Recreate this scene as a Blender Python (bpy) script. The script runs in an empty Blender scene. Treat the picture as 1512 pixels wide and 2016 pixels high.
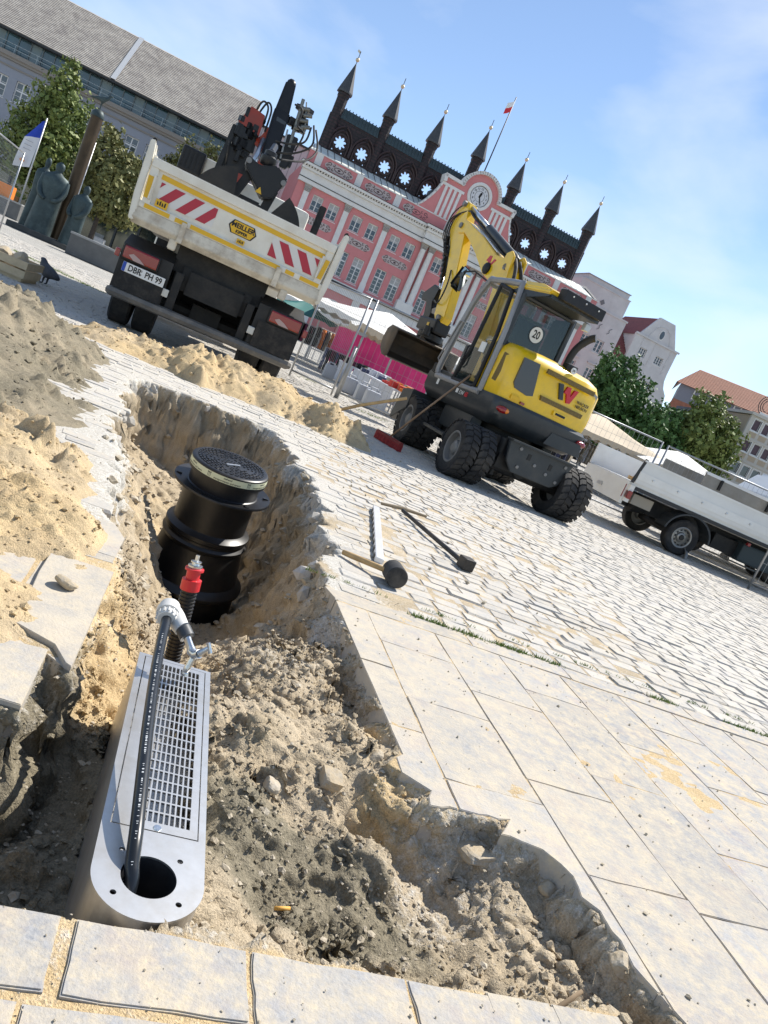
import bpy, bmesh, math, random
import numpy as np
from mathutils import Vector, Matrix
random.seed(7); RNG=np.random.RandomState(7)
scn=bpy.context.scene; COL=scn.collection
rad=math.radians
# ---------------- camera ----------------
F,CX,CY,HC=1500.,756.,1008.,.92
PIT,ROL=rad(9.9),rad(24)
cd=bpy.data.cameras.new('camera'); cam=bpy.data.objects.new('camera',cd); COL.objects.link(cam)
cd.sensor_fit='VERTICAL'; cd.sensor_height=36; cd.lens=36*F/2016; cd.clip_start=.05; cd.clip_end=2000
_up=Vector((0,math.sin(PIT),math.cos(PIT))); _r=Vector((1,0,0)); _f=Vector((0,math.cos(PIT),-math.sin(PIT)))
_X=_r*math.cos(ROL)+_up*math.sin(ROL); _Y=-_r*math.sin(ROL)+_up*math.cos(ROL); _Z=-_f
m=Matrix((_X,_Y,_Z)).transposed().to_4x4(); m.translation=Vector((0,0,HC)); cam.matrix_world=m
scn.camera=cam
# ---------------- sky ----------------
SUN_H=Vector((.66,.75)).normalized(); EL=rad(50)
w=bpy.data.worlds.new('World'); scn.world=w; w.use_nodes=True
nt=w.node_tree; nt.nodes.clear(); N=nt.nodes.new; L=nt.links.new
out=N('ShaderNodeOutputWorld'); bg=N('ShaderNodeBackground'); sky=N('ShaderNodeTexSky')
sky.sky_type='NISHITA'; sky.sun_disc=False; sky.sun_elevation=EL; sky.sun_rotation=math.atan2(SUN_H.x,SUN_H.y)
sky.altitude=500; sky.air_density=.9; sky.dust_density=.0; sky.ozone_density=.8
tc=N('ShaderNodeTexCoord'); mp=N('ShaderNodeMapping'); mp.inputs['Scale'].default_value=(1.5,1.5,3.0); mp.inputs['Rotation'].default_value=(.1,.25,.3); mp.inputs['Location'].default_value=(2.3,1.1,3.3)
nz=N('ShaderNodeTexNoise'); nz.inputs['Scale'].default_value=2.7; nz.inputs['Detail'].default_value=8; nz.inputs['Roughness'].default_value=.5; nz.inputs['Distortion'].default_value=.25
rp=N('ShaderNodeValToRGB'); rp.color_ramp.elements[0].position=.46; rp.color_ramp.elements[1].position=.70
rp.color_ramp.elements[0].color=(.02,.02,.02,1); rp.color_ramp.elements[1].color=(.42,.42,.42,1)
mx=N('ShaderNodeMix'); mx.data_type='RGBA'; mx.inputs['B'].default_value=(5.6,5.9,6.2,1)
L(tc.outputs['Generated'],mp.inputs['Vector']); L(mp.outputs[0],nz.inputs['Vector']); L(nz.outputs['Fac'],rp.inputs[0])
L(rp.outputs[0],mx.inputs['Factor']); L(sky.outputs[0],mx.inputs['A']); L(mx.outputs['Result'],bg.inputs['Color'])
bg.inputs['Strength'].default_value=.115; L(bg.outputs[0],out.inputs[0])
# ---------------- sun ----------------
sd=bpy.data.lights.new('sun','SUN'); sd.energy=4.4; sd.angle=rad(.5); sd.color=(1,.95,.87)
so=bpy.data.objects.new('sun',sd); COL.objects.link(so)
so.rotation_euler=Vector((-SUN_H.x*math.cos(EL),-SUN_H.y*math.cos(EL),-math.sin(EL))).to_track_quat('-Z','Y').to_euler()
vs=scn.view_settings; vs.view_transform='Standard'; vs.look='None'; vs.exposure=.7; vs.gamma=1; vs.use_curve_mapping=False
# ---------------- pixel helpers (photo 1512x2016) ----------------
def ray(x,y):
    dx,dy=x-CX,y-CY; c,s=math.cos(ROL),math.sin(ROL); u=dx*c+dy*s; v=-dx*s+dy*c
    cp,sp=math.cos(PIT),math.sin(PIT); a,b,d=u/F,1.,-v/F
    return Vector((a,b*cp+d*sp,-b*sp+d*cp))
def G(x,y,z=0.):
    d=ray(x,y); return Vector((0,0,HC))+d*((z-HC)/d.z)
def YP(x,y,yy):
    d=ray(x,y); return Vector((0,0,HC))+d*(yy/d.y)
# ---------------- materials ----------------
MATS={}
def mat(name,col,rough=.7,metal=0.,var=0.,scale=8.,bump=0.,bscale=None,dirt=None,dscale=3.,damt=.5,rand=0.,spec=.5,trans=0.,alpha=1.,coat=0.,col2=None,emit=None):
    if name in MATS: return MATS[name]
    m=bpy.data.materials.new(name); m.use_nodes=True; nt=m.node_tree; P=nt.nodes['Principled BSDF']; N=nt.nodes.new; L=nt.links.new
    P.inputs['Base Color'].default_value=(*col,1); P.inputs['Roughness'].default_value=rough; P.inputs['Metallic'].default_value=metal
    P.inputs['Specular IOR Level'].default_value=spec; P.inputs['Transmission Weight'].default_value=trans; P.inputs['Alpha'].default_value=alpha
    P.inputs['Coat Weight'].default_value=coat; P.inputs['Coat Roughness'].default_value=.1
    tc=N('ShaderNodeTexCoord'); cur=None
    if var or col2:
        n=N('ShaderNodeTexNoise'); n.inputs['Scale'].default_value=scale; n.inputs['Detail'].default_value=6; n.inputs['Roughness'].default_value=.65
        L(tc.outputs['Object'],n.inputs['Vector'])
        r=N('ShaderNodeValToRGB'); r.color_ramp.elements[0].position=.3; r.color_ramp.elements[1].position=.7
        c2=col2 or tuple(min(1,c*(1+var)) for c in col); c1=col if col2 else tuple(c*(1-var) for c in col)
        r.color_ramp.elements[0].color=(*c1,1); r.color_ramp.elements[1].color=(*c2,1)
        L(n.outputs['Fac'],r.inputs[0]); cur=r.outputs[0]
    if dirt:
        n=N('ShaderNodeTexNoise'); n.inputs['Scale'].default_value=dscale; n.inputs['Detail'].default_value=8; n.inputs['Roughness'].default_value=.7
        L(tc.outputs['Object'],n.inputs['Vector'])
        r=N('ShaderNodeValToRGB'); r.color_ramp.elements[0].position=.45; r.color_ramp.elements[1].position=.72
        r.color_ramp.elements[1].color=(damt,damt,damt,1)
        x=N('ShaderNodeMix'); x.data_type='RGBA'; x.inputs['A'].default_value=(*col,1); x.inputs['B'].default_value=(*dirt,1)
        L(n.outputs['Fac'],r.inputs[0]); L(r.outputs[0],x.inputs['Factor'])
        if cur: L(cur,x.inputs['A'])
        cur=x.outputs['Result']
    if rand:
        oi=N('ShaderNodeObjectInfo'); h=N('ShaderNodeHueSaturation'); mr=N('ShaderNodeMapRange')
        mr.inputs['To Min'].default_value=1-rand; mr.inputs['To Max'].default_value=1+rand
        L(oi.outputs['Random'],mr.inputs['Value']); L(mr.outputs[0],h.inputs['Value'])
        if cur: L(cur,h.inputs['Color'])
        else: h.inputs['Color'].default_value=(*col,1)
        cur=h.outputs[0]
    if cur: L(cur,P.inputs['Base Color'])
    if bump:
        n=N('ShaderNodeTexNoise'); n.inputs['Scale'].default_value=bscale or scale*4; n.inputs['Detail'].default_value=5
        b=N('ShaderNodeBump'); b.inputs['Strength'].default_value=bump; b.inputs['Distance'].default_value=.02
        L(tc.outputs['Object'],n.inputs['Vector']); L(n.outputs['Fac'],b.inputs['Height']); L(b.outputs[0],P.inputs['Normal'])
    if emit: P.inputs['Emission Color'].default_value=(*emit,1); P.inputs['Emission Strength'].default_value=1
    MATS[name]=m; return m
# ---------------- mesh builder ----------------
class MB:
    def __init__(s): s.v=[]; s.f=[]
    def add(s,vs,fs):
        o=len(s.v); s.v+= [tuple(p) for p in vs]; s.f+=[tuple(i+o for i in f) for f in fs]; return s
    def box(s,c,d,rz=0,M=None):
        x,y,z=d[0]/2,d[1]/2,d[2]/2; pts=[Vector((i*x,j*y,k*z)) for k in(-1,1) for j in(-1,1) for i in(-1,1)]
        if M is None: M=Matrix.Rotation(rz,3,'Z')
        c=Vector(c); return s.add([M@p+c for p in pts],[(0,2,3,1),(4,5,7,6),(0,1,5,4),(2,6,7,3),(0,4,6,2),(1,3,7,5)])
    def b2(s,a,b): # box by corners
        return s.box([(a[i]+b[i])/2 for i in range(3)],[abs(b[i]-a[i]) for i in range(3)])
    def cbox(s,a,b,r=.02): # box with chamfered edges (by corners)
        bm=bmesh.new(); bmesh.ops.create_cube(bm,size=1)
        for v in bm.verts: v.co=Vector([(a[i]+b[i])/2+v.co[i]*abs(b[i]-a[i]) for i in range(3)])
        bmesh.ops.bevel(bm,geom=bm.edges[:],offset=r,segments=2,affect='EDGES',profile=.6)
        return s.bm(bm)
    def bm(s,bm,M=None):
        bm.verts.index_update(); s.add([(M@v.co) if M else v.co for v in bm.verts],[[v.index for v in f.verts] for f in bm.faces]); bm.free(); return s
    def tube(s,pts,r,n=8,cap=True):
        pts=[Vector(p) for p in pts]; rs=r if isinstance(r,(list,tuple)) else [r]*len(pts); rings=[]; ref=None
        for i,p in enumerate(pts):
            t=(pts[min(i+1,len(pts)-1)]-pts[max(i-1,0)])
            if t.length<1e-9: t=Vector((0,0,1))
            t.normalize()
            if ref is None: ref=t.orthogonal().normalized()
            a=(ref-t*ref.dot(t))
            if a.length<1e-6: a=t.orthogonal()
            a.normalize(); ref=a; b=t.cross(a)
            rings.append([p+(a*math.cos(q)+b*math.sin(q))*rs[i] for q in [2*math.pi*k/n for k in range(n)]])
        vs=[p for R in rings for p in R]; fs=[]
        for i in range(len(pts)-1):
            for k in range(n): fs.append((i*n+k,i*n+(k+1)%n,(i+1)*n+(k+1)%n,(i+1)*n+k))
        if cap: fs+= [tuple(range(n-1,-1,-1)),tuple((len(pts)-1)*n+k for k in range(n))]
        return s.add(vs,fs)
    def lathe(s,prof,n=24,M=None,a0=0,a1=2*math.pi,cap=True):
        full=abs(a1-a0-2*math.pi)<1e-6; m=n if full else n+1; vs=[]; fs=[]
        for r,z in prof:
            for k in range(m):
                a=a0+(a1-a0)*k/n; p=Vector((r*math.cos(a),r*math.sin(a),z)); vs.append(M@p if M else p)
        for i in range(len(prof)-1):
            for k in range(n):
                k2=(k+1)%m; fs.append((i*m+k,i*m+k2,(i+1)*m+k2,(i+1)*m+k))
        if cap and full:
            if prof[0][0]>1e-6: fs.append(tuple(range(m-1,-1,-1)))
            if prof[-1][0]>1e-6: fs.append(tuple((len(prof)-1)*m+k for k in range(m)))
        return s.add(vs,fs)
    def prism(s,poly,d,M=None): # poly in local xy, extruded 0..d in z (or (z0,z1))
        z0,z1=d if isinstance(d,(tuple,list)) else (0,d); n=len(poly)
        vs=[Vector((p[0],p[1],z0)) for p in poly]+[Vector((p[0],p[1],z1)) for p in poly]
        if M is not None: vs=[M@v for v in vs]
        return s.add(vs,[tuple(range(n-1,-1,-1)),tuple(range(n,2*n))]+[(i,(i+1)%n,n+(i+1)%n,n+i) for i in range(n)])
    def ball(s,c,r,n=1,M=None):
        bm=bmesh.new(); bmesh.ops.create_icosphere(bm,subdivisions=n,radius=1); r=r if isinstance(r,(tuple,list)) else (r,)*3
        for v in bm.verts:
            p=Vector((v.co.x*r[0],v.co.y*r[1],v.co.z*r[2])); v.co=(M@p if M else p)+Vector(c)
        return s.bm(bm)
    def quad(s,*p): return s.add(p,[tuple(range(len(p)))])
    def build(s,name,mt,parent=None,smooth=False,loc=None,rz=None,bev=0.):
        me=bpy.data.meshes.new(name); me.from_pydata(s.v,[],s.f)
        if bev or True:
            bm=bmesh.new(); bm.from_mesh(me); bmesh.ops.recalc_face_normals(bm,faces=bm.faces[:])
            if bev: bmesh.ops.bevel(bm,geom=[e for e in bm.edges if len(e.link_faces)==2 and e.calc_face_angle(0)>.5],offset=bev,segments=2,affect='EDGES',clamp_overlap=True)
            bm.to_mesh(me); bm.free()
        me.materials.append(mt)
        if smooth:
            me.shade_smooth() if smooth is True else me.set_sharp_from_angle(angle=rad(smooth))
        o=bpy.data.objects.new(name,me); COL.objects.link(o)
        if smooth and smooth is not True:
            for p in me.polygons: p.use_smooth=True
        if parent: o.parent=parent
        if loc is not None: o.location=loc
        if rz is not None: o.rotation_euler[2]=rz
        return o
def tag(o,label=None,cat=None,group=None,kind=None):
    if label: o['label']=label
    if cat: o['category']=cat
    if group: o['group']=group
    if kind: o['kind']=kind
    return o
def thing(name,label,cat,loc=(0,0,0),rz=0,group=None):
    o=bpy.data.objects.new(name,None); o.empty_display_size=.1; COL.objects.link(o); o.location=loc; o.rotation_euler[2]=rz
    return tag(o,label,cat,group)
def child(name,mesh,parent,loc=(0,0,0),rot=(0,0,0),sc=(1,1,1)):
    o=bpy.data.objects.new(name,mesh); COL.objects.link(o); o.parent=parent; o.location=loc; o.rotation_euler=rot; o.scale=sc; return o
def copytree(o,parent=None):
    c=o.copy(); COL.objects.link(c); c.parent=parent
    for ch in list(o.children): copytree(ch,c)
    return c
def text_mb(txt,size,thick=.002,M=None,font=None,spread=1.):
    cu=bpy.data.curves.new('t','FONT'); cu.body=txt; cu.size=size; cu.extrude=thick; cu.align_x='CENTER'; cu.align_y='CENTER'; cu.offset=spread-1; cu.resolution_u=3
    ob=bpy.data.objects.new('t',cu); COL.objects.link(ob); dg=bpy.context.evaluated_depsgraph_get(); dg.update()
    me=bpy.data.meshes.new_from_object(ob.evaluated_get(dg)); mb=MB(); mb.add([(M@v.co) if M else v.co for v in me.vertices],[list(p.vertices) for p in me.polygons])
    bpy.data.objects.remove(ob); bpy.data.curves.remove(cu); bpy.data.meshes.remove(me); return mb
def frame(o,x,y,z): # 4x4 from origin and axes
    return Matrix(((x[0],y[0],z[0],o[0]),(x[1],y[1],z[1],o[1]),(x[2],y[2],z[2],o[2]),(0,0,0,1)))
# ---------------- numpy noise ----------------
def _h(ix,iy,sd):
    n=(ix.astype(np.int64)*374761393+iy.astype(np.int64)*668265263+sd*1442695041)&0x7fffffff
    n=((n^(n>>13))*1274126177)&0x7fffffff; n=(n^(n>>16)); return (n&0xffff)/65535.
def vnoise(x,y,sd=0):
    ix,iy=np.floor(x),np.floor(y); fx,fy=x-ix,y-iy; fx=fx*fx*(3-2*fx); fy=fy*fy*(3-2*fy)
    a,b,c,d=_h(ix,iy,sd),_h(ix+1,iy,sd),_h(ix,iy+1,sd),_h(ix+1,iy+1,sd)
    return (a*(1-fx)+b*fx)*(1-fy)+(c*(1-fx)+d*fx)*fy
def fbm(x,y,sc,oc=4,sd=0,g=.5):
    t=0;a=1;s=0
    for i in range(oc): t=t+a*(vnoise(x*sc,y*sc,sd+i*17)-.5); s+=a; a*=g; sc*=2.03
    return t/s
def lumps(x,y,sc,sd=0,p=.5):
    X,Y=x*sc,y*sc; ix,iy=np.floor(X),np.floor(Y); o=np.zeros(X.shape)
    for dx in(-1,0,1):
        for dy in(-1,0,1):
            cx,cy=ix+dx,iy+dy; ex=_h(cx,cy,sd)<p; jx=cx+.2+.6*_h(cx,cy,sd+1); jy=cy+.2+.6*_h(cx,cy,sd+2); r=.16+.42*_h(cx,cy,sd+3)**2
            a=_h(cx,cy,sd+4)*6.28; k=.6+.4*_h(cx,cy,sd+5); ux,uy=X-jx,Y-jy; c,s_=np.cos(a),np.sin(a); d2=(ux*c+uy*s_)**2+((uy*c-ux*s_)/k)**2
            o=np.maximum(o,np.where(ex,np.sqrt(np.maximum(r*r-d2,0))*.8,0))
    return o/sc
def sstep(a,b,x): t=np.clip((x-a)/(b-a),0,1); return t*t*(3-2*t)
def inpoly(px,py,poly):
    r=np.zeros(px.shape,bool); n=len(poly)
    for i in range(n):
        x1,y1=poly[i]; x2,y2=poly[(i+1)%n]
        c=((y1>py)!=(y2>py)); r^=c&(px<(x2-x1)*(py-y1)/((y2-y1) if y2!=y1 else 1e-9)+x1)
    return r
def distpoly(px,py,poly):
    d=np.full(px.shape,1e9); n=len(poly)
    for i in range(n):
        x1,y1=poly[i]; x2,y2=poly[(i+1)%n]; ex,ey=x2-x1,y2-y1; t=np.clip(((px-x1)*ex+(py-y1)*ey)/(ex*ex+ey*ey+1e-12),0,1)
        d=np.minimum(d,np.hypot(px-x1-t*ex,py-y1-t*ey))
    return d
def grid_mesh(name,X,Y,Z,mt,cols=None,smooth=True):
    ny,nx=X.shape; v=np.stack([X,Y,Z],-1).reshape(-1,3)
    i=np.arange(ny*nx).reshape(ny,nx); f=np.stack([i[:-1,:-1],i[:-1,1:],i[1:,1:],i[1:,:-1]],-1).reshape(-1,4)
    me=bpy.data.meshes.new(name); me.vertices.add(len(v)); me.vertices.foreach_set('co',v.astype(np.float32).ravel())
    me.loops.add(f.size); me.loops.foreach_set('vertex_index',f.ravel().astype(np.int32)); me.polygons.add(len(f))
    me.polygons.foreach_set('loop_start',(np.arange(len(f))*4).astype(np.int32)); me.polygons.foreach_set('loop_total',np.full(len(f),4,np.int32))
    me.update(); me.validate()
    if cols is not None:
        at=me.color_attributes.new('mixw','FLOAT_COLOR','POINT'); at.data.foreach_set('color',cols.reshape(-1,4).astype(np.float32).ravel())
    if smooth: me.shade_smooth()
    me.materials.append(mt); o=bpy.data.objects.new(name,me); COL.objects.link(o); return o
# ================= ground materials =================
def soil_mat():
    m=bpy.data.materials.new('soil'); m.use_nodes=True; nt=m.node_tree; P=nt.nodes['Principled BSDF']; N=nt.nodes.new; L=nt.links.new
    at=N('ShaderNodeAttribute'); at.attribute_name='mixw'; sp=N('ShaderNodeSeparateColor'); L(at.outputs['Color'],sp.inputs[0])
    tc=N('ShaderNodeTexCoord')
    def noise(sc,de=6,ro=.65):
        n=N('ShaderNodeTexNoise'); n.inputs['Scale'].default_value=sc; n.inputs['Detail'].default_value=de; n.inputs['Roughness'].default_value=ro; L(tc.outputs['Object'],n.inputs['Vector']); return n.outputs['Fac']
    n1=noise(5); n2=noise(60,4); n3=noise(220,3)
    def rampc(f,c0,c1,a=.3,b=.7):
        r=N('ShaderNodeValToRGB'); r.color_ramp.elements[0].color=(*c0,1); r.color_ramp.elements[1].color=(*c1,1); r.color_ramp.elements[0].position=a; r.color_ramp.elements[1].position=b; L(f,r.inputs[0]); return r.outputs[0]
    def mixc(f,a,b):
        x=N('ShaderNodeMix'); x.data_type='RGBA'; L(f,x.inputs['Factor']); L(a,x.inputs['A']); L(b,x.inputs['B']); return x.outputs['Result']
    def madd(f,g,k,thr=.5):
        a=N('ShaderNodeMath'); a.operation='MULTIPLY_ADD'; a.inputs[1].default_value=k; a.inputs[2].default_value=-k*.5; L(g,a.inputs[0])
        b=N('ShaderNodeMath'); b.operation='ADD'; b.use_clamp=True; L(f,b.inputs[0]); L(a.outputs[0],b.inputs[1])
        c=N('ShaderNodeMapRange'); c.interpolation_type='SMOOTHSTEP'; c.inputs['From Min'].default_value=.25; c.inputs['From Max'].default_value=.75; L(b.outputs[0],c.inputs['Value']); return c.outputs[0]
    base=rampc(n1,(.39,.315,.21),(.53,.44,.315))
    sand=rampc(n1,(.50,.36,.19),(.66,.51,.30))
    dark=rampc(n2,(.19,.165,.115),(.30,.26,.185))
    pale=rampc(n2,(.46,.43,.37),(.68,.65,.59))
    c=mixc(madd(sp.outputs[0],n1,.9),base,sand)
    c=mixc(madd(sp.outputs[1],n1,.7),c,dark)
    c=mixc(madd(sp.outputs[2],n2,1.0),c,pale)
    g=rampc(n3,(.62,.62,.62),(1.25,1.25,1.25),.25,.75)
    mu=N('ShaderNodeMix'); mu.data_type='RGBA'; mu.blend_type='MULTIPLY'; mu.inputs['Factor'].default_value=1; L(c,mu.inputs['A']); L(g,mu.inputs['B'])
    L(mu.outputs['Result'],P.inputs['Base Color']); P.inputs['Roughness'].default_value=.95; P.inputs['Specular IOR Level'].default_value=.2
    b=N('ShaderNodeBump'); b.inputs['Strength'].default_value=.9; b.inputs['Distance'].default_value=.006
    ad=N('ShaderNodeMath'); ad.operation='ADD'; L(n2,ad.inputs[0]); L(n3,ad.inputs[1]); L(ad.outputs[0],b.inputs['Height']); L(b.outputs[0],P.inputs['Normal'])
    return m
SOIL=soil_mat()
def stone_mat(name,c0,c1,dust,dustamt,rand=.16,fine=90.,purple=None,drift=False):
    m=bpy.data.materials.new(name); m.use_nodes=True; nt=m.node_tree; P=nt.nodes['Principled BSDF']; N=nt.nodes.new; L=nt.links.new
    ge=N('ShaderNodeNewGeometry'); oi=N('ShaderNodeObjectInfo')
    def noise(sc,de=6,ro=.65):
        n=N('ShaderNodeTexNoise'); n.inputs['Scale'].default_value=sc; n.inputs['Detail'].default_value=de; n.inputs['Roughness'].default_value=ro; L(ge.outputs['Position'],n.inputs['Vector']); return n.outputs['Fac']
    def ramp(f,a,b,c0=(0,0,0),c1=(1,1,1)):
        r=N('ShaderNodeValToRGB'); r.color_ramp.elements[0].position=a; r.color_ramp.elements[1].position=b; r.color_ramp.elements[0].color=(*c0,1); r.color_ramp.elements[1].color=(*c1,1); L(f,r.inputs[0]); return r.outputs[0]
    def mixc(f,a,b,bl='MIX'):
        x=N('ShaderNodeMix'); x.data_type='RGBA'; x.blend_type=bl
        for k,v in (('Factor',f),('A',a),('B',b)):
            if hasattr(v,'is_linked'): L(v,x.inputs[k])
            elif k=='Factor': x.inputs[k].default_value=v
            else: x.inputs[k].default_value=(*v,1)
        return x.outputs['Result']
    c=ramp(noise(fine,5),.3,.7,c0,c1)
    if purple: c=mixc(ramp(noise(7,3),.5,.75),c,purple)
    h=N('ShaderNodeHueSaturation'); mr=N('ShaderNodeMapRange'); mr.inputs['To Min'].default_value=1-rand; mr.inputs['To Max'].default_value=1+rand
    L(oi.outputs['Random'],mr.inputs['Value']); L(mr.outputs[0],h.inputs['Value']); L(c,h.inputs['Color']); c=h.outputs[0]
    d1=ramp(noise(1.7,9,.72),.56-dustamt*.3,.80-dustamt*.3); d2=ramp(noise(17,7,.75),.40,.60); d3=ramp(noise(70,5,.7),.36,.62)
    d=mixc(.5,mixc(.55,d2,d1,'MULTIPLY'),d3,'MULTIPLY')
    c=mixc(ramp(noise(5,6,.7),.36,.64,(.0,.0,.0),(.45,.45,.45)),c,tuple(.13+.62*x for x in dust))  # thin film of fine dust
    c=mixc(d,c,dust)
    if drift: # sand trodden out of the pit lies thickest beside it
        dp=N('ShaderNodeVectorMath'); dp.operation='DOT_PRODUCT'; dp.inputs[1].default_value=(.955,.297,0); L(ge.outputs['Position'],dp.inputs[0])
        mr2=N('ShaderNodeMapRange'); mr2.inputs['From Min'].default_value=2.0; mr2.inputs['From Max'].default_value=.75; L(dp.outputs['Value'],mr2.inputs['Value'])
        dq=N('ShaderNodeVectorMath'); dq.operation='DOT_PRODUCT'; dq.inputs[1].default_value=(-.297,.955,0); L(ge.outputs['Position'],dq.inputs[0])
        mr3=N('ShaderNodeMapRange'); mr3.inputs['From Min'].default_value=1.05; mr3.inputs['From Max'].default_value=1.3; mr3.inputs['To Min'].default_value=.25; L(dq.outputs['Value'],mr3.inputs['Value'])
        c=mixc(mixc(1.,mixc(1.,mr2.outputs[0],mr3.outputs[0],'MULTIPLY'),ramp(noise(3.4,9,.78),.38,.60,(.1,.1,.1),(.85,.85,.85)),'MULTIPLY'),c,(.53,.465,.365))
        c=mixc(ramp(noise(46,6,.8),.30,.72,(.2,.2,.2),(0,0,0)),c,(.27,.25,.22))
    c=mixc(ramp(noise(260,2,.5),.69,.74,(0,0,0),(.4,.4,.4)),c,(.16,.15,.13))
    L(c,P.inputs['Base Color']); P.inputs['Roughness'].default_value=.85; P.inputs['Specular IOR Level'].default_value=.3
    b=N('ShaderNodeBump'); b.inputs['Strength'].default_value=.55; b.inputs['Distance'].default_value=.004; L(noise(130,5),b.inputs['Height']); L(b.outputs[0],P.inputs['Normal'])
    return m
SLAB=stone_mat('granite_slab',(.215,.23,.26),(.355,.365,.38),(.57,.48,.335),.85,rand=.14,purple=(.32,.27,.27),drift=True)
COB=stone_mat('granite_cobble',(.30,.295,.28),(.46,.45,.43),(.56,.49,.38),.6,rand=.16,purple=(.37,.36,.36))
def plaza_mat():
    m=bpy.data.materials.new('plaza_paving'); m.use_nodes=True; nt=m.node_tree; P=nt.nodes['Principled BSDF']; N=nt.nodes.new; L=nt.links.new
    tc=N('ShaderNodeTexCoord'); mp=N('ShaderNodeMapping'); mp.inputs['Rotation'].default_value=(0,0,-rad(17.4)); L(tc.outputs['Object'],mp.inputs['Vector'])
    nd=N('ShaderNodeTexNoise'); nd.inputs['Scale'].default_value=3; L(mp.outputs[0],nd.inputs['Vector'])
    va=N('ShaderNodeVectorMath'); va.operation='MULTIPLY_ADD'; va.inputs[1].default_value=(.05,.05,0); L(nd.outputs['Color'],va.inputs[0]); L(mp.outputs[0],va.inputs[2])
    br=N('ShaderNodeTexBrick'); br.inputs['Scale'].default_value=1; br.inputs['Brick Width'].default_value=.19; br.inputs['Row Height'].default_value=.13; br.inputs['Mortar Size'].default_value=.011
    br.inputs['Color1'].default_value=(.36,.35,.33,1); br.inputs['Color2'].default_value=(.46,.45,.42,1); br.inputs['Mortar'].default_value=(.2,.18,.15,1); L(va.outputs[0],br.inputs['Vector'])
    n=N('ShaderNodeTexNoise'); n.inputs['Scale'].default_value=.35; n.inputs['Detail'].default_value=9; n.inputs['Roughness'].default_value=.7; L(mp.outputs[0],n.inputs['Vector'])
    r=N('ShaderNodeValToRGB'); r.color_ramp.elements[0].position=.35; r.color_ramp.elements[1].position=.7; r.color_ramp.elements[0].color=(.8,.79,.77,1); r.color_ramp.elements[1].color=(1.12,1.1,1.04,1); L(n.outputs['Fac'],r.inputs[0])
    mu=N('ShaderNodeMix'); mu.data_type='RGBA'; mu.blend_type='MULTIPLY'; mu.inputs['Factor'].default_value=1; L(br.outputs['Color'],mu.inputs['A']); L(r.outputs[0],mu.inputs['B']); L(mu.outputs['Result'],P.inputs['Base Color'])
    P.inputs['Roughness'].default_value=.88
    b=N('ShaderNodeBump'); b.inputs['Strength'].default_value=.8; b.inputs['Distance'].default_value=.012; b.invert=True; L(br.outputs['Fac'],b.inputs['Height']); L(b.outputs[0],P.inputs['Normal'])
    return m
PLAZA=plaza_mat()
# ================= pit outline =================
A2=Vector((.955,.297)).normalized(); B2=Vector((-A2.y,A2.x)); C0=Vector((-.036,2.945)); AANG=math.atan2(A2.y,A2.x)
def uv2xy(u,v): p=C0+A2*u+B2*v; return (p.x,p.y)
def xy2uv(x,y): q=Vector((x,y))-C0; return q.dot(A2),q.dot(B2)
def g2(x,y): p=G(x,y); return (p.x,p.y)
_far=[g2(*p) for p in [(200,1000),(206,930),(215,850),(234,790),(250,745),(300,752),(400,790),(480,822),(545,850),(575,895),(600,930),(632,965),(650,1000),(640,1030),(657,1082),(620,1130)]]
far=[]
for i in range(len(_far)-1):
    a,b=Vector(_far[i]),Vector(_far[i+1]); n=max(2,int((b-a).length/.085)); nn=Vector((-(b-a).y,(b-a).x)).normalized()
    for k in range(n): far.append(tuple(a.lerp(b,k/n)+nn*(random.uniform(-.07,.06) if (i or k) else 0)))
rt=[uv2xy(-.03,.12),uv2xy(0,.02)]+[uv2xy(0.003*k,-.12*k) for k in range(1,10)]+[g2(760,1500)]
low=[(845,1553),(849,1586),(890,1590),(940,1603),(1000,1613),(988,1642),(1030,1655),(1070,1672),(1105,1700),(1132,1725),(1150,1770),(1180,1790),(1205,1832),(1250,1900),(1300,1960),(1350,2016)]
low=[g2(*p) for p in low]
low2=[]
for i in range(len(low)-1):
    a,b=Vector(low[i]),Vector(low[i+1]); n=max(1,int((b-a).length/.03))
    for k in range(n): low2.append(tuple(a.lerp(b,k/n)+Vector((random.uniform(-.006,.006),random.uniform(-.006,.006)))))
FE=Vector(g2(0,1775)); fe=lambda u: tuple(FE+A2*u)
front=[(.945,1.351),(1.15,1.0),(1.12,.78),tuple(FE+A2*1.125-B2*.3),fe(1.115),fe(.8),fe(.4),fe(0),fe(-.5)]
left=[(-.80,.95),(-.72,1.36),(-.512,1.408),(-.586,1.649),(-.512,1.62),(-.545,1.74),(-.687,2.233),(-.735,2.34),(-.814,2.629),g2(245,1060),g2(225,1030)]
PITP=far+rt+low2+front+left
PX=np.array([p[0] for p in PITP]); PYY=np.array([p[1] for p in PITP])
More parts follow.
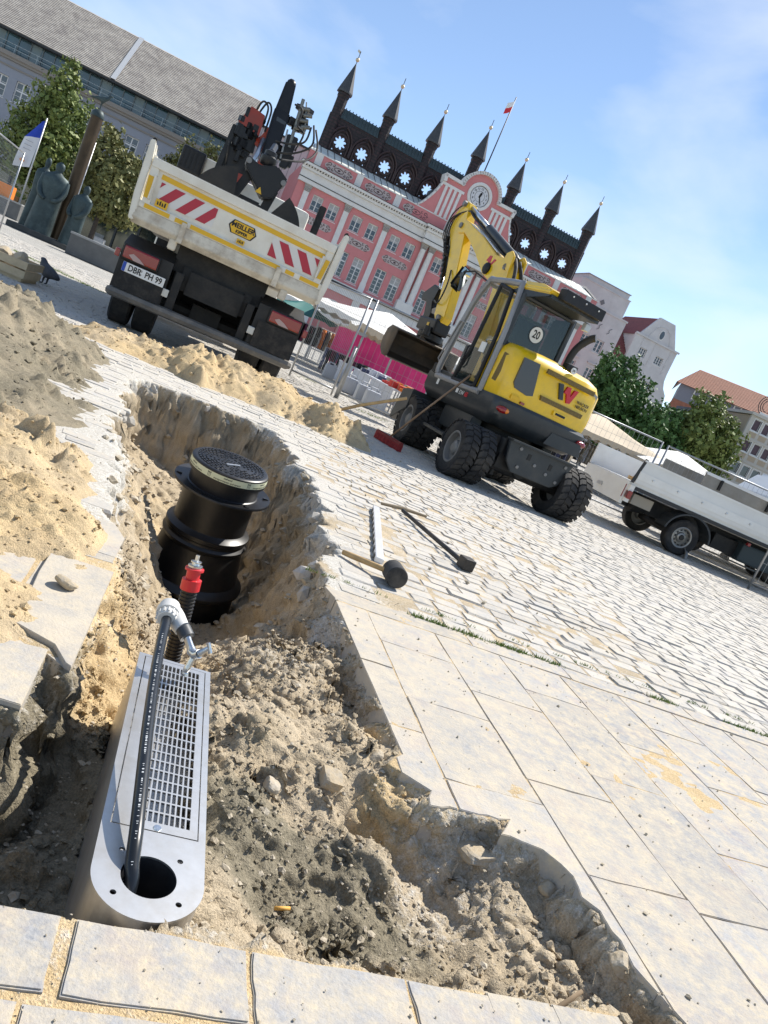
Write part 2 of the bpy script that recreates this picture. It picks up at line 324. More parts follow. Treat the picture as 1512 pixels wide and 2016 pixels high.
# ================= excavated ground (height field) =================
cp=[ # photo x, y, height
(30,1745,-.24),(110,1760,-.24),(60,1600,-.30),(20,1500,-.30),(120,1640,-.24),(150,1520,-.22),(90,1430,-.22),(40,1450,-.27),(200,1420,-.30),(170,1450,-.24),
(450,1835,-.10),(430,1760,-.085),(600,1868,-.16),(750,1885,-.2),(900,1915,-.16),(1050,1950,-.13),(1200,1998,-.11),(1300,1990,-.09),
(450,1700,-.07),(445,1600,-.055),(440,1450,-.04),(432,1380,-.03),(520,1760,-.12),(560,1700,-.10),(600,1740,-.14),(690,1720,-.22),(760,1770,-.24),(830,1790,-.2),(900,1830,-.17),(830,1720,-.12),
(560,1560,-.08),(650,1540,-.05),(720,1600,-.09),(800,1620,-.07),(720,1650,-.10),(760,1660,-.09),(900,1670,-.10),(960,1660,-.05),(1000,1720,-.075),(1080,1780,-.09),(1150,1850,-.09),(1250,1950,-.07),(800,1590,-.035),(880,1625,-.045),(1040,1695,-.06),(1120,1765,-.07),(1190,1850,-.06),(1235,1925,-.055),
(600,1450,-.05),(560,1400,-.055),(700,1450,-.07),(730,1470,-.11),(650,1380,-.10),(560,1300,-.07),(640,1300,-.21),(655,1260,-.24),(690,1370,-.14),(600,1280,-.10),(500,1280,-.09),(470,1300,-.10),(520,1340,-.06),
(520,1240,-.32),(450,1275,-.45),(480,1200,-.95),(440,1180,-1.1),(560,1180,-.55),(600,1200,-.32),(625,1215,-.28),(590,1120,-.35),(540,1080,-.7),(560,1000,-.42),(600,1010,-.22),(540,950,-.35),(500,1060,-1.0),
(300,905,-.6),(350,900,-1.0),(400,860,-.62),(330,820,-.4),(470,870,-.5),(255,820,-.45),(280,860,-.5),(235,900,-.22),(225,960,-.12),(260,960,-.2),(290,970,-.38),(298,1030,-.42),(262,1060,-.25),(275,1120,-.42),(288,1180,-.62),
(245,1130,-.2),(215,1200,-.08),(255,1220,-.18),(280,1250,-.45),(220,1300,-.16),(180,1330,-.14),(260,1320,-.32),(150,1310,-.14),(140,1370,-.2),(380,1240,-1.15),(340,1290,-.9),(300,1270,-.75)]
cw=np.array([tuple(G(x,y,z)) for x,y,z in cp])
def tps(P,xy,reg=2e-3):
    n=len(P); 
    def U(r2): return np.where(r2>1e-12,r2*np.log(np.maximum(r2,1e-12)),0)
    K=U(((P[:,None,:2]-P[None,:,:2])**2).sum(-1))+np.eye(n)*reg; Q=np.c_[np.ones(n),P[:,:2]]
    Mx=np.block([[K,Q],[Q.T,np.zeros((3,3))]]); c=np.linalg.solve(Mx,np.r_[P[:,2],0,0,0]); o=np.zeros(len(xy))
    for s in range(0,len(xy),40000):
        e=xy[s:s+40000]; o[s:s+40000]=U(((e[:,None]-P[None,:,:2])**2).sum(-1))@c[:n]+np.c_[np.ones(len(e)),e]@c[n:]
    return o
def axis(segs):
    o=[]
    for a,b,st in segs: o+=list(np.arange(a,b-1e-9,st))
    return np.array(o+[segs[-1][1]])
gx=axis([(-3.4,-2.6,.03),(-2.6,-.95,.013),(-.95,1.3,.0075),(1.3,1.8,.03)]); gy=axis([(.55,2.6,.0062),(2.6,3.6,.010),(3.6,7.1,.012),(7.1,8.0,.05)])
GX,GY=np.meshgrid(gx,gy)
ins=inpoly(GX,GY,PITP); dis=distpoly(GX,GY,PITP)
zt=np.full(GX.shape,-.008)
sel=ins; zt_in=tps(cw,np.c_[GX[sel],GY[sel]]); zt_in=np.clip(zt_in,-1.25,-.02)
wv=np.clip(.015+(-zt_in)*.22,.012,.26); tt=sstep(0,1,np.clip(dis[sel]/wv,0,1)**.8)
zz=-.008*(1-tt)+zt_in*tt
x,y=GX[sel],GY[sel]
zz=zz+tt*(fbm(x,y,4.5,4,3)*.09+fbm(x+zz*.7,y-zz*.6,17,4,11)*.045+fbm(x+zz,y-zz,60,3,23)*.016)
wx_,wy_=x+fbm(x,y,30,2,71)*.02,y+fbm(x,y,30,2,72)*.02
clod=.25+1.5*sstep(-.12,.2,fbm(x,y,3.3,3,73))
lum=(lumps(wx_,wy_,9,5,.4)*.7+lumps(wx_,wy_,20,6,.5)*1.25+lumps(wx_+zz,wy_,34,7,.6)*1.5+np.abs(fbm(x,y,26,3,79))*.03)*np.clip(clod,.15,1.4)
smooth_near=np.exp(-((xy2uv(0,0)[0]*0+np.abs((x+.22)*.955+(y-1.5)*.297))/.16)**2) # damp trowelled sand beside the trough
zz=zz+tt*lum*(1-.85*smooth_near)
# trough recess: keep soil clear of the steel body
TD=Vector((.293,-.956)); TN=Vector((.956,.293)); TC=Vector((-.340,1.8745))  # far-end midpoint, direction towards near end
tq=(x-TC.x)*TD.x+(y-TC.y)*TD.y; tn=(x-TC.x)*TN.x+(y-TC.y)*TN.y
inside_t=(tq>.012)&(tq<.80)&(np.abs(tn)<.088); zz=np.where(inside_t,-.34,zz)
near_t=(tq>-.03)&(tq<.86)&(np.abs(tn)<.12); zz=np.where(near_t&~inside_t,np.minimum(zz,-.012),zz)
sd_=np.hypot(x+.98,y-4.68); zz=np.where(sd_<.75,np.minimum(zz,-1.02+1.0*sstep(.36,.62,sd_)),zz)
zt[sel]=zz
zo=zt.copy(); out_=~ins; uvv=(GX-C0.x)*B2.x+(GY-C0.y)*B2.y; zb_=np.where(uvv>.12,-.0055+.005*np.exp(-dis/.35),np.where(uvv<-1.3,-.005,-.002)); zt[out_]=zb_[out_]+fbm(GX[out_],GY[out_],12,4,9)*.006
# vertex paint: r yellow sand, g damp dark soil with shade painted into hollows, b pale mortar/limestone
def blob(px,py,r,z=-.1,e=1.):
    p=G(px,py,z); return np.exp(-(((GX-p.x)**2+(GY-p.y)**2)/(r*r))**e)
fr=fbm(GX,GY,3.1,4,51)
wr=np.clip(blob(215,1230,.32)+blob(150,1290,.2)+.8*blob(800,1625,.10)+.7*blob(730,1600,.06)+.6*blob(730,1480,.10)+.5*blob(1000,1690,.1)+.5*blob(280,930,.5,-.5)+.35*blob(250,1000,.5,-.3)+fr*.6,0,1)
wg=np.clip(1.1*blob(670,1740,.13)+.6*blob(560,1760,.1)+.5*blob(900,1880,.12)+blob(60,1560,.25)+blob(130,1660,.2)+.45*blob(520,1700,.15)+.7*blob(780,1800,.12)+.5*blob(450,1600,.12)+.25*blob(480,1150,.8,-.9)+.6*blob(170,1400,.2)+fr*.8-.05,0,1)
wb=np.clip(.5*blob(560,1330,.17)+.6*blob(640,1300,.13,-.2)+.25*blob(480,1380,.12)+.35*blob(860,1760,.18)+np.where(ins,np.exp(-dis/.06)*.35*(dis<.3),0)+fr*.5,0,1)
lay=sstep(-.20,-.08,zt)*sstep(.35,.0,dis)*(GY>3.0); wg=np.clip(wg+lay*.2,0,1); wb=np.clip(wb+lay*.75*sstep(-.1,.12,fr+.05)+np.where(~ins,.25,0),0,1); wr=np.where(ins,wr,np.where(uvv>.12,.35,.75))
dw=((GX+1.25)*1.0+(GY-3.3)*.25); wb=np.where(~ins&(GX<-.7)&(GY>2.4),.7,wb)
# push the surface along its normal so that steep faces get relief too
PXY=np.stack([GX,GY,zt],-1); du=np.gradient(PXY,axis=1); dv=np.gradient(PXY,axis=0); nn=np.cross(du,dv); nn/=np.linalg.norm(nn,axis=-1,keepdims=True)+1e-9
steep=np.clip(1-nn[...,2],0,1); q=fbm(GX*1.2+zt*.35,GY*1.2+zt*2.1,8,5,31)*.16+fbm(GX*1.2+zt*2.6,GY*1.2-zt*.5,21,4,37)*.08+lumps(GX+zt*.9,GY-zt*1.1,11,41,.5)*.5
PXY=PXY+nn*(q*steep*ins)[...,None]
SOILOBJ=grid_mesh('excavated_ground',PXY[...,0],PXY[...,1],PXY[...,2],SOIL,np.stack([wr,wg,wb,np.ones_like(wr)],-1))
tag(SOILOBJ,'open excavation with sandy soil walls',None,None,'structure')
def soilz(x,y):
    i=int(np.clip(np.searchsorted(gx,x),1,len(gx)-1)); j=int(np.clip(np.searchsorted(gy,y),1,len(gy)-1)); return float(PXY[j,i,2])
# plaza sheet with a hole where the excavation mesh lies
R=1500.; x0,x1,y0,y1=gx[0],gx[-1],gy[0],gy[-1]; z=-.012
mb=MB()
for a,b in [((-R,-R),(R,y0)),((-R,y1),(R,R)),((-R,y0),(x0,y1)),((x1,y0),(R,y1))]: mb.quad((a[0],a[1],z),(b[0],a[1],z),(b[0],b[1],z),(a[0],b[1],z))
plaza=mb.build('plaza_ground',PLAZA); tag(plaza,kind='structure')
# ================= paving slabs =================
from mathutils.geometry import delaunay_2d_cdt
PITV=[Vector(p) for p in reversed(PITP)]; pitxmin,pitxmax=min(PX)-.02,max(PX)+.02; pitymin,pitymax=min(PYY)-.02,max(PYY)+.02
def poly_minus_pit(poly):
    xs=[p[0] for p in poly]; ys=[p[1] for p in poly]
    pin=inpoly(np.array(xs),np.array(ys),PITP); n=len(poly)
    d=distpoly(np.array([sum(xs)/n]),np.array([sum(ys)/n]),PITP)[0]; r=max(math.hypot(xs[i]-sum(xs)/n,ys[i]-sum(ys)/n) for i in range(n))
    if d>r: return None if pin.all() else ([Vector(p) for p in poly],[tuple(range(n))])
    if sum(poly[i][0]*poly[(i+1)%n][1]-poly[(i+1)%n][0]*poly[i][1] for i in range(n))<0: poly=poly[::-1]
    vs=[Vector(p) for p in poly]+PITV
    o=delaunay_2d_cdt(vs,[],[list(range(n)),list(range(n,n+len(PITV)))],0,1e-5)
    fs=[f for f,org in zip(o[2],o[5]) if (0 in org) and (1 not in org)]
    if not fs: return None
    used=sorted({i for f in fs for i in f}); mpi={u:k for k,u in enumerate(used)}
    return [o[0][u] for u in used],[tuple(mpi[i] for i in f) for f in fs]
def slab_piece(poly,thick,mt,parent,name,ztop=0.,bev=.0018):
    r=poly_minus_pit(poly)
    if not r: return None
    v2,fs=r
    if sum(1 for _ in fs)==0: return None
    bm=bmesh.new(); tilt=(random.uniform(-.001,.001),random.uniform(-.001,.001)); cx=sum(v.x for v in v2)/len(v2); cy=sum(v.y for v in v2)/len(v2)
    vb=[bm.verts.new((v.x,v.y,ztop-thick+random.uniform(-.012,.012))) for v in v2]
    for f in fs:
        try: bm.faces.new([vb[i] for i in f])
        except ValueError: pass
    if len(bm.faces)>1: bmesh.ops.dissolve_limit(bm,angle_limit=.01,verts=bm.verts[:],edges=bm.edges[:])
    for f in bm.faces:
        if f.normal.z<0: f.normal_flip()
    e=bmesh.ops.extrude_face_region(bm,geom=bm.faces[:])
    for g in e['geom']:
        if isinstance(g,bmesh.types.BMVert): g.co.z=ztop+(g.co.x-cx)*tilt[0]*3+(g.co.y-cy)*tilt[1]*3+random.uniform(-.0012,.0012)
    bmesh.ops.recalc_face_normals(bm,faces=bm.faces[:])
    if bev:
        te=[x for x in bm.edges if len(x.link_faces)==2 and abs(x.verts[0].co.z-ztop)<.01 and abs(x.verts[1].co.z-ztop)<.01 and x.calc_face_angle(0)>.6]
        bmesh.ops.bevel(bm,geom=te,offset=bev,segments=2,affect='EDGES',clamp_overlap=True)
    bmesh.ops.translate(bm,verts=bm.verts[:],vec=(-cx,-cy,0))
    me=bpy.data.meshes.new(name); bm.to_mesh(me); bm.free(); me.materials.append(mt)
    return child(name,me,parent,(cx,cy,0))
pav=MB().quad((-2.2,.2,-.06),(3.2,.2,-.06),(3.2,.24,-.06),(-2.2,.24,-.06)).build('slab_pavement',SLAB); tag(pav,kind='structure')
def rect(u0,u1,v0,v1,j=.002):
    r=lambda: random.uniform(-j,j)
    # subdivided, slightly wavy edges
    P=[]
    for (a,b),(c,d) in (((u0,v0),(u1,v0)),((u1,v0),(u1,v1)),((u1,v1),(u0,v1)),((u0,v1),(u0,v0))):
        n=4
        for k in range(n): t=k/n; P.append(uv2xy(a+(c-a)*t+r(),b+(d-b)*t+r()))
    return P
cols=[(.003,.135)]+[(.14+.315*k,.14+.315*(k+1)-.0035) for k in range(0,8)]
for ci,(u0,u1) in enumerate(cols):
    v=-.01-(.0 if ci==0 else random.uniform(0,.0)); first=True
    while v>-2.35:
        ln=random.uniform(.38,.62) if not(first and ci%2) else random.uniform(.2,.35); first=False
        slab_piece(rect(u0,u1,v-ln+.0035,v),.2 if ci==0 else .09,SLAB,pav,'slab',random.uniform(-.0008,.0008)); v-=ln
# border course of long slabs along the cobbles
u=-.05
while u<2.9:
    ln=random.uniform(.5,.8); slab_piece(rect(u,u+ln-.006,.0,.125),.14,SLAB,pav,'border_slab',random.uniform(-.004,.002)); u+=ln
# slabs left of the excavation
for u0 in (-2.0,-1.68,-1.36,-1.04):
    v=.0
    while v>-1.25:
        ln=random.uniform(.3,.5); slab_piece(rect(u0,u0+.31,v-ln+.006,v),.12,SLAB,pav,'slab',random.uniform(-.002,.002)); v-=ln
slab_piece([(-.687,2.233),(-.506,1.604),(-.588,1.681),(-.70,1.70),(-.82,2.02),(-.87,2.18)],.10,SLAB,pav,'slab',.012)
slab_piece([(-.588,1.653),(-.512,1.408),(-.62,1.37),(-.73,1.6)],.12,SLAB,pav,'slab',.008)
slab_piece([(-.63,1.36),(-.52,1.33),(-.50,1.2),(-.7,1.12),(-.76,1.3)],.12,SLAB,pav,'slab',-.03)
slab_piece([(-.814,2.629),(-.716,2.331),(-.83,2.29),(-.93,2.59)],.08,SLAB,pav,'slab',.0)
# front course at the photographer's feet
def frect(u0,u1,w0,w1):
    P=[]
    for (a,b),(c,d) in (((u0,w1),(u1,w1)),((u1,w1),(u1,w0)),((u1,w0),(u0,w0)),((u0,w0),(u0,w1))):
        for k in range(5):
            t=k/5; p=FE+A2*(a+(c-a)*t+random.uniform(-.002,.002))-B2*(b+(d-b)*t+random.uniform(-.0025,.0025)); P.append((p.x,p.y))
    return P
edges=[-.42,-.18,.089,.112,.378,.386,.70,.708,.98,.985,1.112]
for i,(a,b) in enumerate([(-.45,-.19),(-.18,.089),(.113,.376),(.386,.66),(.667,.93),(.936,1.11)]): slab_piece(frect(a,b,0.004,.136),.12,SLAB,pav,'slab',.0+random.uniform(-.0008,.0008),.0025)
for a,b in [(-.5,-.2),(-.19,.06),(.07,.36),(.37,.66),(.67,.95)]: slab_piece(frect(a,b,.152,.4),.12,SLAB,pav,'slab',-.0005,.0025)
# ================= cobbles =================
cobp=MB().quad((-9,8.2,-.05),(9,8.2,-.05),(9,8.24,-.05),(-9,8.24,-.05)).build('cobble_pavement',COB); tag(cobp,kind='structure')
def cobble_geo(w,d,seed):
    r=random.Random(seed); ins=.007; h=.09
    def ring(k,z,j): return [(sx*(w/2-k)+r.uniform(-j,j),sy*(d/2-k)+r.uniform(-j,j),z) for sx,sy in((-1,-1),(1,-1),(1,1),(-1,1))]
    b=ring(0,-h,0); m_=ring(0,-.009,.006); t=ring(ins,r.uniform(-.003,.003),.005)
    f=[(0,1,5,4),(1,2,6,5),(2,3,7,6),(3,0,4,7),(4,5,9,8),(5,6,10,9),(6,7,11,10),(7,4,8,11),(8,9,10,11)]
    return b+m_+t,f
cob_me=[]
for i in range(14):
    v,f=cobble_geo(1,1,i)
    w_=.19;d_=.125
    rr=random.Random(i+50); w_=rr.uniform(.115,.195); d_=rr.uniform(.094,.106)
    v,f=cobble_geo(w_,d_,i); me=bpy.data.meshes.new('cobble'); me.from_pydata(v,[],f); me.materials.append(COB); cob_me.append((w_,me,v,f))
cand=[]
row=0; v=.135
def cpx(p):
    q=p-Vector((0,0,HC)); f=q.y*math.cos(PIT)-q.z*math.sin(PIT); wv_=q.y*math.sin(PIT)+q.z*math.cos(PIT)
    if f<.1: return (-9e9,0)
    u=F*q.x/f; vv=-F*wv_/f; return (CX+u*math.cos(ROL)-vv*math.sin(ROL),CY+u*math.sin(ROL)+vv*math.cos(ROL))
rl=random.Random(3)
while v<22:
    dd=.108; u=-14+rl.uniform(0,.2); 
    while u<14:
        w_,me,vv,ff=cob_me[rl.randrange(14)]; g=w_+rl.uniform(.004,.012); uc=u+g/2; u+=g
        x,y=uv2xy(uc,v+dd/2)
        if not(.2<y<22): continue
        px,py=cpx(Vector((x,y,0)))
        if -90<px<1600 and -50<py<2100: cand.append((math.hypot(x,y),x,y,w_,me,vv,ff,rl.uniform(-.03,.03),rl.uniform(-.004,.003)))
    v+=dd
cx=np.array([c[1] for c in cand]); cy=np.array([c[2] for c in cand]); cin=inpoly(cx,cy,PITP); cdis=distpoly(cx,cy,PITP)
keep=[c for c,i,d in zip(cand,cin,cdis) if (not i) and d>.03]
keep.sort(key=lambda c:c[0])
for c in keep[:300]: child('cobble',c[4],cobp,(c[1],c[2],c[8]),(rl.uniform(-.02,.02),rl.uniform(-.02,.02),AANG+c[7]))
V=[];Fc=[]
for c in keep[300:]:
    a=AANG+c[7]; ca,sa=math.cos(a),math.sin(a); o=len(V)
    V+=[(c[1]+p[0]*ca-p[1]*sa,c[2]+p[0]*sa+p[1]*ca,p[2]+c[8]) for p in c[5]]; Fc+=[tuple(i+o for i in f) for f in c[6]]
me=bpy.data.meshes.new('cobbles'); me.from_pydata(V,[],Fc); me.materials.append(COB); o=child('cobbles',me,cobp); o['kind']='stuff'
print('cobbles',len(keep),'slabs',len(pav.children))
# ================= near objects =================
STEEL=mat('brushed_steel',(.60,.59,.57),.40,.9,var=.06,scale=30,bump=.012,bscale=400,dirt=(.44,.38,.29),dscale=9,damt=.45)
BLKP=mat('black_plastic',(.009,.009,.010),.4,var=.2,scale=6,dirt=(.10,.085,.065),dscale=4,damt=.22)
BLKR=mat('black_rubber',(.02,.02,.021),.75,var=.3,scale=20,dirt=(.22,.19,.15),dscale=6,damt=.4)
REDP=mat('red_plastic',(.62,.025,.03),.35)
WHP=mat('grey_white_plastic',(.62,.61,.58),.45,dirt=(.4,.36,.3),damt=.3)
CHROME=mat('worn_chrome',(.62,.63,.63),.28,1.,var=.12,scale=40,bump=.06)
WOOD=mat('tool_wood',(.46,.30,.13),.65,var=.22,scale=14,dirt=(.25,.17,.09),dscale=9)
IRON=mat('dark_iron',(.045,.043,.042),.6,.6,var=.3,scale=18,dirt=(.2,.15,.1),damt=.4)
YTAPE=mat('pale_yellow_tape',(.66,.66,.44),.5)
INK=mat('black_print',(.01,.01,.01),.6)
def plate_with_holes(outer,holes,z0,z1,M=None):
    vs=[];fl=[]
    for p in [outer]+holes:
        fl.append(list(range(len(vs),len(vs)+len(p)))); vs+=[Vector(q) for q in p]
    o=delaunay_2d_cdt(vs,[],fl,0,1e-6); bm=bmesh.new(); vb=[bm.verts.new((v.x,v.y,z0)) for v in o[0]]
    for f,org in zip(o[2],o[5]):
        if org==[0] or (0 in org and len(org)==1): bm.faces.new([vb[i] for i in f])
    bmesh.ops.dissolve_limit(bm,angle_limit=.001,verts=bm.verts[:],edges=bm.edges[:])
    e=bmesh.ops.extrude_face_region(bm,geom=bm.faces[:])
    for g in e['geom']:
        if isinstance(g,bmesh.types.BMVert): g.co.z=z1
    bmesh.ops.delete(bm,geom=[v for v in bm.verts if not v.link_faces],context='VERTS')
    bmesh.ops.triangulate(bm,faces=[f for f in bm.faces if len(f.verts)>4])
    bmesh.ops.recalc_face_normals(bm,faces=bm.faces[:]); mb=MB(); return mb.bm(bm,M)
def circ(cx,cy,r,n=32,a0=0,a1=2*math.pi): 
    e=n if abs(a1-a0)>6.28 else n+1
    return [(cx+r*math.cos(a0+(a1-a0)*k/n),cy+r*math.sin(a0+(a1-a0)*k/n)) for k in range(e)]
def rrect(x0,y0,x1,y1,r,n=4):
    P=[]
    for cx,cy,a in((x1-r,y0+r,-math.pi/2),(x1-r,y1-r,0),(x0+r,y1-r,math.pi/2),(x0+r,y0+r,math.pi)): P+=circ(cx,cy,r,n,a,a+math.pi/2)
    return P
# ---- stainless trough base: local x right, y away from the viewer, origin under the round opening ----
tro=thing('drinking_fountain_base','stainless steel fountain base with a slotted grate and a round opening','fountain base',(TC.x+TD.x*.784,TC.y+TD.y*.784,0),math.atan2(TN.y,TN.x))
HW=.0955; LEN=.784
outer=circ(0,0,HW,28,math.pi,2*math.pi)+[(HW,LEN),(-HW,LEN)]
bolt=[circ(.072*math.cos(a),.072*math.sin(a),.0055,12) for a in (rad(45),rad(135),rad(222),rad(318))]
pan=[(-.080,.112),(.082,.112),(.082,LEN-.012),(-.080,LEN-.012)]
plate_with_holes(outer,[circ(0,0,.0475,48)]+bolt+[pan],-.004,0).build('top_plate',STEEL,tro,bev=0)
mb=MB(); n=len(outer)
for i in range(n):
    a,b=outer[i],outer[(i+1)%n]; mb.quad((a[0]*.985,a[1]*.985,-.30),(b[0]*.985,b[1]*.985,-.30),(b[0]*.985,b[1]*.985,-.0035),(a[0]*.985,a[1]*.985,-.0035))
mb.build('body',STEEL,tro,smooth=40)
slots=[]; nx,ny=11,19; sx0,sx1,sy0,sy1=-.048,.066,.135,LEN-.03
for i in range(nx):
    for j in range(ny):
        w_=(sx1-sx0)/nx; h_=(sy1-sy0)/ny; slots.append([(sx0+w_*i+.0016,sy0+h_*j+.0022),(sx0+w_*(i+1)-.0016,sy0+h_*j+.0022),(sx0+w_*(i+1)-.0016,sy0+h_*(j+1)-.0022),(sx0+w_*i+.0016,sy0+h_*(j+1)-.0022)])
gr=plate_with_holes([(-.0775,.1145),(.0795,.1145),(.0795,LEN-.0145),(-.0775,LEN-.0145)],slots,-.0035,.0005).build('grate',STEEL,tro)
MB().lathe([(0,.0025),(.007,.0022),(.008,0)],16,Matrix.Translation((.004,.123,.0003))).build('screw',CHROME,gr)
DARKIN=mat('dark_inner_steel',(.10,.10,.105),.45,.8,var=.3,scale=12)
MB().box((0,.44,-.085),(.17,.62,.004),M=Matrix.Rotation(.03,3,'X')).build('inner_tray',STEEL,tro)
MB().b2((-.093,-.09,-.298),(.093,LEN-.01,-.292)).build('bottom',DARKIN,tro)
MB().lathe([(.0478,-.004),(.0478,-.12),(.046,-.12),(.046,-.004)],40,cap=False).build('socket_tube',DARKIN,tro,smooth=40)
# ---- black shaft with ribbed lid ----
ax=Vector((.004,-.115,.99)).normalized(); lx=Vector((1,0,0)); lx=(lx-ax*lx.dot(ax)).normalized(); ly=ax.cross(lx)
sh=thing('inspection_shaft','black plastic inspection shaft with a round lid standing in the pit','shaft',(0,0,0)); lc=Vector(G(456,913,.02))
sh.matrix_world=frame(lc,lx,ly,ax)
MB().lathe([(.215,-.06),(.215,-.155),(.222,-.16),(.222,-.19),(.225,-.40),(.236,-.41),(.262,-.425),(.262,-.45),(.25,-.462),(.252,-.475),(.268,-.49),(.262,-.51),(.252,-.52),(.29,-.74),(.315,-.755),(.335,-.775),(.335,-.795),(.315,-.81),(.308,-.815),(.335,-1.35)],56).build('tube',BLKP,sh,smooth=35)
mb=MB().lathe([(.222,-.163),(.30,-.150),(.303,-.157),(.303,-.164),(.222,-.18)],56,cap=False)
fl=mb.build('flange',BLKP,sh,smooth=35)
for k in range(6):
    a=k*math.pi/3+.35; MB().box((.272*math.cos(a),.272*math.sin(a),-.153),(.034,.016,.012),a).build('lug',BLKP,fl)
MB().lathe([(.205,-.075),(.238,-.07),(.238,-.006),(.232,0),(.222,.002),(.205,.002)],56,cap=False).build('collar',BLKP,sh,smooth=35)
lid=MB().lathe([(.218,-.02),(.218,-.001),(.214,.001),(0,.003)],56).build('lid',BLKP,sh,smooth=35)
mb=MB()
for r,n in ((.20,40),(.18,36),(.155,30),(.13,26),(.105,20),(.08,16)):
    for k in range(n):
        if n<=26 and (k*7)%5==0: continue
        a=2*math.pi*k/n; mb.box((r*math.cos(a),r*math.sin(a),.0035),(.012,2*math.pi*r/n*.62,.006),a)
for k in range(24): mb.box(((k%6-2.5)*.02,(k//6-1.5)*.022,.0045),(.010,.013,.005))
mb.build('tread_pattern',BLKP,lid)
MB().box((.02,-.03,.006),(.10,.016,.008),.9).build('lid_bar',mat('steel_bar',(.5,.5,.5),.4,.8),lid)
tp=MB().lathe([(.2392,-.052),(.2392,-.013)],72,cap=False).build('printed_band',YTAPE,sh,smooth=True)
mb=MB()
for k,off in enumerate([i*1.05 for i in range(6)]):
    for txt,sz,dz,dx in (('stehend',.016,-.024,0),('transportieren und lagern',.016,-.042,0)):
        tm=text_mb(txt,sz,.0,spread=1.0003)
        mb.add([((.2397)*math.cos(-2.35+off+(p[0]+dx)/.2397),(.2397)*math.sin(-2.35+off+(p[0]+dx)/.2397),p[1]+dz) for p in tm.v],tm.f)
    for j in range(3):
        a=-2.35+off+.53+j*.035; 
        for (w1,z1,w2,z2) in((-.0015,-.048,.0015,-.020),):
            A_=lambda w,z:(.2397*math.cos(a+w/.24),.2397*math.sin(a+w/.24),z)
            mb.quad(A_(-.0012,-.048),A_(.0012,-.048),A_(.0012,-.022),A_(-.0012,-.022)); mb.quad(A_(-.0045,-.025),A_(.0045,-.025),A_(0,-.016))
mb.build('band_print',INK,tp)
# ---- valve spindle: corrugated pipe with red cap ----
top=Vector(YP(390,1094,2.32)); bot=Vector(YP(333,1320,2.30)); axv=(top-bot).normalized(); q=axv.to_track_quat('Z','Y').to_matrix().to_4x4(); Lg=(top-bot).length
vl=thing('valve_spindle','black corrugated pipe with a red cap and metal spindle tip','valve',tuple(bot)); vl.rotation_mode='QUATERNION'; vl.rotation_quaternion=axv.to_track_quat('Z','Y')
prof=[];z=-.5
while z<Lg-.115: prof+=[(.0235,z),(.0235,z+.0045),(.027,z+.006),(.027,z+.0105)]; z+=.012
MB().lathe(prof,28).build('corrugated_pipe',BLKP,vl,smooth=50)
r0=Lg-.115
MB().lathe([(.029,r0),(.031,r0+.002),(.031,r0+.036),(.022,r0+.038),(.022,r0+.064),(.030,r0+.066),(.030,r0+.073),(.022,r0+.074)],28).build('red_cap',REDP,vl,smooth=40)
MB().lathe([(.022,r0+.074),(.023,r0+.078),(.023,r0+.083),(.013,r0+.084),(.012,r0+.091),(.017,r0+.092),(.017,r0+.096),(.007,r0+.097)],24).box((0,0,r0+.106),(.009,.009,.02)).build('spindle_tip',CHROME,vl,smooth=40)
# ---- black supply pipe, coupling and tap ----
pp=[((252,1790),1.06),((256,1745),1.11),((260,1700),1.13),((268,1640),1.17),((278,1550),1.26),((290,1440),1.40),((305,1330),1.58),((318,1260),1.72),((329,1215),1.82)]
pts=[Vector(YP(a[0],a[1],b)) for a,b in pp]; pts[0].z=-.09
def spline(P,n=8):
    o=[]
    for i in range(len(P)-1):
        p0,p1,p2,p3=P[max(i-1,0)],P[i],P[i+1],P[min(i+2,len(P)-1)]
        for k in range(n):
            t=k/n; o.append(.5*((2*p1)+(p2-p0)*t+(2*p0-5*p1+4*p2-p3)*t*t+(3*p1-p0-3*p2+p3)*t**3))
    return o+[P[-1]]
sp_=spline(pts); PIPEBLK=mat('pe_pipe',(.010,.012,.015),.32,var=.1,scale=10)
tapo=thing('standpipe_tap','black water pipe rising from the opening to a white coupling and chrome tap','tap',tuple(pts[1]))
inv=-pts[1]
MB().tube([p+inv for p in sp_],.0125,16).build('pipe',PIPEBLK,tapo,smooth=True)
mb=MB(); WPRINT=mat('white_print',(.6,.62,.62),.6)
for i in range(12,len(sp_)-8):
    p=sp_[i]; t=(sp_[i+1]-p).normalized(); vdir=(Vector((0,0,HC))-p).normalized(); sd_=t.cross(vdir).normalized(); nrm=sd_.cross(t).normalized()
    if nrm.dot(vdir)<0: nrm=-nrm
    seg=(sp_[i+1]-p).length; rr=random.Random(i); s_=0
    while s_<seg-.004:
        ww=rr.choice((.0012,.0012,.003)); hh=rr.choice((.003,.0045,.0045))
        if rr.random()<.62: c=p+t*s_+nrm*.01262; mb.quad(*[c+inv+t*a_*ww+sd_*b_*hh/1.2 for a_,b_ in((-.5,-.5),(.5,-.5),(.5,.5),(-.5,.5))])
        s_+=.0045
mb.build('pipe_print',WPRINT,tapo)
fc=pts[-1]; tdir=(sp_[-1]-sp_[-4]).normalized(); Mf=frame(fc+inv,*(lambda z:(z.orthogonal().normalized(),z.cross(z.orthogonal().normalized()),z))(tdir))
cpl=MB().lathe([(.0135,-.012),(.022,-.012),(.025,-.008),(.026,.006),(.024,.007),(.024,.010),(.030,.011),(.031,.030),(.028,.032),(.027,.05),(.018,.055)],32,Mf).build('coupling',WHP,tapo,smooth=35)
mb=MB()
for k in range(14):
    a=2*math.pi*k/14; mb.box(Mf@Vector((.026*math.cos(a),.026*math.sin(a),-.001)),(.004,.004,.016),M=(Mf.to_3x3()@Matrix.Rotation(a,3,'Z')))
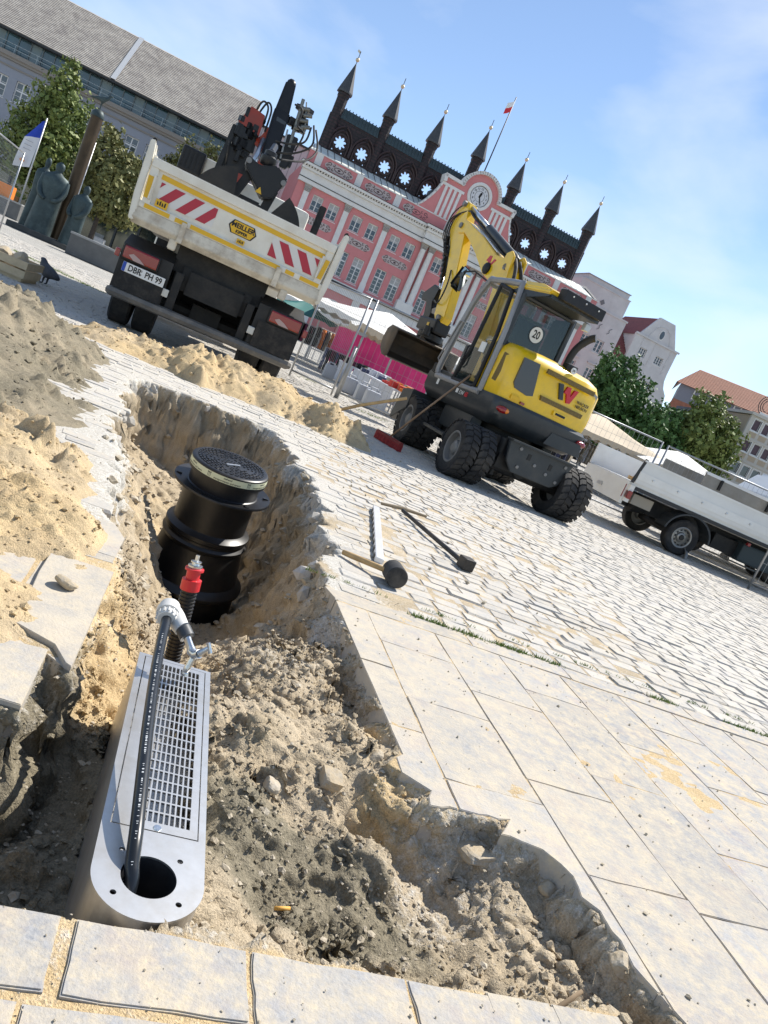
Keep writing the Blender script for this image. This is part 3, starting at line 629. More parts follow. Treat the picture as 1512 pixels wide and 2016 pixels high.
mb.build('coupling_rib',WHP,cpl)
nut=Vector(YP(365,1247,1.81))+inv; el=fc+tdir*.035+inv
MB().tube(spline([el,el+Vector((.018,0,-.004)),nut+(el-nut)*.35,nut+(el-nut)*.2],4),[.022]*9+[.021]*4,16).build('elbow',WHP,tapo,smooth=40)
d1=(Vector(YP(372,1262,1.80))+inv-nut).normalized()
MB().tube([nut-d1*.016,nut-d1*.015,nut+d1*.012,nut+d1*.013],[.015,.0195,.0195,.014],14).build('nut',mat('dark_grey_plastic',(.06,.065,.07),.5),tapo,smooth=40)
tb=[Vector(YP(x,y,yy))+inv for x,y,yy in ((369,1256,1.805),(374,1272,1.80),(378,1284,1.80),(384,1289,1.795),(392,1287,1.79))]
tapm=MB().tube([nut+d1*.01]+tb[:3],[.009,.009,.010,.013],14).tube([tb[2]+Vector((-.006,0,.004)),tb[3],tb[4]],[.012,.0135,.012],14)
spt=[Vector(YP(x,y,yy))+inv for x,y,yy in ((381,1292,1.795),(374,1305,1.79),(367,1318,1.785),(364,1322,1.785),(364,1329,1.785))]
tapm.tube(spline(spt,4),[.0085]*9+[.0075]*4+[.0085]*4,12)
tapm.build('tap_body',CHROME,tapo,smooth=45)
hd=[Vector(YP(x,y,1.79))+inv for x,y in ((392,1287),(402,1281),(411,1276))]
MB().tube(hd,[.010,.0075,.006],12).tube([Vector(YP(410,1265,1.79))+inv,Vector(YP(414,1286,1.79))+inv],[.0055,.0055],10).build('tap_handle',CHROME,tapo,smooth=45)
# ---- tools on the cobbles ----
mal=thing('mallet','rubber mallet with a wooden handle lying on the cobbles','mallet',tuple(G(768,1150)))
h0=Vector(G(672,1094))-Vector(mal.location)+Vector((0,0,.02)); hdp=Vector((0,0,.055))
dirh=(hdp-h0).normalized(); hv=Vector((.22,-.97,.05)).normalized()
MB().tube([h0,h0+dirh*.05,hdp-dirh*.1,hdp+dirh*.05],[.013,.015,.014,.012],12).build('handle',WOOD,mal,smooth=True)
MB().tube([hdp-hv*.07,hdp-hv*.066,hdp+hv*.066,hdp+hv*.07],[.048,.052,.052,.048],28).build('head',BLKR,mal,smooth=35)
def bar_between(name,label,cat,a,b,w,h,mt,z=0.):
    a=Vector(a);b=Vector(b); t=thing(name,label,cat,tuple(a)); d=b-a; t.rotation_euler=(0,0,math.atan2(d.y,d.x)); return t,d.length
lv,l_=bar_between('straightedge','white aluminium straightedge lying beside the mallet','straightedge',G(744,1110),G(738,1004),0,0,None)
WHMET=mat('white_aluminium',(.72,.72,.72),.35,.3,dirt=(.5,.42,.3),damt=.35)
MB().b2((0,-.024,.002),(l_,.024,.030)).build('profile',WHMET,lv,bev=.003)
for k in range(9): MB().b2((.05+k*l_/9.3,.024,.006),(.05+k*l_/9.3+.06,.0275,.027)).build('side_slot',IRON,lv)
st,l_=bar_between('tamper','long dark iron tamper with a square block end on the cobbles','tamper',G(790,1012),G(915,1122),0,0,None)
MB().tube([(0,0,.028),(l_-.05,0,.03)],[.014,.016],10).build('shaft',IRON,st,smooth=40)
MB().cbox((l_-.06,-.04,.002),(l_+.03,.04,.075),.008).build('block',IRON,st)
sk,l_=bar_between('wooden_stick','weathered wooden stick lying across the dark tamper','stick',G(749,995),G(835,1027),0,0,None)
MB().tube([(0,0,.016),(l_*.45,.01,.034),(l_,0,.042)],[.011,.014,.010],9).build('rod',mat('grey_wood',(.22,.17,.11),.8,var=.3,scale=15),sk,smooth=40)
# ---- shovel stuck behind the heap, broom leaning on the excavator ----
sv=thing('shovel','wooden shovel handle with a red painted end resting on the sand heap','shovel',tuple(G(612,828,.0)))
o_=Vector(sv.location); e_=Vector(YP(801,784,9.15))-o_
MB().tube([(0,0,.06),Vector((0,0,.06)).lerp(e_,.5)+Vector((0,0,.025)),e_],[.017,.019,.019],10).build('handle',WOOD,sv,smooth=40)
MB().tube([(-.012,0,.056),(.06,.015,.118-.022)],[.0195,.0195],10).build('painted_end',REDP,sv,smooth=40)
MB().tube([(-.01,-.01,.05),(-.03,-.04,.01),(-.02,-.1,-.04)],[.02,.035,.07],8).build('blade',IRON,sv,smooth=40)
brm=thing('broom','red bristled street broom leaning against the yellow excavator','broom',tuple(G(763,877)))
o_=Vector(brm.location); a_=Vector(G(738,861))-o_; b_=Vector(G(785,890))-o_; dd=(b_-a_); e_=Vector(YP(926,739,10.28))-o_
REDB=mat('red_bristle',(.30,.03,.03),.8,var=.35,scale=30)
Mh=Matrix.Rotation(math.atan2(dd.y,dd.x),3,'Z')
MB().box((a_+b_)/2+Vector((0,0,.10)),(dd.length,.06,.045),M=Mh).build('head',mat('dark_red_wood',(.22,.03,.025),.7,var=.2),brm,bev=.01)
mb=MB()
for i in range(46):
    for j in range(4):
        p=a_+dd*((i+.5)/46)+Mh@Vector((0,(j-1.5)*.016,0)); mb.box(p+Vector((random.uniform(-.004,.004),random.uniform(-.006,.006),.044)),(.012,.011,.088),M=Mh)
mb.build('bristles',REDB,brm)
MB().tube([(a_+b_)/2+Vector((0,0,.11)),e_],[.014,.014],10).build('handle',mat('brown_wood',(.26,.16,.09),.6,var=.2),brm,smooth=True)
# ---- loose stones, gravel, heaps ----
ROCK=stone_mat('broken_stone',(.30,.26,.20),(.46,.42,.35),(.5,.38,.22),.6)
def rock_mesh(name,seed,sub=2,sq=.0):
    r=np.random.RandomState(seed); bm=bmesh.new()
    if sq: bmesh.ops.create_cube(bm,size=1.5); bmesh.ops.subdivide_edges(bm,edges=bm.edges[:],cuts=3,use_grid_fill=True)
    else: bmesh.ops.create_icosphere(bm,subdivisions=sub,radius=1)
    ds=[Vector(r.randn(3)).normalized() for _ in range(9)]; hs=r.uniform(.55,.9,9)
    for v in bm.verts:
        for d,h in zip(ds,hs):
            k=v.co.dot(d)-h*(1.25 if sq else 1)
            if k>0: v.co-=d*k*.85
        v.co+=Vector(r.randn(3))*.018
    me=bpy.data.meshes.new(name); bm.to_mesh(me); bm.free(); me.materials.append(ROCK); return me
def hit(px,py):
    d=ray(px,py); t=.9/abs(d.z)*.5
    while t<12:
        p=Vector((0,0,HC))+d*t
        if p.z<=soilz(p.x,p.y)+.001 or p.z<-1.2: return p
        t+=.004
    return G(px,py)
def rock(label,px,py,size,seed,sq=0,z=None,sc=(1,1,.7)):
    p=hit(px,py) if z is None else G(px,py,z); zz=p.z
    o=bpy.data.objects.new('stone',rock_mesh('stone',seed,3,sq)); COL.objects.link(o); o.location=(p.x,p.y,zz+size*.22); o.scale=[size*s for s in sc]; o.rotation_euler=(random.uniform(-.3,.3),random.uniform(-.3,.3),random.uniform(0,6)); tag(o,label,'stone')
    return o
o=rock('square pale granite sett lying loose in the excavated soil',648,1540,.034,3,1); o.rotation_euler=(.25,.1,.35)
rock('brown pointed stone lying beside the pale granite sett',533,1550,.026,5)
rock('rounded brown stone leaning below the pavement slab corner',733,1492,.03,8)
rock('pale angular stone standing in the gravel below the slab face',578,1318,.014,9,sc=(.7,.7,1))
rock('flat broken stone slab tilted out of the soil',925,1682,.05,12,1,sc=(1.4,.9,.35))
rock('large brown lump of broken soil and stone by the curved pavement edge',1222,1905,.032,14)
rock('light rounded stone in the soil under the overhanging pavement edge',1075,1752,.022,21)
rock('pale stone chunk lying on the yellow sand beside the slab',130,1152,.03,24,z=.02,sc=(1.2,1,.6))
rock('small dark stone on the yellow sand at the slab joint',52,1200,.016,25,z=.005)
# scattered gravel and clods
GRV=mat('gravel_clods',(.32,.265,.185),.95,var=.5,scale=30,col2=(.52,.46,.36),bump=.3)
V=[];Fs=[]; rs=np.random.RandomState(4)
octv=np.array([(1,0,0),(-1,0,0),(0,1,0),(0,-1,0),(0,0,1),(0,0,-1),(.62,.62,.5),(-.62,.62,.5),(.62,-.62,.5),(-.62,-.62,.5)])*1.
octf=[(0,6,8),(6,4,8),(2,7,6),(7,4,6),(1,9,7),(9,4,7),(3,8,9),(8,4,9),(0,2,6),(2,1,7),(1,3,9),(3,0,8),(0,8,3),(5,2,0),(5,1,2),(5,3,1),(5,0,3)]
def scatter(x,y,z,s):
    a=rs.uniform(0,6.28); v=octv*rs.uniform(.65,1.2,(10,1))*s*np.array([1,rs.uniform(.6,1),rs.uniform(.5,.9)]); c,sn=math.cos(a),math.sin(a); o=len(V)
    for p in v: V.append((x+p[0]*c-p[1]*sn,y+p[0]*sn+p[1]*c,z+p[2]+s*.25))
    Fs.extend([tuple(i+o for i in f) for f in octf])
jj,ii=np.nonzero(ins&(GX>-1)&(GX<1.3)&(GY<3.2)); jit=.5
areas=(np.gradient(gx)[ii]*np.gradient(gy)[jj]); gl=wb[jj,ii]*3.5+.35+wg[jj,ii]*.8; pr=areas*gl; pr/=pr.sum()
for k in rs.choice(len(jj),3000,p=pr):
    px_,py_,pz_=PXY[jj[k],ii[k]]; tqv=(px_-TC.x)*TD.x+(py_-TC.y)*TD.y; tnv=(px_-TC.x)*TN.x+(py_-TC.y)*TN.y
    if -.03<tqv<.9 and abs(tnv)<.105: continue
    scatter(px_+rs.uniform(-.004,.004),py_+rs.uniform(-.004,.004),pz_,min(.015,.0024*math.exp(abs(rs.randn())*.68)))
jj,ii=np.nonzero(ins&(GY>=3.2))
for k in rs.choice(len(jj),1800): px_,py_,pz_=PXY[jj[k],ii[k]]; scatter(px_,py_,pz_,min(.04,.006*math.exp(abs(rs.randn())*.8)))
# crumbs on the slabs and cobbles around the pit
k=0
while k<1500:
    u_,v_=rs.uniform(-.1,2.4),rs.uniform(-2.2,.3); x_,y_=uv2xy(u_,v_)
    if vnoise(np.array([x_*3]),np.array([y_*3]),5)[0]<rs.uniform(.2,.9): k+=1; continue
    if inpoly(np.array([x_]),np.array([y_]),PITP)[0]: continue
    scatter(x_,y_,.001,.0014*math.exp(abs(rs.randn())*.7)); k+=1
for _ in range(500):
    x_,y_=rs.uniform(-2.5,1.5),rs.uniform(3.2,9)
    if not inpoly(np.array([x_]),np.array([y_]),PITP)[0]: scatter(x_,y_,.002,.003*math.exp(abs(rs.randn())*.7))
for _ in range(250): u_,v_=rs.uniform(-.2,1.1),rs.uniform(.0,.4); p=FE+A2*u_-B2*v_; scatter(p.x,p.y,.001,.0012*math.exp(abs(rs.randn())*.6))
rim=[p for p in far if p[1]>3.2]; rr_=random.Random(12); crm=[rock_mesh('broken_stone',300+k,1) for k in range(6)]
for m_ in crm: m_.materials[0]=COB
for k in range(70):
    i_=rr_.randrange(len(rim)-1); t_=rr_.random(); x_=rim[i_][0]+(rim[i_+1][0]-rim[i_][0])*t_; y_=rim[i_][1]+(rim[i_+1][1]-rim[i_][1])*t_; s_=rr_.uniform(.022,.065)
    child('broken_stone',crm[k%6],SOILOBJ,(x_+rr_.uniform(-.05,.05),y_+rr_.uniform(-.05,.05),-.035-rr_.random()**2*.14),(rr_.uniform(0,6),rr_.uniform(0,6),rr_.uniform(0,6)),(s_,s_*rr_.uniform(.6,1),s_*rr_.uniform(.5,.9)))
Vk=[];Fk=[];Ck=[]; jj,ii=np.nonzero(ins&(GX>-1)&(GX<1.3)&(GY<3.2)); areas=(np.gradient(gx)[ii]*np.gradient(gy)[jj]); pr=areas*(.3+sstep(-.1,.2,fbm(GX[jj,ii],GY[jj,ii],3.3,3,73))*2); pr/=pr.sum()
for k in rs.choice(len(jj),11000,p=pr):
    px_,py_,pz_=PXY[jj[k],ii[k]]; tqv=(px_-TC.x)*TD.x+(py_-TC.y)*TD.y; tnv=(px_-TC.x)*TN.x+(py_-TC.y)*TN.y
    if -.03<tqv<.9 and abs(tnv)<.112: continue
    s_=min(.016,.0026*math.exp(abs(rs.randn())*.7)); a_=rs.uniform(0,6.28); v=octv*rs.uniform(.6,1.25,(10,1))*s_*np.array([1,rs.uniform(.6,1),rs.uniform(.5,.9)]); c,sn=math.cos(a_),math.sin(a_); o_=len(Vk)
    Vk.extend([(px_+p[0]*c-p[1]*sn,py_+p[0]*sn+p[1]*c,pz_+p[2]+s_*.15) for p in v]); Fk.extend([tuple(i+o_ for i in f) for f in octf]); Ck.extend([(wr[jj[k],ii[k]],wg[jj[k],ii[k]],wb[jj[k],ii[k]]*.6,1.)]*10)
me=bpy.data.meshes.new('soil_clods'); me.from_pydata(Vk,[],Fk); at=me.color_attributes.new('mixw','FLOAT_COLOR','POINT'); at.data.foreach_set('color',np.array(Ck,np.float32).ravel()); me.materials.append(SOIL); o=child('soil_clods',me,SOILOBJ); o['kind']='stuff'
me=bpy.data.meshes.new('gravel'); me.from_pydata(V,[],Fs); me.materials.append(GRV); o=bpy.data.objects.new('gravel',me); COL.objects.link(o); tag(o,'loose gravel and soil crumbs',None,None,'stuff')
# heaps
def heap(label,cones,x0,x1,y0,y1,st,wts,seed,rough=1.,nclod=1500):
    hx=np.arange(x0,x1,st); hy=np.arange(y0,y1,st); X,Y=np.meshgrid(hx,hy); Z=np.full(X.shape,-.08)
    wx=X+fbm(X,Y,2.2,3,seed)*.25; wy=Y+fbm(X,Y,2.2,3,seed+5)*.25
    for cx_,cy_,r_,h_ in cones:
        d=np.hypot(wx-cx_,wy-cy_)/r_; hh=h_*(1-d)*1.12; hh=np.where(hh>h_*.78,h_*.78+(hh-h_*.78)*.45,hh); Z=np.maximum(Z,np.maximum(hh,-.08))
    m_=sstep(-.03,.06,Z); rg=1-np.abs(fbm(X,Y,6,4,seed+9))*4
    qx,qy=X+fbm(X,Y,14,2,seed+21)*.05,Y+fbm(X,Y,14,2,seed+22)*.05; dn=np.clip(.2+1.6*sstep(-.15,.2,fbm(X,Y,2.2,3,seed+23)),0,1.5)
    Z=Z+m_*rough*(fbm(X,Y,2.4,3,seed)*.16+fbm(X,Y,9,4,seed+2)*.05+fbm(X,Y,40,3,seed+3)*.014+dn*(lumps(qx,qy,4.5,seed,.35)*.7+lumps(qx,qy,10,seed+1,.5)*1.1+lumps(qx,qy,22,seed+2,.55)*1.2)+fbm(X,Y,80,2,seed+4)*.01)
    pin=inpoly(X,Y,PITP); pd=distpoly(X,Y,PITP); k_=np.where(pin,0,sstep(.0,.14,pd)); Z=np.where(Z>-.02,(Z+.02)*k_-.02,Z)
    f_=fbm(X,Y,3,4,seed+8)
    C=np.stack([np.clip(wts[0]+f_*.6,0,1),np.clip(wts[1]+f_*.5,0,1),np.clip(wts[2]+f_*.4,0,1),np.ones_like(X)],-1)
    o=grid_mesh('soil_heap',X,Y,Z,SOIL,C); tag(o,label,'sand heap')
    bm=bmesh.new(); bm.from_mesh(o.data); bmesh.ops.delete(bm,geom=[f for f in bm.faces if max(v.co.z for v in f.verts)<-.012],context='FACES'); bm.to_mesh(o.data); bm.free()
    V2=[];F2=[]; r2=np.random.RandomState(seed); jj_,ii_=np.nonzero((Z>.015)&~pin)
    for k in r2.choice(len(jj_),nclod):
        s_=min(.03,.0042*math.exp(abs(r2.randn())*.7))*(.6 if y1<4 else 1); v=octv*r2.uniform(.65,1.2,(10,1))*s_*np.array([1,r2.uniform(.6,1),r2.uniform(.5,.9)]); a=r2.uniform(0,6.28); c,sn=math.cos(a),math.sin(a); o_=len(V2)
        x_,y_,z_=X[jj_[k],ii_[k]]+r2.uniform(-st,st),Y[jj_[k],ii_[k]]+r2.uniform(-st,st),Z[jj_[k],ii_[k]]
        V2.extend([(x_+p[0]*c-p[1]*sn,y_+p[0]*sn+p[1]*c,z_+p[2]+s_*.2) for p in v]); F2.extend([tuple(i+o_ for i in f) for f in octf])
    me=bpy.data.meshes.new('clods'); me.from_pydata(V2,[],F2); at=me.color_attributes.new('mixw','FLOAT_COLOR','POINT'); at.data.foreach_set('color',np.tile(np.array([*wts,1.],np.float32),len(V2))); me.materials.append(SOIL); cc=child('clods',me,o); cc['kind']='stuff'
    return o,X,Y,Z
heap('long heap of yellow sand dumped behind the tipper truck',[(-3.3,8.0,.55,.16),(-2.9,8.15,.55,.22),(-2.5,8.25,.6,.30),(-2.1,8.5,.65,.36),(-1.75,8.75,.65,.36),(-1.35,8.75,.6,.30),(-1.0,8.6,.5,.36),(-.75,8.6,.42,.24),(-1.55,8.5,.5,.28)],-4.1,-.2,7.2,9.9,.016,(.6,.15,.0),41)
heap('tall grey brown soil heap beside the pit',[(-4.1,5.9,1.5,.42),(-3.45,5.2,1.15,.30),(-3.0,4.5,1.0,.20),(-2.5,3.9,.85,.10),(-4.6,7.0,1.0,.22)],-5.6,-1.3,2.9,8.6,.02,(.05,.66,.0),61,1.2,2600)
heap('low pile of yellow sand spilled over the pavement slabs',[(-1.05,2.1,.42,.06),(-1.3,2.4,.5,.10),(-.86,1.98,.26,.035),(-.95,2.38,.36,.045),(-.78,1.8,.2,.03),(-.74,2.12,.17,.025),(-.64,1.72,.11,.02),(-.82,1.62,.2,.03),(-1.6,2.8,.6,.10)],-2.1,-.55,1.5,3.4,.009,(.62,.1,.1),83,1.0,1500)
# ================= vehicles: shared =================
TYRE=mat('tyre_rubber',(.016,.016,.017),.85,var=.25,scale=15,dirt=(.12,.105,.085),dscale=4,damt=.5)
RIM=mat('painted_rim',(.20,.20,.20),.55,.3,dirt=(.25,.22,.18),damt=.5)
DARKF=mat('dark_chassis',(.010,.0105,.011),.6,.2,var=.3,scale=6,dirt=(.07,.06,.05),dscale=4,damt=.4)
CREAM=mat('cream_white_paint',(.74,.71,.62),.38,var=.05,scale=2,dirt=(.42,.33,.20),dscale=2.2,damt=.4)
CREAMD=mat('dirty_cream_paint',(.66,.61,.50),.6,var=.1,scale=3,dirt=(.24,.17,.10),dscale=3.5,damt=.8)
REFY=mat('yellow_reflective_tape',(.72,.42,.01),.4)
RWR=mat('red_reflective',(.42,.02,.04),.4); RWW=mat('white_reflective',(.68,.66,.62),.4)
LRED=mat('tail_light_red',(.24,.010,.012),.22,coat=.6); LGREY=mat('tail_light_clear',(.38,.26,.25),.25,coat=.5); LORA=mat('lamp_orange',(.75,.22,.02),.25,coat=.5)
GLASS=mat('tinted_glass',(.012,.026,.026),.03,alpha=.6,spec=.9)
PLW=mat('number_plate_white',(.75,.75,.73),.4); EUB=mat('plate_blue',(.01,.06,.38),.4)
def XM(o,fx,fy): # face matrix: text lying in x/z plane, facing -y
    return frame(o,fx,fy,tuple(Vector(fx).cross(Vector(fy))))
RX=lambda o:XM(o,(1,0,0),(0,0,1))
def wheel(parent,c,r,w,rim_r=.55,out=-1,lugs=22,lugh=.02,rimmat=None,name='wheel',dish=.06,twist=0.):
    """axle along local x; out=-1: visible face towards -x"""
    M=Matrix.Translation(c)@Matrix.Rotation(math.pi/2,4,'Y')
    wh=MB().lathe([(r*rim_r,-w/2*.8),(r*.78,-w/2),(r*.92,-w/2*.97),(r-.001,-w/2*.78),(r-.001,w/2*.78),(r*.92,w/2*.97),(r*.78,w/2),(r*rim_r,w/2*.8)],40,M,cap=False)
    if lugs:
        for k in range(lugs):
            for s_ in(-1,1):
                a=2*math.pi*(k+(.5 if s_>0 else 0))/lugs
                R_=Matrix.Rotation(a,4,'Z'); 
                for (z0,z1,ta) in((.02,.30,0),(.30,.52,.12)):
                    q=[Vector((r-.004,0,0))]
                    pts=[]
                    for rr_ in(r-.006,r+lugh):
                        for zz_,tw in((z0,ta*.5),(z1,ta*1.2+.08)):
                            for hw in(-.36,.36): aa=a+(hw+tw*2.2)*2*math.pi/lugs; pts.append(M@Vector((rr_*math.cos(aa),rr_*math.sin(aa),s_*zz_*w)))
                    wh.add(pts,[(0,1,3,2),(4,6,7,5),(0,4,5,1),(2,3,7,6),(0,2,6,4),(1,5,7,3)])
    ob=wh.build(name,TYRE,parent,smooth=30)
    Mo=M if out>0 else M@Matrix.Rotation(math.pi,4,'X')
    rm=MB().lathe([(r*rim_r+.012,w*.40),(r*rim_r-.004,w*.43),(r*rim_r-.02,w*.40),(r*rim_r*.86,w*.34-dish),(r*rim_r*.5,w*.34-dish*.8),(r*rim_r*.42,w*.36-dish*.3),(r*rim_r*.28,w*.36),(0,w*.365)],32,Mo,cap=False).build('rim',rimmat or RIM,ob,smooth=30)
    return ob,rm,Mo
# ================= tipper truck =================
trk=thing('tipper_truck','white tipper truck with yellow tape and red white chevrons on the tailgate','truck',(-3.08,9.8,0),math.atan2(.32,.947))
body=MB()
BL=4.7
# tailgate panel with rims
tg=MB().b2((-1.17,.015,1.50),(1.17,.05,1.99)).build('tailgate',CREAM,trk)
MB().cbox((-1.20,-.035,1.965),(1.20,.075,2.075),.012).build('top_rim',CREAM,tg)
MB().cbox((-1.20,-.02,1.475),(1.20,.06,1.555),.015).build('lower_rim',CREAM,tg)
for s in(-1,1): MB().prism([(s*1.075,1.53),(s*1.17,1.53),(s*1.20,1.99),(s*1.105,1.99)],.06,frame((0,.04,0),(1,0,0),(0,0,1),(0,-1,0))).build('side_rib',CREAM,tg)
for s in(-1,1): # flared corner posts
    MB().prism([(s*1.19,1.30),(s*1.255,1.30),(s*1.285,1.60),(s*1.30,2.24),(s*1.24,2.25),(s*1.215,2.05)],(.13),frame((0,.09,0),(1,0,0),(0,0,1),(0,-1,0))).build('corner_post',CREAM,trk,bev=.01)
    MB().prism([(.09,2.22),(.55,2.08),(.09,2.05)],.03,frame((s*1.25,0,0),(0,1,0),(0,0,1),(1,0,0))).build('gusset',CREAM,trk)
    MB().box((s*1.26,.04,2.24),(.045,.1,.07)).build('post_cap',DARKF,trk,bev=.01)
    MB().b2((s*1.19,.09,1.42),(s*1.245,BL,2.06)).build('side_board',CREAM,trk)
    MB().cbox((s*1.18,.1,2.04),(s*1.265,BL,2.11),.012).build('side_rail',CREAM,trk)
MB().b2((-1.19,.06,1.38),(1.19,BL,1.46)).build('bed_floor',CREAMD,trk)
MB().b2((-1.2,BL-.05,1.42),(1.2,BL,2.35)).build('headboard',CREAM,trk)
lb=MB().prism([(-.05,1.34),(-.02,1.475),(.10,1.475),(.16,1.28),(.02,1.27)],(-1.22,1.22),frame((0,0,0),(0,1,0),(0,0,1),(1,0,0))).build('rear_beam',CREAMD,trk,bev=.008)
for x in(-.93,-.30,.52,1.0):
    pass
for x in(-.62,.62): MB().b2((x-.035,-.075,1.27),(x+.035,.02,1.52)).build('hinge_bracket',CREAMD,trk,bev=.006)
for x in(-.68,.78):
    MB().b2((x-.05,-.02,1.16),(x+.05,.1,1.29)).build('lock_claw',CREAMD,trk,bev=.012)
for x in(-1.16,1.13): MB().tube([(x*.955,-.02,1.88),(x*.955,-.075,1.88),(x*.955-.0,-.075,1.60),(x*.955,-.02,1.60)],.012,8).build('grab_handle',CREAM,tg,smooth=40)
def strip(name,poly,mt,par,y=-.004,th=.003): return MB().prism(poly,th,frame((0,y,0),(1,0,0),(0,0,1),(0,-1,0))).build(name,mt,par)
Y0=.0125
strip('reflective_strip',[(-1.05,1.875),(1.1,1.855),(1.1,1.915),(-1.05,1.935)],REFY,tg,Y0)
for a,b in((-1.13,-.82),(-.75,-.60),(-.555,.62),(.70,.82),(.90,1.16)): strip('reflective_strip',[(a,1.488),(b,1.488),(b,1.54),(a,1.54)],REFY,tg,-.0225)
strip('reflective_strip',[(-1.172,1.60),(-1.112,1.60),(-1.13,1.86),(-1.19,1.86)],REFY,tg,-.0225)
strip('reflective_strip',[(1.10,1.60),(1.16,1.60),(1.185,1.86),(1.125,1.86)],REFY,tg,-.0225)
def chev(x0,x1,z0,z1,dr,zt0,zt1,name):
    # white field then red diagonal bars, clipped to the field
    strip('white_field',[(x0,z0),(x1,z0),(x1,zt1),(x0,zt0)],RWW,tg,Y0)
    h=z1-z0; k=h*.75; n=0
    for i in range(-2,9):
        a=x0+i*.245
        pl=[(a,z0),(a+.125,z0),(a+.125+dr*k,z1),(a+dr*k,z1)]
        # clip in x
        def clip(P,c,sg):
            o=[]
            for q in range(len(P)):
                A_,B_=P[q],P[(q+1)%len(P)]; da,db=sg*(A_[0]-c),sg*(B_[0]-c)
                if da>=0: o.append(A_)
                if da*db<0: t=da/(da-db); o.append((A_[0]+(B_[0]-A_[0])*t,A_[1]+(B_[1]-A_[1])*t))
            return o
        pl=clip(clip(pl,x0,1),x1,-1)
        if len(pl)>=3: strip('red_bar',pl,RWR,tg,Y0-.0032)
chev(-1.03,-.32,1.615,1.845,1,1.85,1.845,'l'); chev(.42,1.06,1.60,1.825,-1,1.83,1.825,'r')
# maker's badge
hexo=[(-.15,1.745),(-.10,1.66),(.17,1.66),(.22,1.745),(.17,1.83),(-.10,1.83)]
sc_=lambda P,k:[(.035+(x-.035)*k,1.745+(z-1.745)*k) for x,z in P]
strip('badge',sc_(hexo,.98),INK,tg,Y0); strip('badge_field',sc_(hexo,.88),REFY,tg,Y0-.003)
text_mb('MEILLER',.082,.001,RX((.035,Y0-.0072,1.768)),spread=1.003).build('badge_text',INK,tg); text_mb('KIPPER',.05,.001,RX((.035,Y0-.0072,1.70)),spread=1.002).build('badge_text',INK,tg)
for x,z,s in((-.95,1.605,.075),(.06,1.60,.05)):
    st_=strip('warning_sticker',[(x-s,z-s*.6),(x+s,z-s*.6),(x+s,z+s*.6),(x-s,z+s*.6)],REFY,tg,Y0-.0225)
    for q in range(4): strip('sticker_mark',[(x-s*.7+q*s*.38,z-s*.3),(x-s*.45+q*s*.38,z-s*.3),(x-s*.5+q*s*.38,z+s*.35*((q%2)+.3)),(x-s*.7+q*s*.38,z+s*.3)],INK,st_,Y0-.0262)
# chassis, lights, bumper
ch=MB()
for s in(-1,1): ch.b2((s*.36,.25,.75),(s*.46,6.8,1.05))
ch.b2((-.6,.3,.95),(.6,.5,1.3)).b2((-.36,.2,.72),(.36,.26,1.02)).b2((-.42,.6,1.0),(.42,BL,1.36)).b2((-1.0,2.4,.55),(-.5,4.0,1.15)).b2((.5,2.4,.6),(1.1,4.0,1.15)).tube([(-1.0,.95,.5),(1.0,.95,.5)],.11,10).b2((-.2,.75,.35),(.2,1.15,.65)).b2((-.55,1.5,.42),(.55,3.2,1.0))  # last box is added dark bulk, blocks light showing through under the bed
ch.build('chassis',DARKF,trk)
MB().lathe([(0,-.12),(.14,-.1),(.19,0),(.14,.1),(0,.12)],20,Matrix.Translation((.02,.3,.82))@Matrix.Diagonal((1,.5,.62,1))).build('towing_block',DARKF,trk,smooth=True)
MB().tube([(-1.2,.02,.42),(-1.17,.0,.42),(1.17,.0,.42),(1.2,.02,.42)],[.05,.062,.062,.05],8).build('bumper_bar',mat('dusty_grey_steel',(.13,.125,.115),.6,.3,dirt=(.30,.26,.21),damt=.8),trk,smooth=False)
for s in(-1,1):
    MB().b2((s*.42,.05,.40),(s*.52,.25,.95)).build('bumper_bracket',DARKF,trk)
    MB().prism([(.02,1.02),(.5,1.16),(1.4,1.16),(1.55,.8),(1.5,.75),(1.35,1.08),(.5,1.08),(.07,.94),(.07,.45),(.02,.45)],(.62),frame((min(s*.56,s*1.2),0,0),(0,1,0),(0,0,1),(1,0,0))).build('mudguard',mat('mudguard_plastic',(.010,.0105,.011),.6,dirt=(.05,.045,.04),damt=.4),trk)
    x0,x1=(-1.19,-.73) if s<0 else (.71,1.17)
    lc_=MB().cbox((x0,-.04,.83),(x1,.06,1.02),.02).build('light_housing',DARKF,trk)
    MB().cbox((x0+.02,-.055,.85),(x1-.02,0,1.0),.02).build('tail_light',LRED,lc_,bev=0)
    MB().prism([(x0+.16,.853),(x0+.30,.853),(x0+.22,.90),(x0+.14,.93),(x0+.09,.90)],.004,frame((0,-.0555,0),(1,0,0),(0,0,1),(0,-1,0))).build('reversing_lens',LGREY,lc_)
    MB().cbox((s*1.235-.03,-.03,.83),(s*1.235+.03,.03,.93),.015).build('side_marker_light',LRED,trk)
    MB().cbox((s*.57-.045,-.02,.60),(s*.57+.045,.03,.70),.01).build('small_lamp',mat('clear_lamp',(.5,.5,.48),.2,.2),trk)
pl=MB().cbox((-1.13,-.05,.695),(-.61,-.04,.81),.004).build('number_plate',PLW,trk)
MB().b2((-1.128,-.0525,.697),(-1.09,-.0502,.808)).build('plate_band',EUB,pl)
text_mb('DBR  PH 99',.105,.001,RX((-.85,-.0525,.752))@Matrix.Diagonal((.80,1,1,1)),spread=1.002).build('plate_text',INK,pl)
for z in(.775,.73): MB().lathe([(0,.0),(.016,.0),(.016,.002),(0,.002)],14,RX((-.905,-.0505,z))).build('plate_seal',mat('seal_grey',(.35,.34,.32),.5),pl)
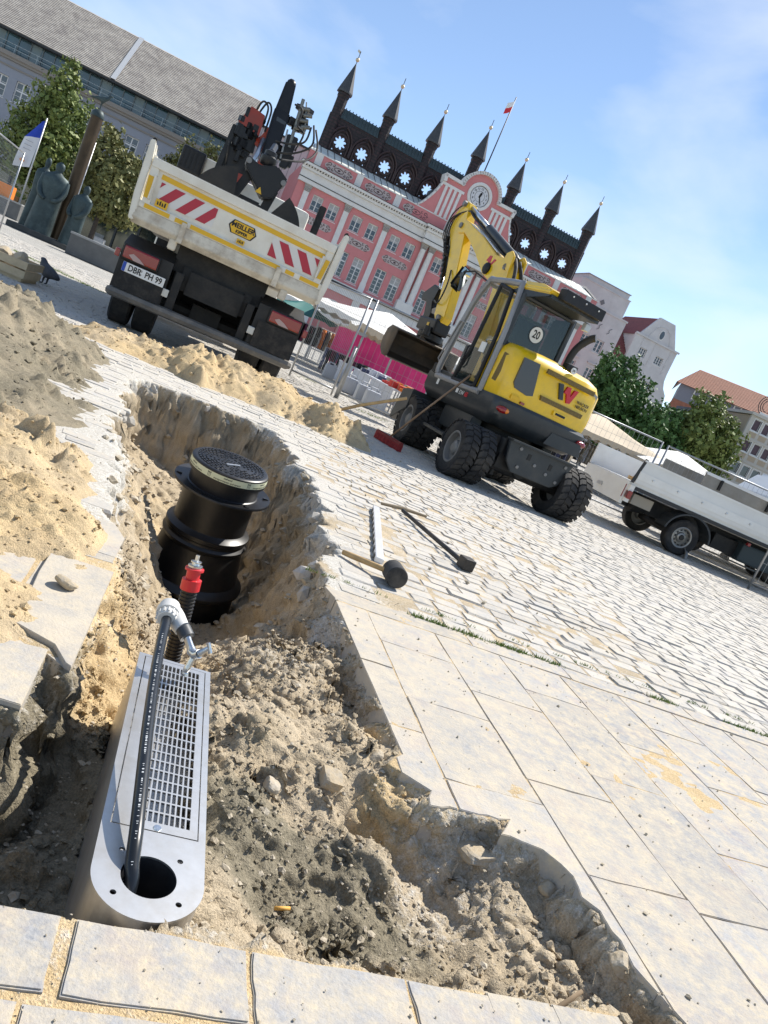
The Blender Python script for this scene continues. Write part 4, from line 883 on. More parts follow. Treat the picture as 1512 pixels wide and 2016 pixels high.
for q_ in(((-1.16,-.035,.48),(-.6,-.03,.70)),((.62,-.035,.48),(1.16,-.03,.82))): MB().b2(*q_).build('mud_flap',mat('mud_flap',(.012,.012,.012),.8,dirt=(.07,.06,.05),dscale=9,damt=.6),trk)
MB().b2((.92,-.03,.50),(1.14,.25,.80)).build('tool_locker',mat('dull_alloy',(.25,.24,.22),.5,.6,dirt=(.16,.13,.1)),trk,bev=.01)
for x in(-1.05,-.73,.73,1.05): wheel(trk,(x,.98,.49),.49,.28,.55,1 if x>0 else -1,0)
for x in(-1.05,1.05): wheel(trk,(x,5.6,.49),.49,.30,.55,1 if x>0 else -1,0)
# cab
MB().cbox((-1.22,5.15,.75),(1.22,7.15,2.98),.10).build('cab',CREAM,trk,smooth=35)
MB().b2((-1.18,5.05,.8),(-.85,5.14,2.95)).build('air_intake',DARKF,trk)
iv=MB().cbox((-1.28,4.82,2.62),(-.86,5.12,3.05),.04).build('air_filter_box',mat('matt_black',(.008,.008,.009),.5),trk)
for k in range(5): MB().b2((-1.25+k*.075,4.808,2.68),(-1.22+k*.075,4.83,3.0)).build('louvre',DARKF,iv)
MB().cbox((-.86,4.95,2.70),(-.35,5.2,3.02),.03).build('cab_fairing',CREAM,trk)
MB().b2((-.7,5.12,2.15),(.7,5.14,2.65)).build('rear_window',GLASS,trk)
# folding loader crane with clamshell grab
CRR=mat('crane_red',(.28,.03,.015),.4,dirt=(.10,.05,.04),damt=.5); CRB=mat('crane_black',(.008,.0085,.010),.42,.2,dirt=(.04,.035,.03),damt=.3)
cr=MB().box((0,4.62,1.9),(.55,.42,1.5)).build('crane_column',CRB,trk,bev=.03)
def beam(a,b,w0,h0,w1,h1,mt,name,par=trk,up=(0,1,0)):
    a=Vector(a);b=Vector(b);z=(b-a).normalized(); x=Vector((1,0,0)); x=(x-z*x.dot(z)).normalized(); y=z.cross(x); P=[]
    for p,w_,h_ in((a,w0,h0),(b,w1,h1)): P+=[p+x*sx*w_/2+y*sy*h_/2 for sx,sy in((-1,-1),(1,-1),(1,1),(-1,1))]
    return MB().add(P,[(3,2,1,0),(4,5,6,7),(0,1,5,4),(1,2,6,5),(2,3,7,6),(3,0,4,7)]).build(name,mt,par,bev=min(w0,h0)*.12)
beam((-.38,4.4,2.5),(-.38,4.4,3.3),.42,.4,.44,.42,CRB,'inner_boom'); b1=beam((-.37,4.35,3.28),(-.33,4.3,3.95),.44,.42,.30,.3,CRB,'boom_section')
beam((-.36,4.10,3.62),(-.31,4.10,3.95),.40,.06,.26,.06,CRR,'red_cover'); beam((-.34,4.14,2.66),(-.36,4.14,2.90),.40,.06,.42,.06,CRR,'red_cover'); beam((-.62,4.2,2.55),(-.58,4.2,3.6),.10,.14,.08,.12,CRB,'side_ram')
beam((-.16,4.2,3.55),(.12,4.1,3.42),.12,.16,.12,.16,CRR,'red_link'); beam((-.15,4.2,3.45),(.04,4.1,4.0),.09,.12,.07,.1,CRR,'red_arm'); beam((.02,4.0,3.1),(.07,4.0,3.45),.12,.14,.16,.14,CRR,'red_knuckle')
beam((.10,4.0,3.2),(.05,4.2,4.12),.24,.28,.27,.32,CRB,'outer_boom'); beam((.05,4.2,4.1),(.02,4.2,4.62),.25,.3,.17,.2,CRB,'boom_tip')
op=MB().prism([(-.01,3.42),(.20,3.42),(.17,3.98),(.0,4.0)],.02,frame((.0,4.02,0),(1,0,0),(0,0,1),(0,-1,0))).build('boom_plate',mat('grey_boom_plate',(.05,.06,.07),.4,.3),trk,bev=.006)
MB().prism(rrect(.05,3.55,.13,3.88,.038),.004,frame((0,3.998,0),(1,0,0),(0,0,1),(0,-1,0))).build('plate_slot',INK,op)
MB().ball((.03,4.2,4.60),(.085,.10,.09),2).build('boom_head',CRB,trk,smooth=True)
beam((.10,4.03,3.35),(.05,4.05,3.95),.05,.03,.05,.03,mat('worn_alloy',(.33,.33,.33),.4,.7),'slide_rail'); beam((.30,4.05,3.35),(.235,4.05,3.9),.03,.03,.03,.03,MATS['worn_alloy'],'slide_rail')
for i,(x,z) in enumerate(((.40,4.32),(.47,4.24),(.44,4.14),(.50,4.06),(.40,4.0))): MB().tube([(x-.08,4.0,z-.03),(x+.06,4.0,z+.02)],[.035,.035],10).build('valve_spool',mat('valve_metal',(.20,.20,.18),.4,.6),trk,smooth=40)
MB().tube([(.30,4.05,4.45),(.36,4.05,3.65)],.03,8).tube([(.36,4.0,4.42),(.52,4.0,3.95)],.012,6).build('valve_rail',MATS['valve_metal'],trk)
beam((.38,4.1,3.3),(.36,4.1,3.85),.13,.12,.2,.12,CRB,'extension_ram')
hoses=[[(.05,4.0,3.62),(.35,3.8,3.66),(.55,3.7,3.78),(.57,3.8,4.05)],[(.12,4.0,3.45),(.45,3.8,3.55),(.68,3.7,3.78),(.60,3.8,4.1)],[(.25,3.0,3.22),(.62,3.3,3.42),(.78,3.6,3.72),(.66,3.8,4.05)],[(-.36,4.2,3.9),(-.30,4.1,4.12),(-.18,4.1,4.06),(-.16,4.1,3.75)],[(-.30,4.2,3.92),(-.22,4.1,4.14),(-.12,4.1,4.05),(-.1,4.1,3.7)],[(.2,4.0,4.3),(.34,3.9,4.25),(.36,3.9,4.0),(.5,3.9,3.92),(.46,3.8,3.6)],[(-.60,4.2,3.4),(-.56,4.1,3.2),(-.5,4.2,2.9)]]
for h in hoses: MB().tube(spline([Vector(p) for p in h],6),.017,7).build('hydraulic_hose',BLKR,trk,smooth=True)
for k in range(34):
    rr=random.Random(k); x=rr.uniform(-.55,-.18) if k<18 else rr.uniform(.2,.48); z=rr.uniform(2.7,3.9) if k<18 else rr.uniform(3.3,4.4)
    MB().box((x,4.12,z),(rr.uniform(.05,.14),.12,rr.uniform(.06,.2)),rr.uniform(0,1)).build('hydraulic_fitting',CRB,trk,bev=.008)
MB().tube([(-.08,3.9,3.55),(-.10,3.6,2.9)],[.04,.04],10).build('ram_rod',CHROME,trk,smooth=True)
MB().tube([(-.30,3.9,2.85),(-.36,3.7,2.4)],[.035,.035],10).build('ram_rod',CHROME,trk,smooth=True)
# grab
gb=MB().prism([(-.22,2.86),(-.02,2.80),(.22,2.90),(.42,2.78),(.37,2.66),(.30,2.45),(.16,2.40),(.02,2.52),(-.20,2.70)],.34,frame((0,2.0,0),(1,0,0),(0,0,1),(0,-1,0))).build('grab_body',CRB,trk,bev=.02)
MB().prism([(.03,2.44),(.13,2.44),(.08,2.53)],.003,frame((.01,1.657,.0),(1,0,0),(0,0,1),(0,-1,0))).build('warning_triangle',REFY,gb)
for x,z in((-.18,2.79),(.37,2.72)): MB().tube([(x,1.64,z),(x,2.02,z)],.04,14).build('grab_pin',RIM,gb,smooth=40)
MB().lathe([(.10,2.86),(.12,2.9),(.12,2.98),(.09,3.0),(.09,3.06),(.05,3.08)],18,Matrix.Translation((.07,1.85,0))).build('rotator',CRB,trk,smooth=40)
MB().tube([(.07,1.85,3.05),(.1,2.4,3.25),(.1,3.9,3.3)],.05,8).build('boom_extension',CRB,trk)
beam((-.1,1.9,2.70),(-.28,1.9,2.05),.13,.12,.11,.12,CRB,'grab_ram'); beam((.30,1.9,2.62),(.20,1.9,1.95),.13,.12,.12,.12,CRB,'grab_ram')
SHELL=mat('clamshell_steel',(.012,.012,.012),.5,.3,var=.3,scale=5,dirt=(.06,.05,.04),damt=.4)
def shell(cx,cz,R,a0,a1,flip):
    n=14; pts=[(cx+R*math.cos(a0+(a1-a0)*k/n),cz+R*math.sin(a0+(a1-a0)*k/n)) for k in range(n+1)]
    mb=MB(); y0,y1=1.3,2.2
    for k in range(n):
        a,b=pts[k],pts[k+1]; mb.quad((a[0],y0,a[1]),(b[0],y0,b[1]),(b[0],y1,b[1]),(a[0],y1,a[1]))
    for y in(y0,y1): mb.add([(cx,y,cz)]+[(p[0],y,p[1]) for p in pts],[(0,k+1,k+2) for k in range(n)])
    return mb.build('clamshell',SHELL,trk,smooth=40)
shell(-.16,1.98,.62,rad(100),rad(180),0); shell(.22,2.0,.60,rad(-5),rad(62),1)
MB().box((1.05,1.9,2.4),(.10,.12,.62)).build('stake_post',DARKF,trk,bev=.01)
# ================= wheeled excavator =================
YEL=mat('excavator_yellow',(.84,.53,.006),.34,coat=.35,dirt=(.42,.29,.08),dscale=5,damt=.35)
CHAR=mat('charcoal_paint',(.022,.028,.033),.42,dirt=(.10,.092,.08),dscale=4,damt=.3)
SILV=mat('cab_grey_paint',(.27,.27,.275),.38,.2,dirt=(.2,.19,.17),damt=.4)
MESHB=mat('brown_grille',(.16,.11,.03),.7,var=.4,scale=60)
INTR=mat('cab_interior',(.010,.010,.011),.6); WHS=mat('white_sticker',(.75,.75,.72),.5)
ex=thing('wheeled_excavator','yellow wheeled excavator with raised boom parked on the cobbles','excavator',(.78,11.31,0),.514)
# undercarriage frame expressed inside the excavator's own frame
Wx=lambda x,y: (Matrix.Rotation(-.514,2)@(Vector((x,y))-Vector((.78,11.31))))
ua=.372-.514; uc=Wx(.99,10.9); UM=Matrix.Translation((uc.x,uc.y,0))@Matrix.Rotation(ua,4,'Z')
def umb(mb,name,mt,par=ex,**k):
    mb.v=[tuple(UM@Vector(p)) for p in mb.v]; return mb.build(name,mt,par,**k)
def uwheel(c,out):
    # build in undercarriage frame
    r,w_=.352,.21; t=bpy.data.objects.new('x',None)
    o,rm,Mo=wheel(ex,c,r,w_,.58,out,24,.014,None,'wheel')
    for q in(o,rm):
        for v in q.data.vertices: v.co=UM@v.co
    return o
for yy in(-.98,.98):
    for x in(-.885,-.645,.645,.885): uwheel((x,yy,.362),1 if x>0 else -1)
umb(MB().b2((-.5,-1.0,.42),(.5,1.0,.72)).b2((-.38,-1.1,.34),(.38,-.86,.52)).tube([(-.9,-.98,.375),(.9,-.98,.375)],.10,10).tube([(-.9,.98,.375),(.9,.98,.375)],.10,10).tube([(0,-1.12,.42),(0,-.9,.42)],.11,14),'chassis',DARKF)
umb(MB().prism([(-.50,.74),(.50,.74),(.40,.42),(.30,.36),(-.32,.36),(-.44,.48)],.06,frame((.12,-1.16,0),(1,0,0),(0,0,1),(0,-1,0))),'rear_plate',CHAR,bev=.01)
umb(MB().b2((-.38,-1.30,.735),(.62,-1.12,.76)),'plate_lip',CHAR)
for x,z in((-.25,.68),(.45,.68),(-.2,.45),(.4,.45),(.02,.55),(.22,.5)): umb(MB().lathe([(.022,0),(.022,.012),(0,.014)],10,RX((.06+x,-1.22,z))),'bolt',RIM)
for x,z in((-.06,.62),(.28,.6)): umb(MB().b2((x,-1.226,z-.04),(x+.05,-1.2205,z+.04)),'slot',INK)
umb(MB().tube([(-.33,-1.0,.72),(-.33,-1.0,.45)],[.075,.075],12).tube([(-.33,-1.0,.45),(-.33,-1.0,.22)],[.035,.035],10).tube([(-.40,-1.0,.33),(-.26,-1.0,.33)],[.05,.05],10),'support_ram',DARKF,smooth=40)
for s in(-1,1): umb(MB().b2((s*.50,-.5,.50),(s*.66,.55,.80)).b2((s*.66,-.42,.40),(s*.92,.42,.44)),'side_step',CHAR,bev=.015)
umb(MB().prism([(1.1,.50),(1.62,.24),(1.68,.25),(1.55,.75),(1.1,.80)],(-1.0,1.0),frame((0,0,0),(0,1,0),(0,0,1),(1,0,0))),'dozer_blade',CHAR,bev=.01)
umb(MB().lathe([(.52,.70),(.55,.72),(.55,.84)],32,Matrix.Translation((0,.0,0))),'slew_ring',DARKF,smooth=35)
# upper: counterweight skirt
def loft(rings,name,mt,par=ex,smooth=35,bev=0): # rings of same-length (x,y,z) loops
    n=len(rings[0]); mb=MB(); mb.add([p for R_ in rings for p in R_],[(i*n+k,i*n+(k+1)%n,(i+1)*n+(k+1)%n,(i+1)*n+k) for i in range(len(rings)-1) for k in range(n)]+[tuple(range(n-1,-1,-1)),tuple((len(rings)-1)*n+k for k in range(n))])
    return mb.build(name,mt,par,smooth=smooth,bev=bev)
def plan(xl,xr,yr,yf,r=.16,bul=.06):
    P=[(xl,yf)]+[(xl+r-r*math.cos(a),yr+r-r*math.sin(a)) for a in [i*math.pi/2/5 for i in range(6)]]
    P+=[(xl+(xr-xl)*t,yr-bul*math.sin(math.pi*t)) for t in(.25,.4,.5,.6,.75)]
    P+=[(xr-r+r*math.sin(a),yr+r-r*math.cos(a)) for a in [i*math.pi/2/5 for i in range(6)]]+[(xr,yf)]
    return P
def ring(pl,z): return [(p[0],p[1],z) for p in pl]
loft([ring(plan(-.66,.72,-1.18,.68),.80),ring(plan(-.74,.80,-1.27,.70),.88),ring(plan(-.77,.83,-1.31,.70),.95),ring(plan(-.77,.83,-1.31,.70),1.13),ring(plan(-.755,.815,-1.28,.68),1.17)],'lower_body',CHAR)
MB().prism([(.1,.85),(.75,.85),(.70,1.02),(.16,1.02)],.004,frame((0,-1.372,0),(1,0,0),(0,0,1),(0,-1,0))).build('access_panel',CHAR,ex)
hd=loft([ring(plan(-.735,.79,-1.26,-.55),1.165),ring(plan(-.745,.80,-1.275,-.55),1.3),ring(plan(-.745,.80,-1.26,-.55),1.68),ring(plan(-.72,.775,-1.20,-.55,.2),1.80),ring(plan(-.66,.70,-1.08,-.55,.22),1.865),ring(plan(-.5,.55,-.95,-.55,.22),1.885)],'engine_hood',YEL)
MB().cbox((.22,-.6,1.15),(.80,.68,1.62),.06).build('side_tank',YEL,ex,smooth=35)
MB().cbox((-.74,-.6,1.16),(.22,.6,1.22),.01).build('cab_floor',CHAR,ex)
ry=lambda x:-1.275-.06*math.sin(math.pi*(x+.745)/1.545)-.004
def rearpatch(name,poly,mt,par,dy=0.,th=.006,cy=None):
    # flat patch on the curved rear face, tilted to follow it
    xs=[p[0] for p in poly]; xm=sum(xs)/len(xs); d=.01; sl=(ry(xm+.08)-ry(xm-.08))/.16; y0=ry(xm)-dy
    fx=Vector((1,sl,0)).normalized(); M=frame((xm,y0,0),fx,(0,0,1),fx.cross(Vector((0,0,1))))
    return MB().prism([(p[0]-xm,p[1]) for p in poly],(-.03,th),M).build(name,mt,par)
rearpatch('side_panel',[(-.66,1.40),(-.62,1.34),(-.42,1.31),(-.33,1.34),(-.42,1.74),(-.66,1.735)],mat('glossy_dark_panel',(.03,.035,.045),.25,coat=.5),hd,-.012)
rearpatch('grille',[(-.30,1.675),(.56,1.675),(.56,1.735),(-.30,1.735)],MESHB,hd,.004)
rearpatch('grille',[(-.22,1.335),(.52,1.335),(.53,1.395),(-.24,1.395)],MESHB,hd,.006)
rearpatch('corner_panel',[(.62,1.33),(.70,1.35),(.70,1.70),(.58,1.74)],SILV,hd,-.045)
ha=rearpatch('hood_handle',[(.06,1.23),(.29,1.23),(.31,1.29),(.05,1.29)],MATS['excavator_yellow'],hd,.012); rearpatch('handle_recess',[(.09,1.245),(.26,1.245),(.26,1.275),(.09,1.275)],INK,ha,.02)
# maker's mark: dark bar + red angled strokes
rearpatch('mark_bar',[(-.05,1.635),(.02,1.645),(.11,1.455),(.045,1.445)],CHAR,hd,.006)
MARKR=mat('mark_red',(.55,.015,.03),.4)
for pl_ in([(.075,1.55),(.10,1.64),(.155,1.645),(.23,1.455),(.18,1.44),(.125,1.545)],[(.205,1.445),(.235,1.45),(.30,1.645),(.235,1.635),(.20,1.53)]): rearpatch('mark_stroke',pl_,MARKR,hd,.008)
for t_,zt_ in(('WACKER',1.515),('NEUSON',1.46)):
    fx=Vector((1,.06,0)).normalized(); text_mb(t_,.056,.001,frame((.46,ry(.46)-.012,zt_),fx,(0,0,1),fx.cross(Vector((0,0,1)))),spread=1.001).build('maker_text',INK,hd)
# left side grille, stickers
lg=MB().prism([(-1.0,1.33),(-.90,1.34),(-.93,1.72),(-1.07,1.70)],.006,frame((-.7455,0,0),(0,1,0),(0,0,1),(-1,0,0)));
lg.v=[(p[0]+.002-(.012 if p[1]<-1.03 else 0)*-1,p[1],p[2]) for p in lg.v]; lg.build('side_grille',MESHB,hd)
MB().lathe([(.025,0),(.025,.003)],16,frame((-.7475,-.80,1.27),(0,1,0),(0,0,1),(-1,0,0))).build('green_sticker',mat('green_sticker',(.08,.3,.06),.5),hd)
rearpatch('warning_sticker',[(-.62,1.2),(-.50,1.2),(-.50,1.255),(-.62,1.255)],REFY,hd,.0); rearpatch('reflector',[(-.46,1.185),(-.40,1.185),(-.40,1.215),(-.46,1.215)],LRED,hd,.003)
for x in(-.66,.73):
    tl=MB().ball((x,-1.30,1.03),(.095,.06,.048),3).build('tail_light',LRED,ex,smooth=True); MB().ball((x+.045*(1 if x<0 else -1),-1.318,1.03),(.045,.05,.038),2).build('indicator',LORA if x<0 else LRED,tl,smooth=True)
tm=text_mb('EW',.085,.001,frame((-.7745,-.40,1.02),(0,-1,0),(0,0,1),(-1,0,0))); tm.build('model_text',WHS,ex); text_mb('65',.085,.001,frame((-.7745,-.53,1.02),(0,-1,0),(0,0,1),(-1,0,0)),spread=1.004).build('model_text',MARKR,ex)
MB().b2((-.776,-.30,1.0),(-.772,-.24,1.06)).build('badge',WHS,ex); MB().b2((-.776,.30,1.0),(-.772,.36,1.10)).build('service_sticker',WHS,ex)
# cab: frame bars, glass, roof
def bars(segs,r,mt,name,par): 
    for s in segs: MB().tube(spline([Vector(p) for p in s],4) if len(s)>2 else s,r,8).build(name,mt,par,smooth=40)
cabg=[[(-.76,-.78,1.14),(-.76,-.76,2.0),(-.745,-.66,2.56),(-.73,-.56,2.62),(-.72,.10,2.62),(-.72,.22,2.59),(-.735,.38,2.2),(-.76,.48,1.35),(-.76,.46,1.15)],[(-.76,-.80,1.12),(-.76,.46,1.12)],[(.17,.42,1.2),(.15,.36,2.2),(.12,.20,2.58)],[(-.73,.22,2.58),(.12,.20,2.58)]]
bars(cabg,.045,SILV,'cab_frame',ex)
dk=[[(-.775,-.62,1.16),(-.775,-.62,1.9),(-.76,-.50,2.50),(-.76,-.18,2.56),(-.775,-.16,1.6),(-.775,-.02,1.16),(-.775,-.60,1.16)]]
bars([[a,b] for d in dk for a,b in zip(d[:-1],d[1:])],.028,INTR,'door_frame',ex)
dg=MB().add([(-.775,-.62,1.16),(-.775,-.62,1.9),(-.76,-.50,2.50),(-.76,-.18,2.56),(-.775,-.16,1.6),(-.775,-.02,1.16)],[(0,1,2,3,4,5)]).build('door_glass',GLASS,ex)
MB().tube([(-.79,-.14,1.35),(-.82,-.14,1.4),(-.82,-.13,1.62),(-.79,-.12,1.66)],.012,6).build('door_handle',INTR,dg)
MB().b2((-.785,-.50,1.62),(-.779,-.36,1.76)).build('paper_notice',WHS,dg)
MB().add([(-.77,.40,1.3),(-.77,-.0,1.16),(-.77,-.12,1.6),(-.74,-.14,2.55),(-.74,.15,2.55)],[(0,1,2,3,4)]).build('side_glass',mat('clear_glass',(.5,.55,.55),.02,alpha=.12,spec=.8),ex)
MB().add([(-.72,.45,1.3),(.17,.42,1.3),(.12,.22,2.55),(-.70,.24,2.55)],[(0,1,2,3)]).build('windscreen',MATS['clear_glass'],ex)
MB().b2((-.70,-.80,1.84),(.10,-.785,2.46)).build('rear_glass',GLASS,ex)
bars([[(-.73,-.79,1.8),(-.73,-.78,2.5)],[(.15,-.79,1.8),(.15,-.78,2.5)],[(-.73,-.79,1.83),(.15,-.79,1.83)],[(-.73,-.79,2.48),(.15,-.79,2.48)]],.035,CHAR,'rear_window_frame',ex)
MB().b2((-.75,-.78,1.15),(-.70,-.66,2.5)).build('rear_pillar',CHAR,ex); MB().b2((.13,-.8,1.6),(.19,-.6,2.5)).build('rear_pillar',CHAR,ex)
MB().b2((-.70,-.79,1.2),(.15,-.74,1.80)).build('rear_bulkhead',INTR,ex)
MB().b2((.14,-.75,1.2),(.17,.2,1.75)).build('cab_side_wall',INTR,ex); MB().b2((.05,-.74,1.8),(.14,-.45,2.45)).build('hanging_coat',INTR,ex,bev=.03)
rf=loft([[( -.74,.10,2.585),(-.74,-1.30,2.54),(.10,-1.30,2.54),(.14,.10,2.585)],[(-.745,.12,2.62),(-.745,-1.32,2.60),(.105,-1.32,2.60),(.145,.12,2.62)],[(-.70,.08,2.68),(-.70,-1.0,2.68),(.07,-1.0,2.68),(.11,.08,2.68)]],'roof',YEL,bev=.02)
MB().b2((-.72,-1.34,2.50),(.10,-.45,2.545)).build('roof_lining',CHAR,rf)
MB().prism([(-.80,2.46),(-1.30,2.515),(-1.30,2.54),(-.55,2.56),(-.50,2.50)],(-.74,-.70),frame((0,0,0),(0,1,0),(0,0,1),(1,0,0))).build('roof_side',CHAR,rf)
lb_=MB().cbox((-.62,-1.45,2.53),(.06,-1.30,2.67),.012).build('roof_light_bar',INTR,rf)
for k in range(3): MB().ball((-.50+k*.22,-1.452,2.625),.012,1).build('light_dot',WHS,lb_)
MB().cbox((-.03,-1.30,2.36),(.06,-1.22,2.46),.015).build('work_light',mat('lamp_glass',(.5,.5,.46),.15,.2),rf)
s20=MB().lathe([(.105,0),(.105,.004),(0,.004)],28,RX((-.33,-.803,2.10))).build('speed_disc',WHS,ex); text_mb('20',.135,.001,RX((-.33,-.8085,2.10))@Matrix.Diagonal((.85,1.1,1,1)),spread=1.003).build('speed_digits',INK,s20)
MB().lathe([(.112,-.001),(.112,.003),(.105,.003),(.105,-.001)],28,RX((-.33,-.803,2.10)),cap=False).build('disc_rim',INK,s20)
# seat with jacket, console
st=MB().cbox((-.50,-.55,1.5),(-.05,-.05,1.66),.05).cbox((-.50,-.62,1.6),(-.05,-.45,2.25),.06).build('seat',INTR,ex,smooth=40)
mb=MB(); rr=np.random.RandomState(2)
bm=bmesh.new(); bmesh.ops.create_grid(bm,x_segments=10,y_segments=16,size=1)
for v in bm.verts: v.co=Vector((-.30+v.co.x*.24+.02*rr.randn(),-.42+.03*math.sin(v.co.x*9+v.co.y*3)+.02*rr.randn(),1.95+v.co.y*.36))
MB().bm(bm).build('hi_vis_jacket',mat('hi_vis_cloth',(.40,.45,.05),.8,dirt=(.3,.3,.27),damt=.7),st,smooth=True)
MB().ball((-.52,-.30,1.72),(.12,.17,.09),2).ball((-.45,-.12,1.68),(.1,.13,.07),2).build('folded_cloth',mat('olive_cloth',(.22,.23,.15),.9,var=.3,scale=9),st,smooth=True)
MB().cbox((-.68,-.1,1.2),(-.55,.2,1.68),.03).cbox((-.1,.1,1.2),(.1,.35,1.85),.03).build('console',INTR,ex); MB().tube([(-.3,.2,1.3),(-.3,.05,1.75)],.025,8).build('steering_column',INTR,ex)
MB().lathe([(.17,-.012),(.182,0),(.17,.012),(.158,0),(.17,-.012)],24,Matrix.Translation((-.3,.03,1.8))@Matrix.Rotation(.5,4,'X'),cap=False).build('steering_wheel',INTR,ex,smooth=True)
# mirrors, exhaust, beacon camera
MB().tube([(-.74,.25,2.58),(-.86,.50,2.66),(-.95,.62,2.60)],.012,6).build('mirror_arm',INTR,ex)
mi=MB().box((-.93,.66,2.50),(.20,.06,.36),M=Matrix.Rotation(.25,3,'Y')).build('mirror',INTR,ex,bev=.03); MB().box((-.93,.625,2.50),(.16,.008,.31),M=Matrix.Rotation(.25,3,'Y')).build('mirror_glass',mat('mirror_glass',(.35,.38,.38),.04,1.),mi)
MB().cbox((-.80,.50,1.14),(-.74,.60,1.28),.015).build('lower_mirror',INTR,ex); MB().tube([(-.77,.52,1.30),(-.80,.56,1.35),(-.80,.40,1.95),(-.77,.33,1.95)],.012,6).build('grab_rail',SILV,ex)
MB().tube(spline([Vector((.30,-.85,1.80)),Vector((.30,-.85,2.05)),Vector((.33,-.88,2.22)),Vector((.40,-.95,2.36)),Vector((.44,-1.0,2.40))],4),[.05]*9+[.052]*8,14).build('exhaust_pipe',mat('exhaust_black',(.015,.015,.015),.55),ex,smooth=40)
cmr=MB().cbox((.06,-1.20,1.84),(.24,-1.08,1.93),.02).build('rear_camera',INTR,ex); MB().lathe([(.045,0),(.045,.006),(0,.006)],20,RX((.15,-1.24,1.86))).build('round_badge',WHS,cmr); text_mb('W',.05,.001,RX((.15,-1.248,1.86))).build('badge_letter',INK,cmr)
# boom: polygons in the (y,z) plane, thickness in x
def yzpoly(poly,x0,x1,name,mt,par,bev=.012): return MB().prism(poly,(x0,x1),frame((0,0,0),(0,1,0),(0,0,1),(1,0,0))).build(name,mt,par,bev=bev)
bmx=.10
base=yzpoly([(.55,1.2),(1.05,1.2),(1.05,1.7),(1.32,2.85),(1.05,3.05),(.75,1.9)],bmx-.13,bmx+.13,'boom_foot',YEL,ex)
bo=yzpoly([(1.05,2.95),(1.10,3.16),(1.35,3.20),(1.63,3.24),(2.3,3.53),(2.96,3.76),(3.16,3.82),(3.30,3.72),(3.22,3.56),(2.99,3.57),(2.75,3.46),(2.34,3.24),(1.84,2.92),(1.5,2.80),(1.2,2.82)],bmx-.11,bmx+.11,'boom',YEL,ex)
for pl_ in([(1.86,3.13),(1.80,3.22),(1.72,3.21),(1.70,3.03),(1.76,3.03),(1.79,3.12)],[(1.70,3.03),(1.74,3.03),(1.62,3.17),(1.55,3.15)]): yzpoly([(4.16-y if 0 else y,z) for y,z in pl_],bmx-.114,bmx-.10,'mark_stroke',MARKR,bo,0)
MB().ball((bmx-.13,1.72,3.0),(.05,.10,.10),2).build('work_light',INTR,bo,smooth=True)
sk_=yzpoly([(3.45,4.17),(3.30,4.12),(3.12,3.72),(2.98,3.50),(2.62,2.70),(2.46,2.10),(2.52,1.98),(2.72,1.98),(2.86,2.10),(3.05,2.79),(3.33,3.30),(3.66,3.66),(3.68,3.92),(3.56,4.12)],bmx-.085,bmx+.085,'stick',YEL,ex)
for y,z in((3.2,3.70),(3.42,4.10),(1.2,3.06),(2.6,2.06)): MB().tube([(bmx-.14,y,z),(bmx+.14,y,z)],.05,14).build('pivot_pin',RIM,ex,smooth=40)
for s in(-1,1): yzpoly([(1.02,2.95),(1.34,3.1),(1.30,3.28),(1.18,3.32),(1.06,3.24)],bmx+s*.12-.02,bmx+s*.12+.02,'cylinder_ear',YEL,ex)
def cyl(a,b,f,r0,r1,nm):
    a,b=Vector(a),Vector(b); m_=a.lerp(b,f); MB().tube([a,a.lerp(b,.03),m_,m_],[r0*.7,r0,r0,r0*.6],14).build(nm+'_cylinder',CHAR,ex,smooth=40); MB().tube([m_,b],r1,12).build(nm+'_rod',CHROME,ex,smooth=True)
cyl((bmx,1.18,3.22),(bmx,3.40,4.10),.55,.075,.042,'stick'); cyl((bmx,3.52,3.78),(bmx,3.20,2.46),.72,.062,.032,'bucket'); cyl((bmx,.9,1.5),(bmx,1.5,2.85),.6,.06,.035,'boom')
# hoses along boom
for k in range(5):
    x=bmx-.07+k*.035; MB().tube(spline([Vector(p) for p in((x,1.2,3.15),(x,1.6,3.30),(x,2.3,3.60),(x,2.95,3.86),(x,3.25,3.98+.02*k),(x-.08,3.62,3.80),(x-.09,3.55,3.45),(x-.08,3.30,3.15))],5),.014,6).build('hydraulic_hose',BLKR,ex,smooth=True)
for k in range(4): MB().tube([(bmx-.10+k*.05,1.65,3.285),(bmx-.10+k*.05,2.75,3.745)],.011,6).build('hydraulic_line',CHROME,ex,smooth=True)
MB().tube(spline([Vector(p) for p in((bmx-.11,3.45,4.08),(bmx-.12,3.70,3.9),(bmx-.12,3.72,3.5),(bmx-.12,3.4,3.3))],6),.012,6).build('hydraulic_hose',BLKR,ex,smooth=True)
MB().tube(spline([Vector(p) for p in((bmx-.1,2.9,2.9),(bmx-.15,2.72,2.6),(bmx-.14,2.8,2.3),(bmx-.1,3.1,2.35))],6),.014,6).build('hydraulic_hose',BLKR,ex,smooth=True)
MB().tube(spline([Vector(p) for p in((.35,.9,2.6),(.2,1.0,3.0),(.12,1.1,3.2))],6),.03,8).tube(spline([Vector(p) for p in((.0,.8,2.7),(.02,.95,3.05),(.06,1.15,3.22))],6),.03,8).build('hydraulic_hose',BLKR,ex,smooth=True)
rr=random.Random(9)
for k in range(9): t=k/8; MB().box((bmx-.10,3.55-.45*t,3.45-.75*t),(.05,.07,.10),).build('hose_clamp',CRB,ex,bev=.008)
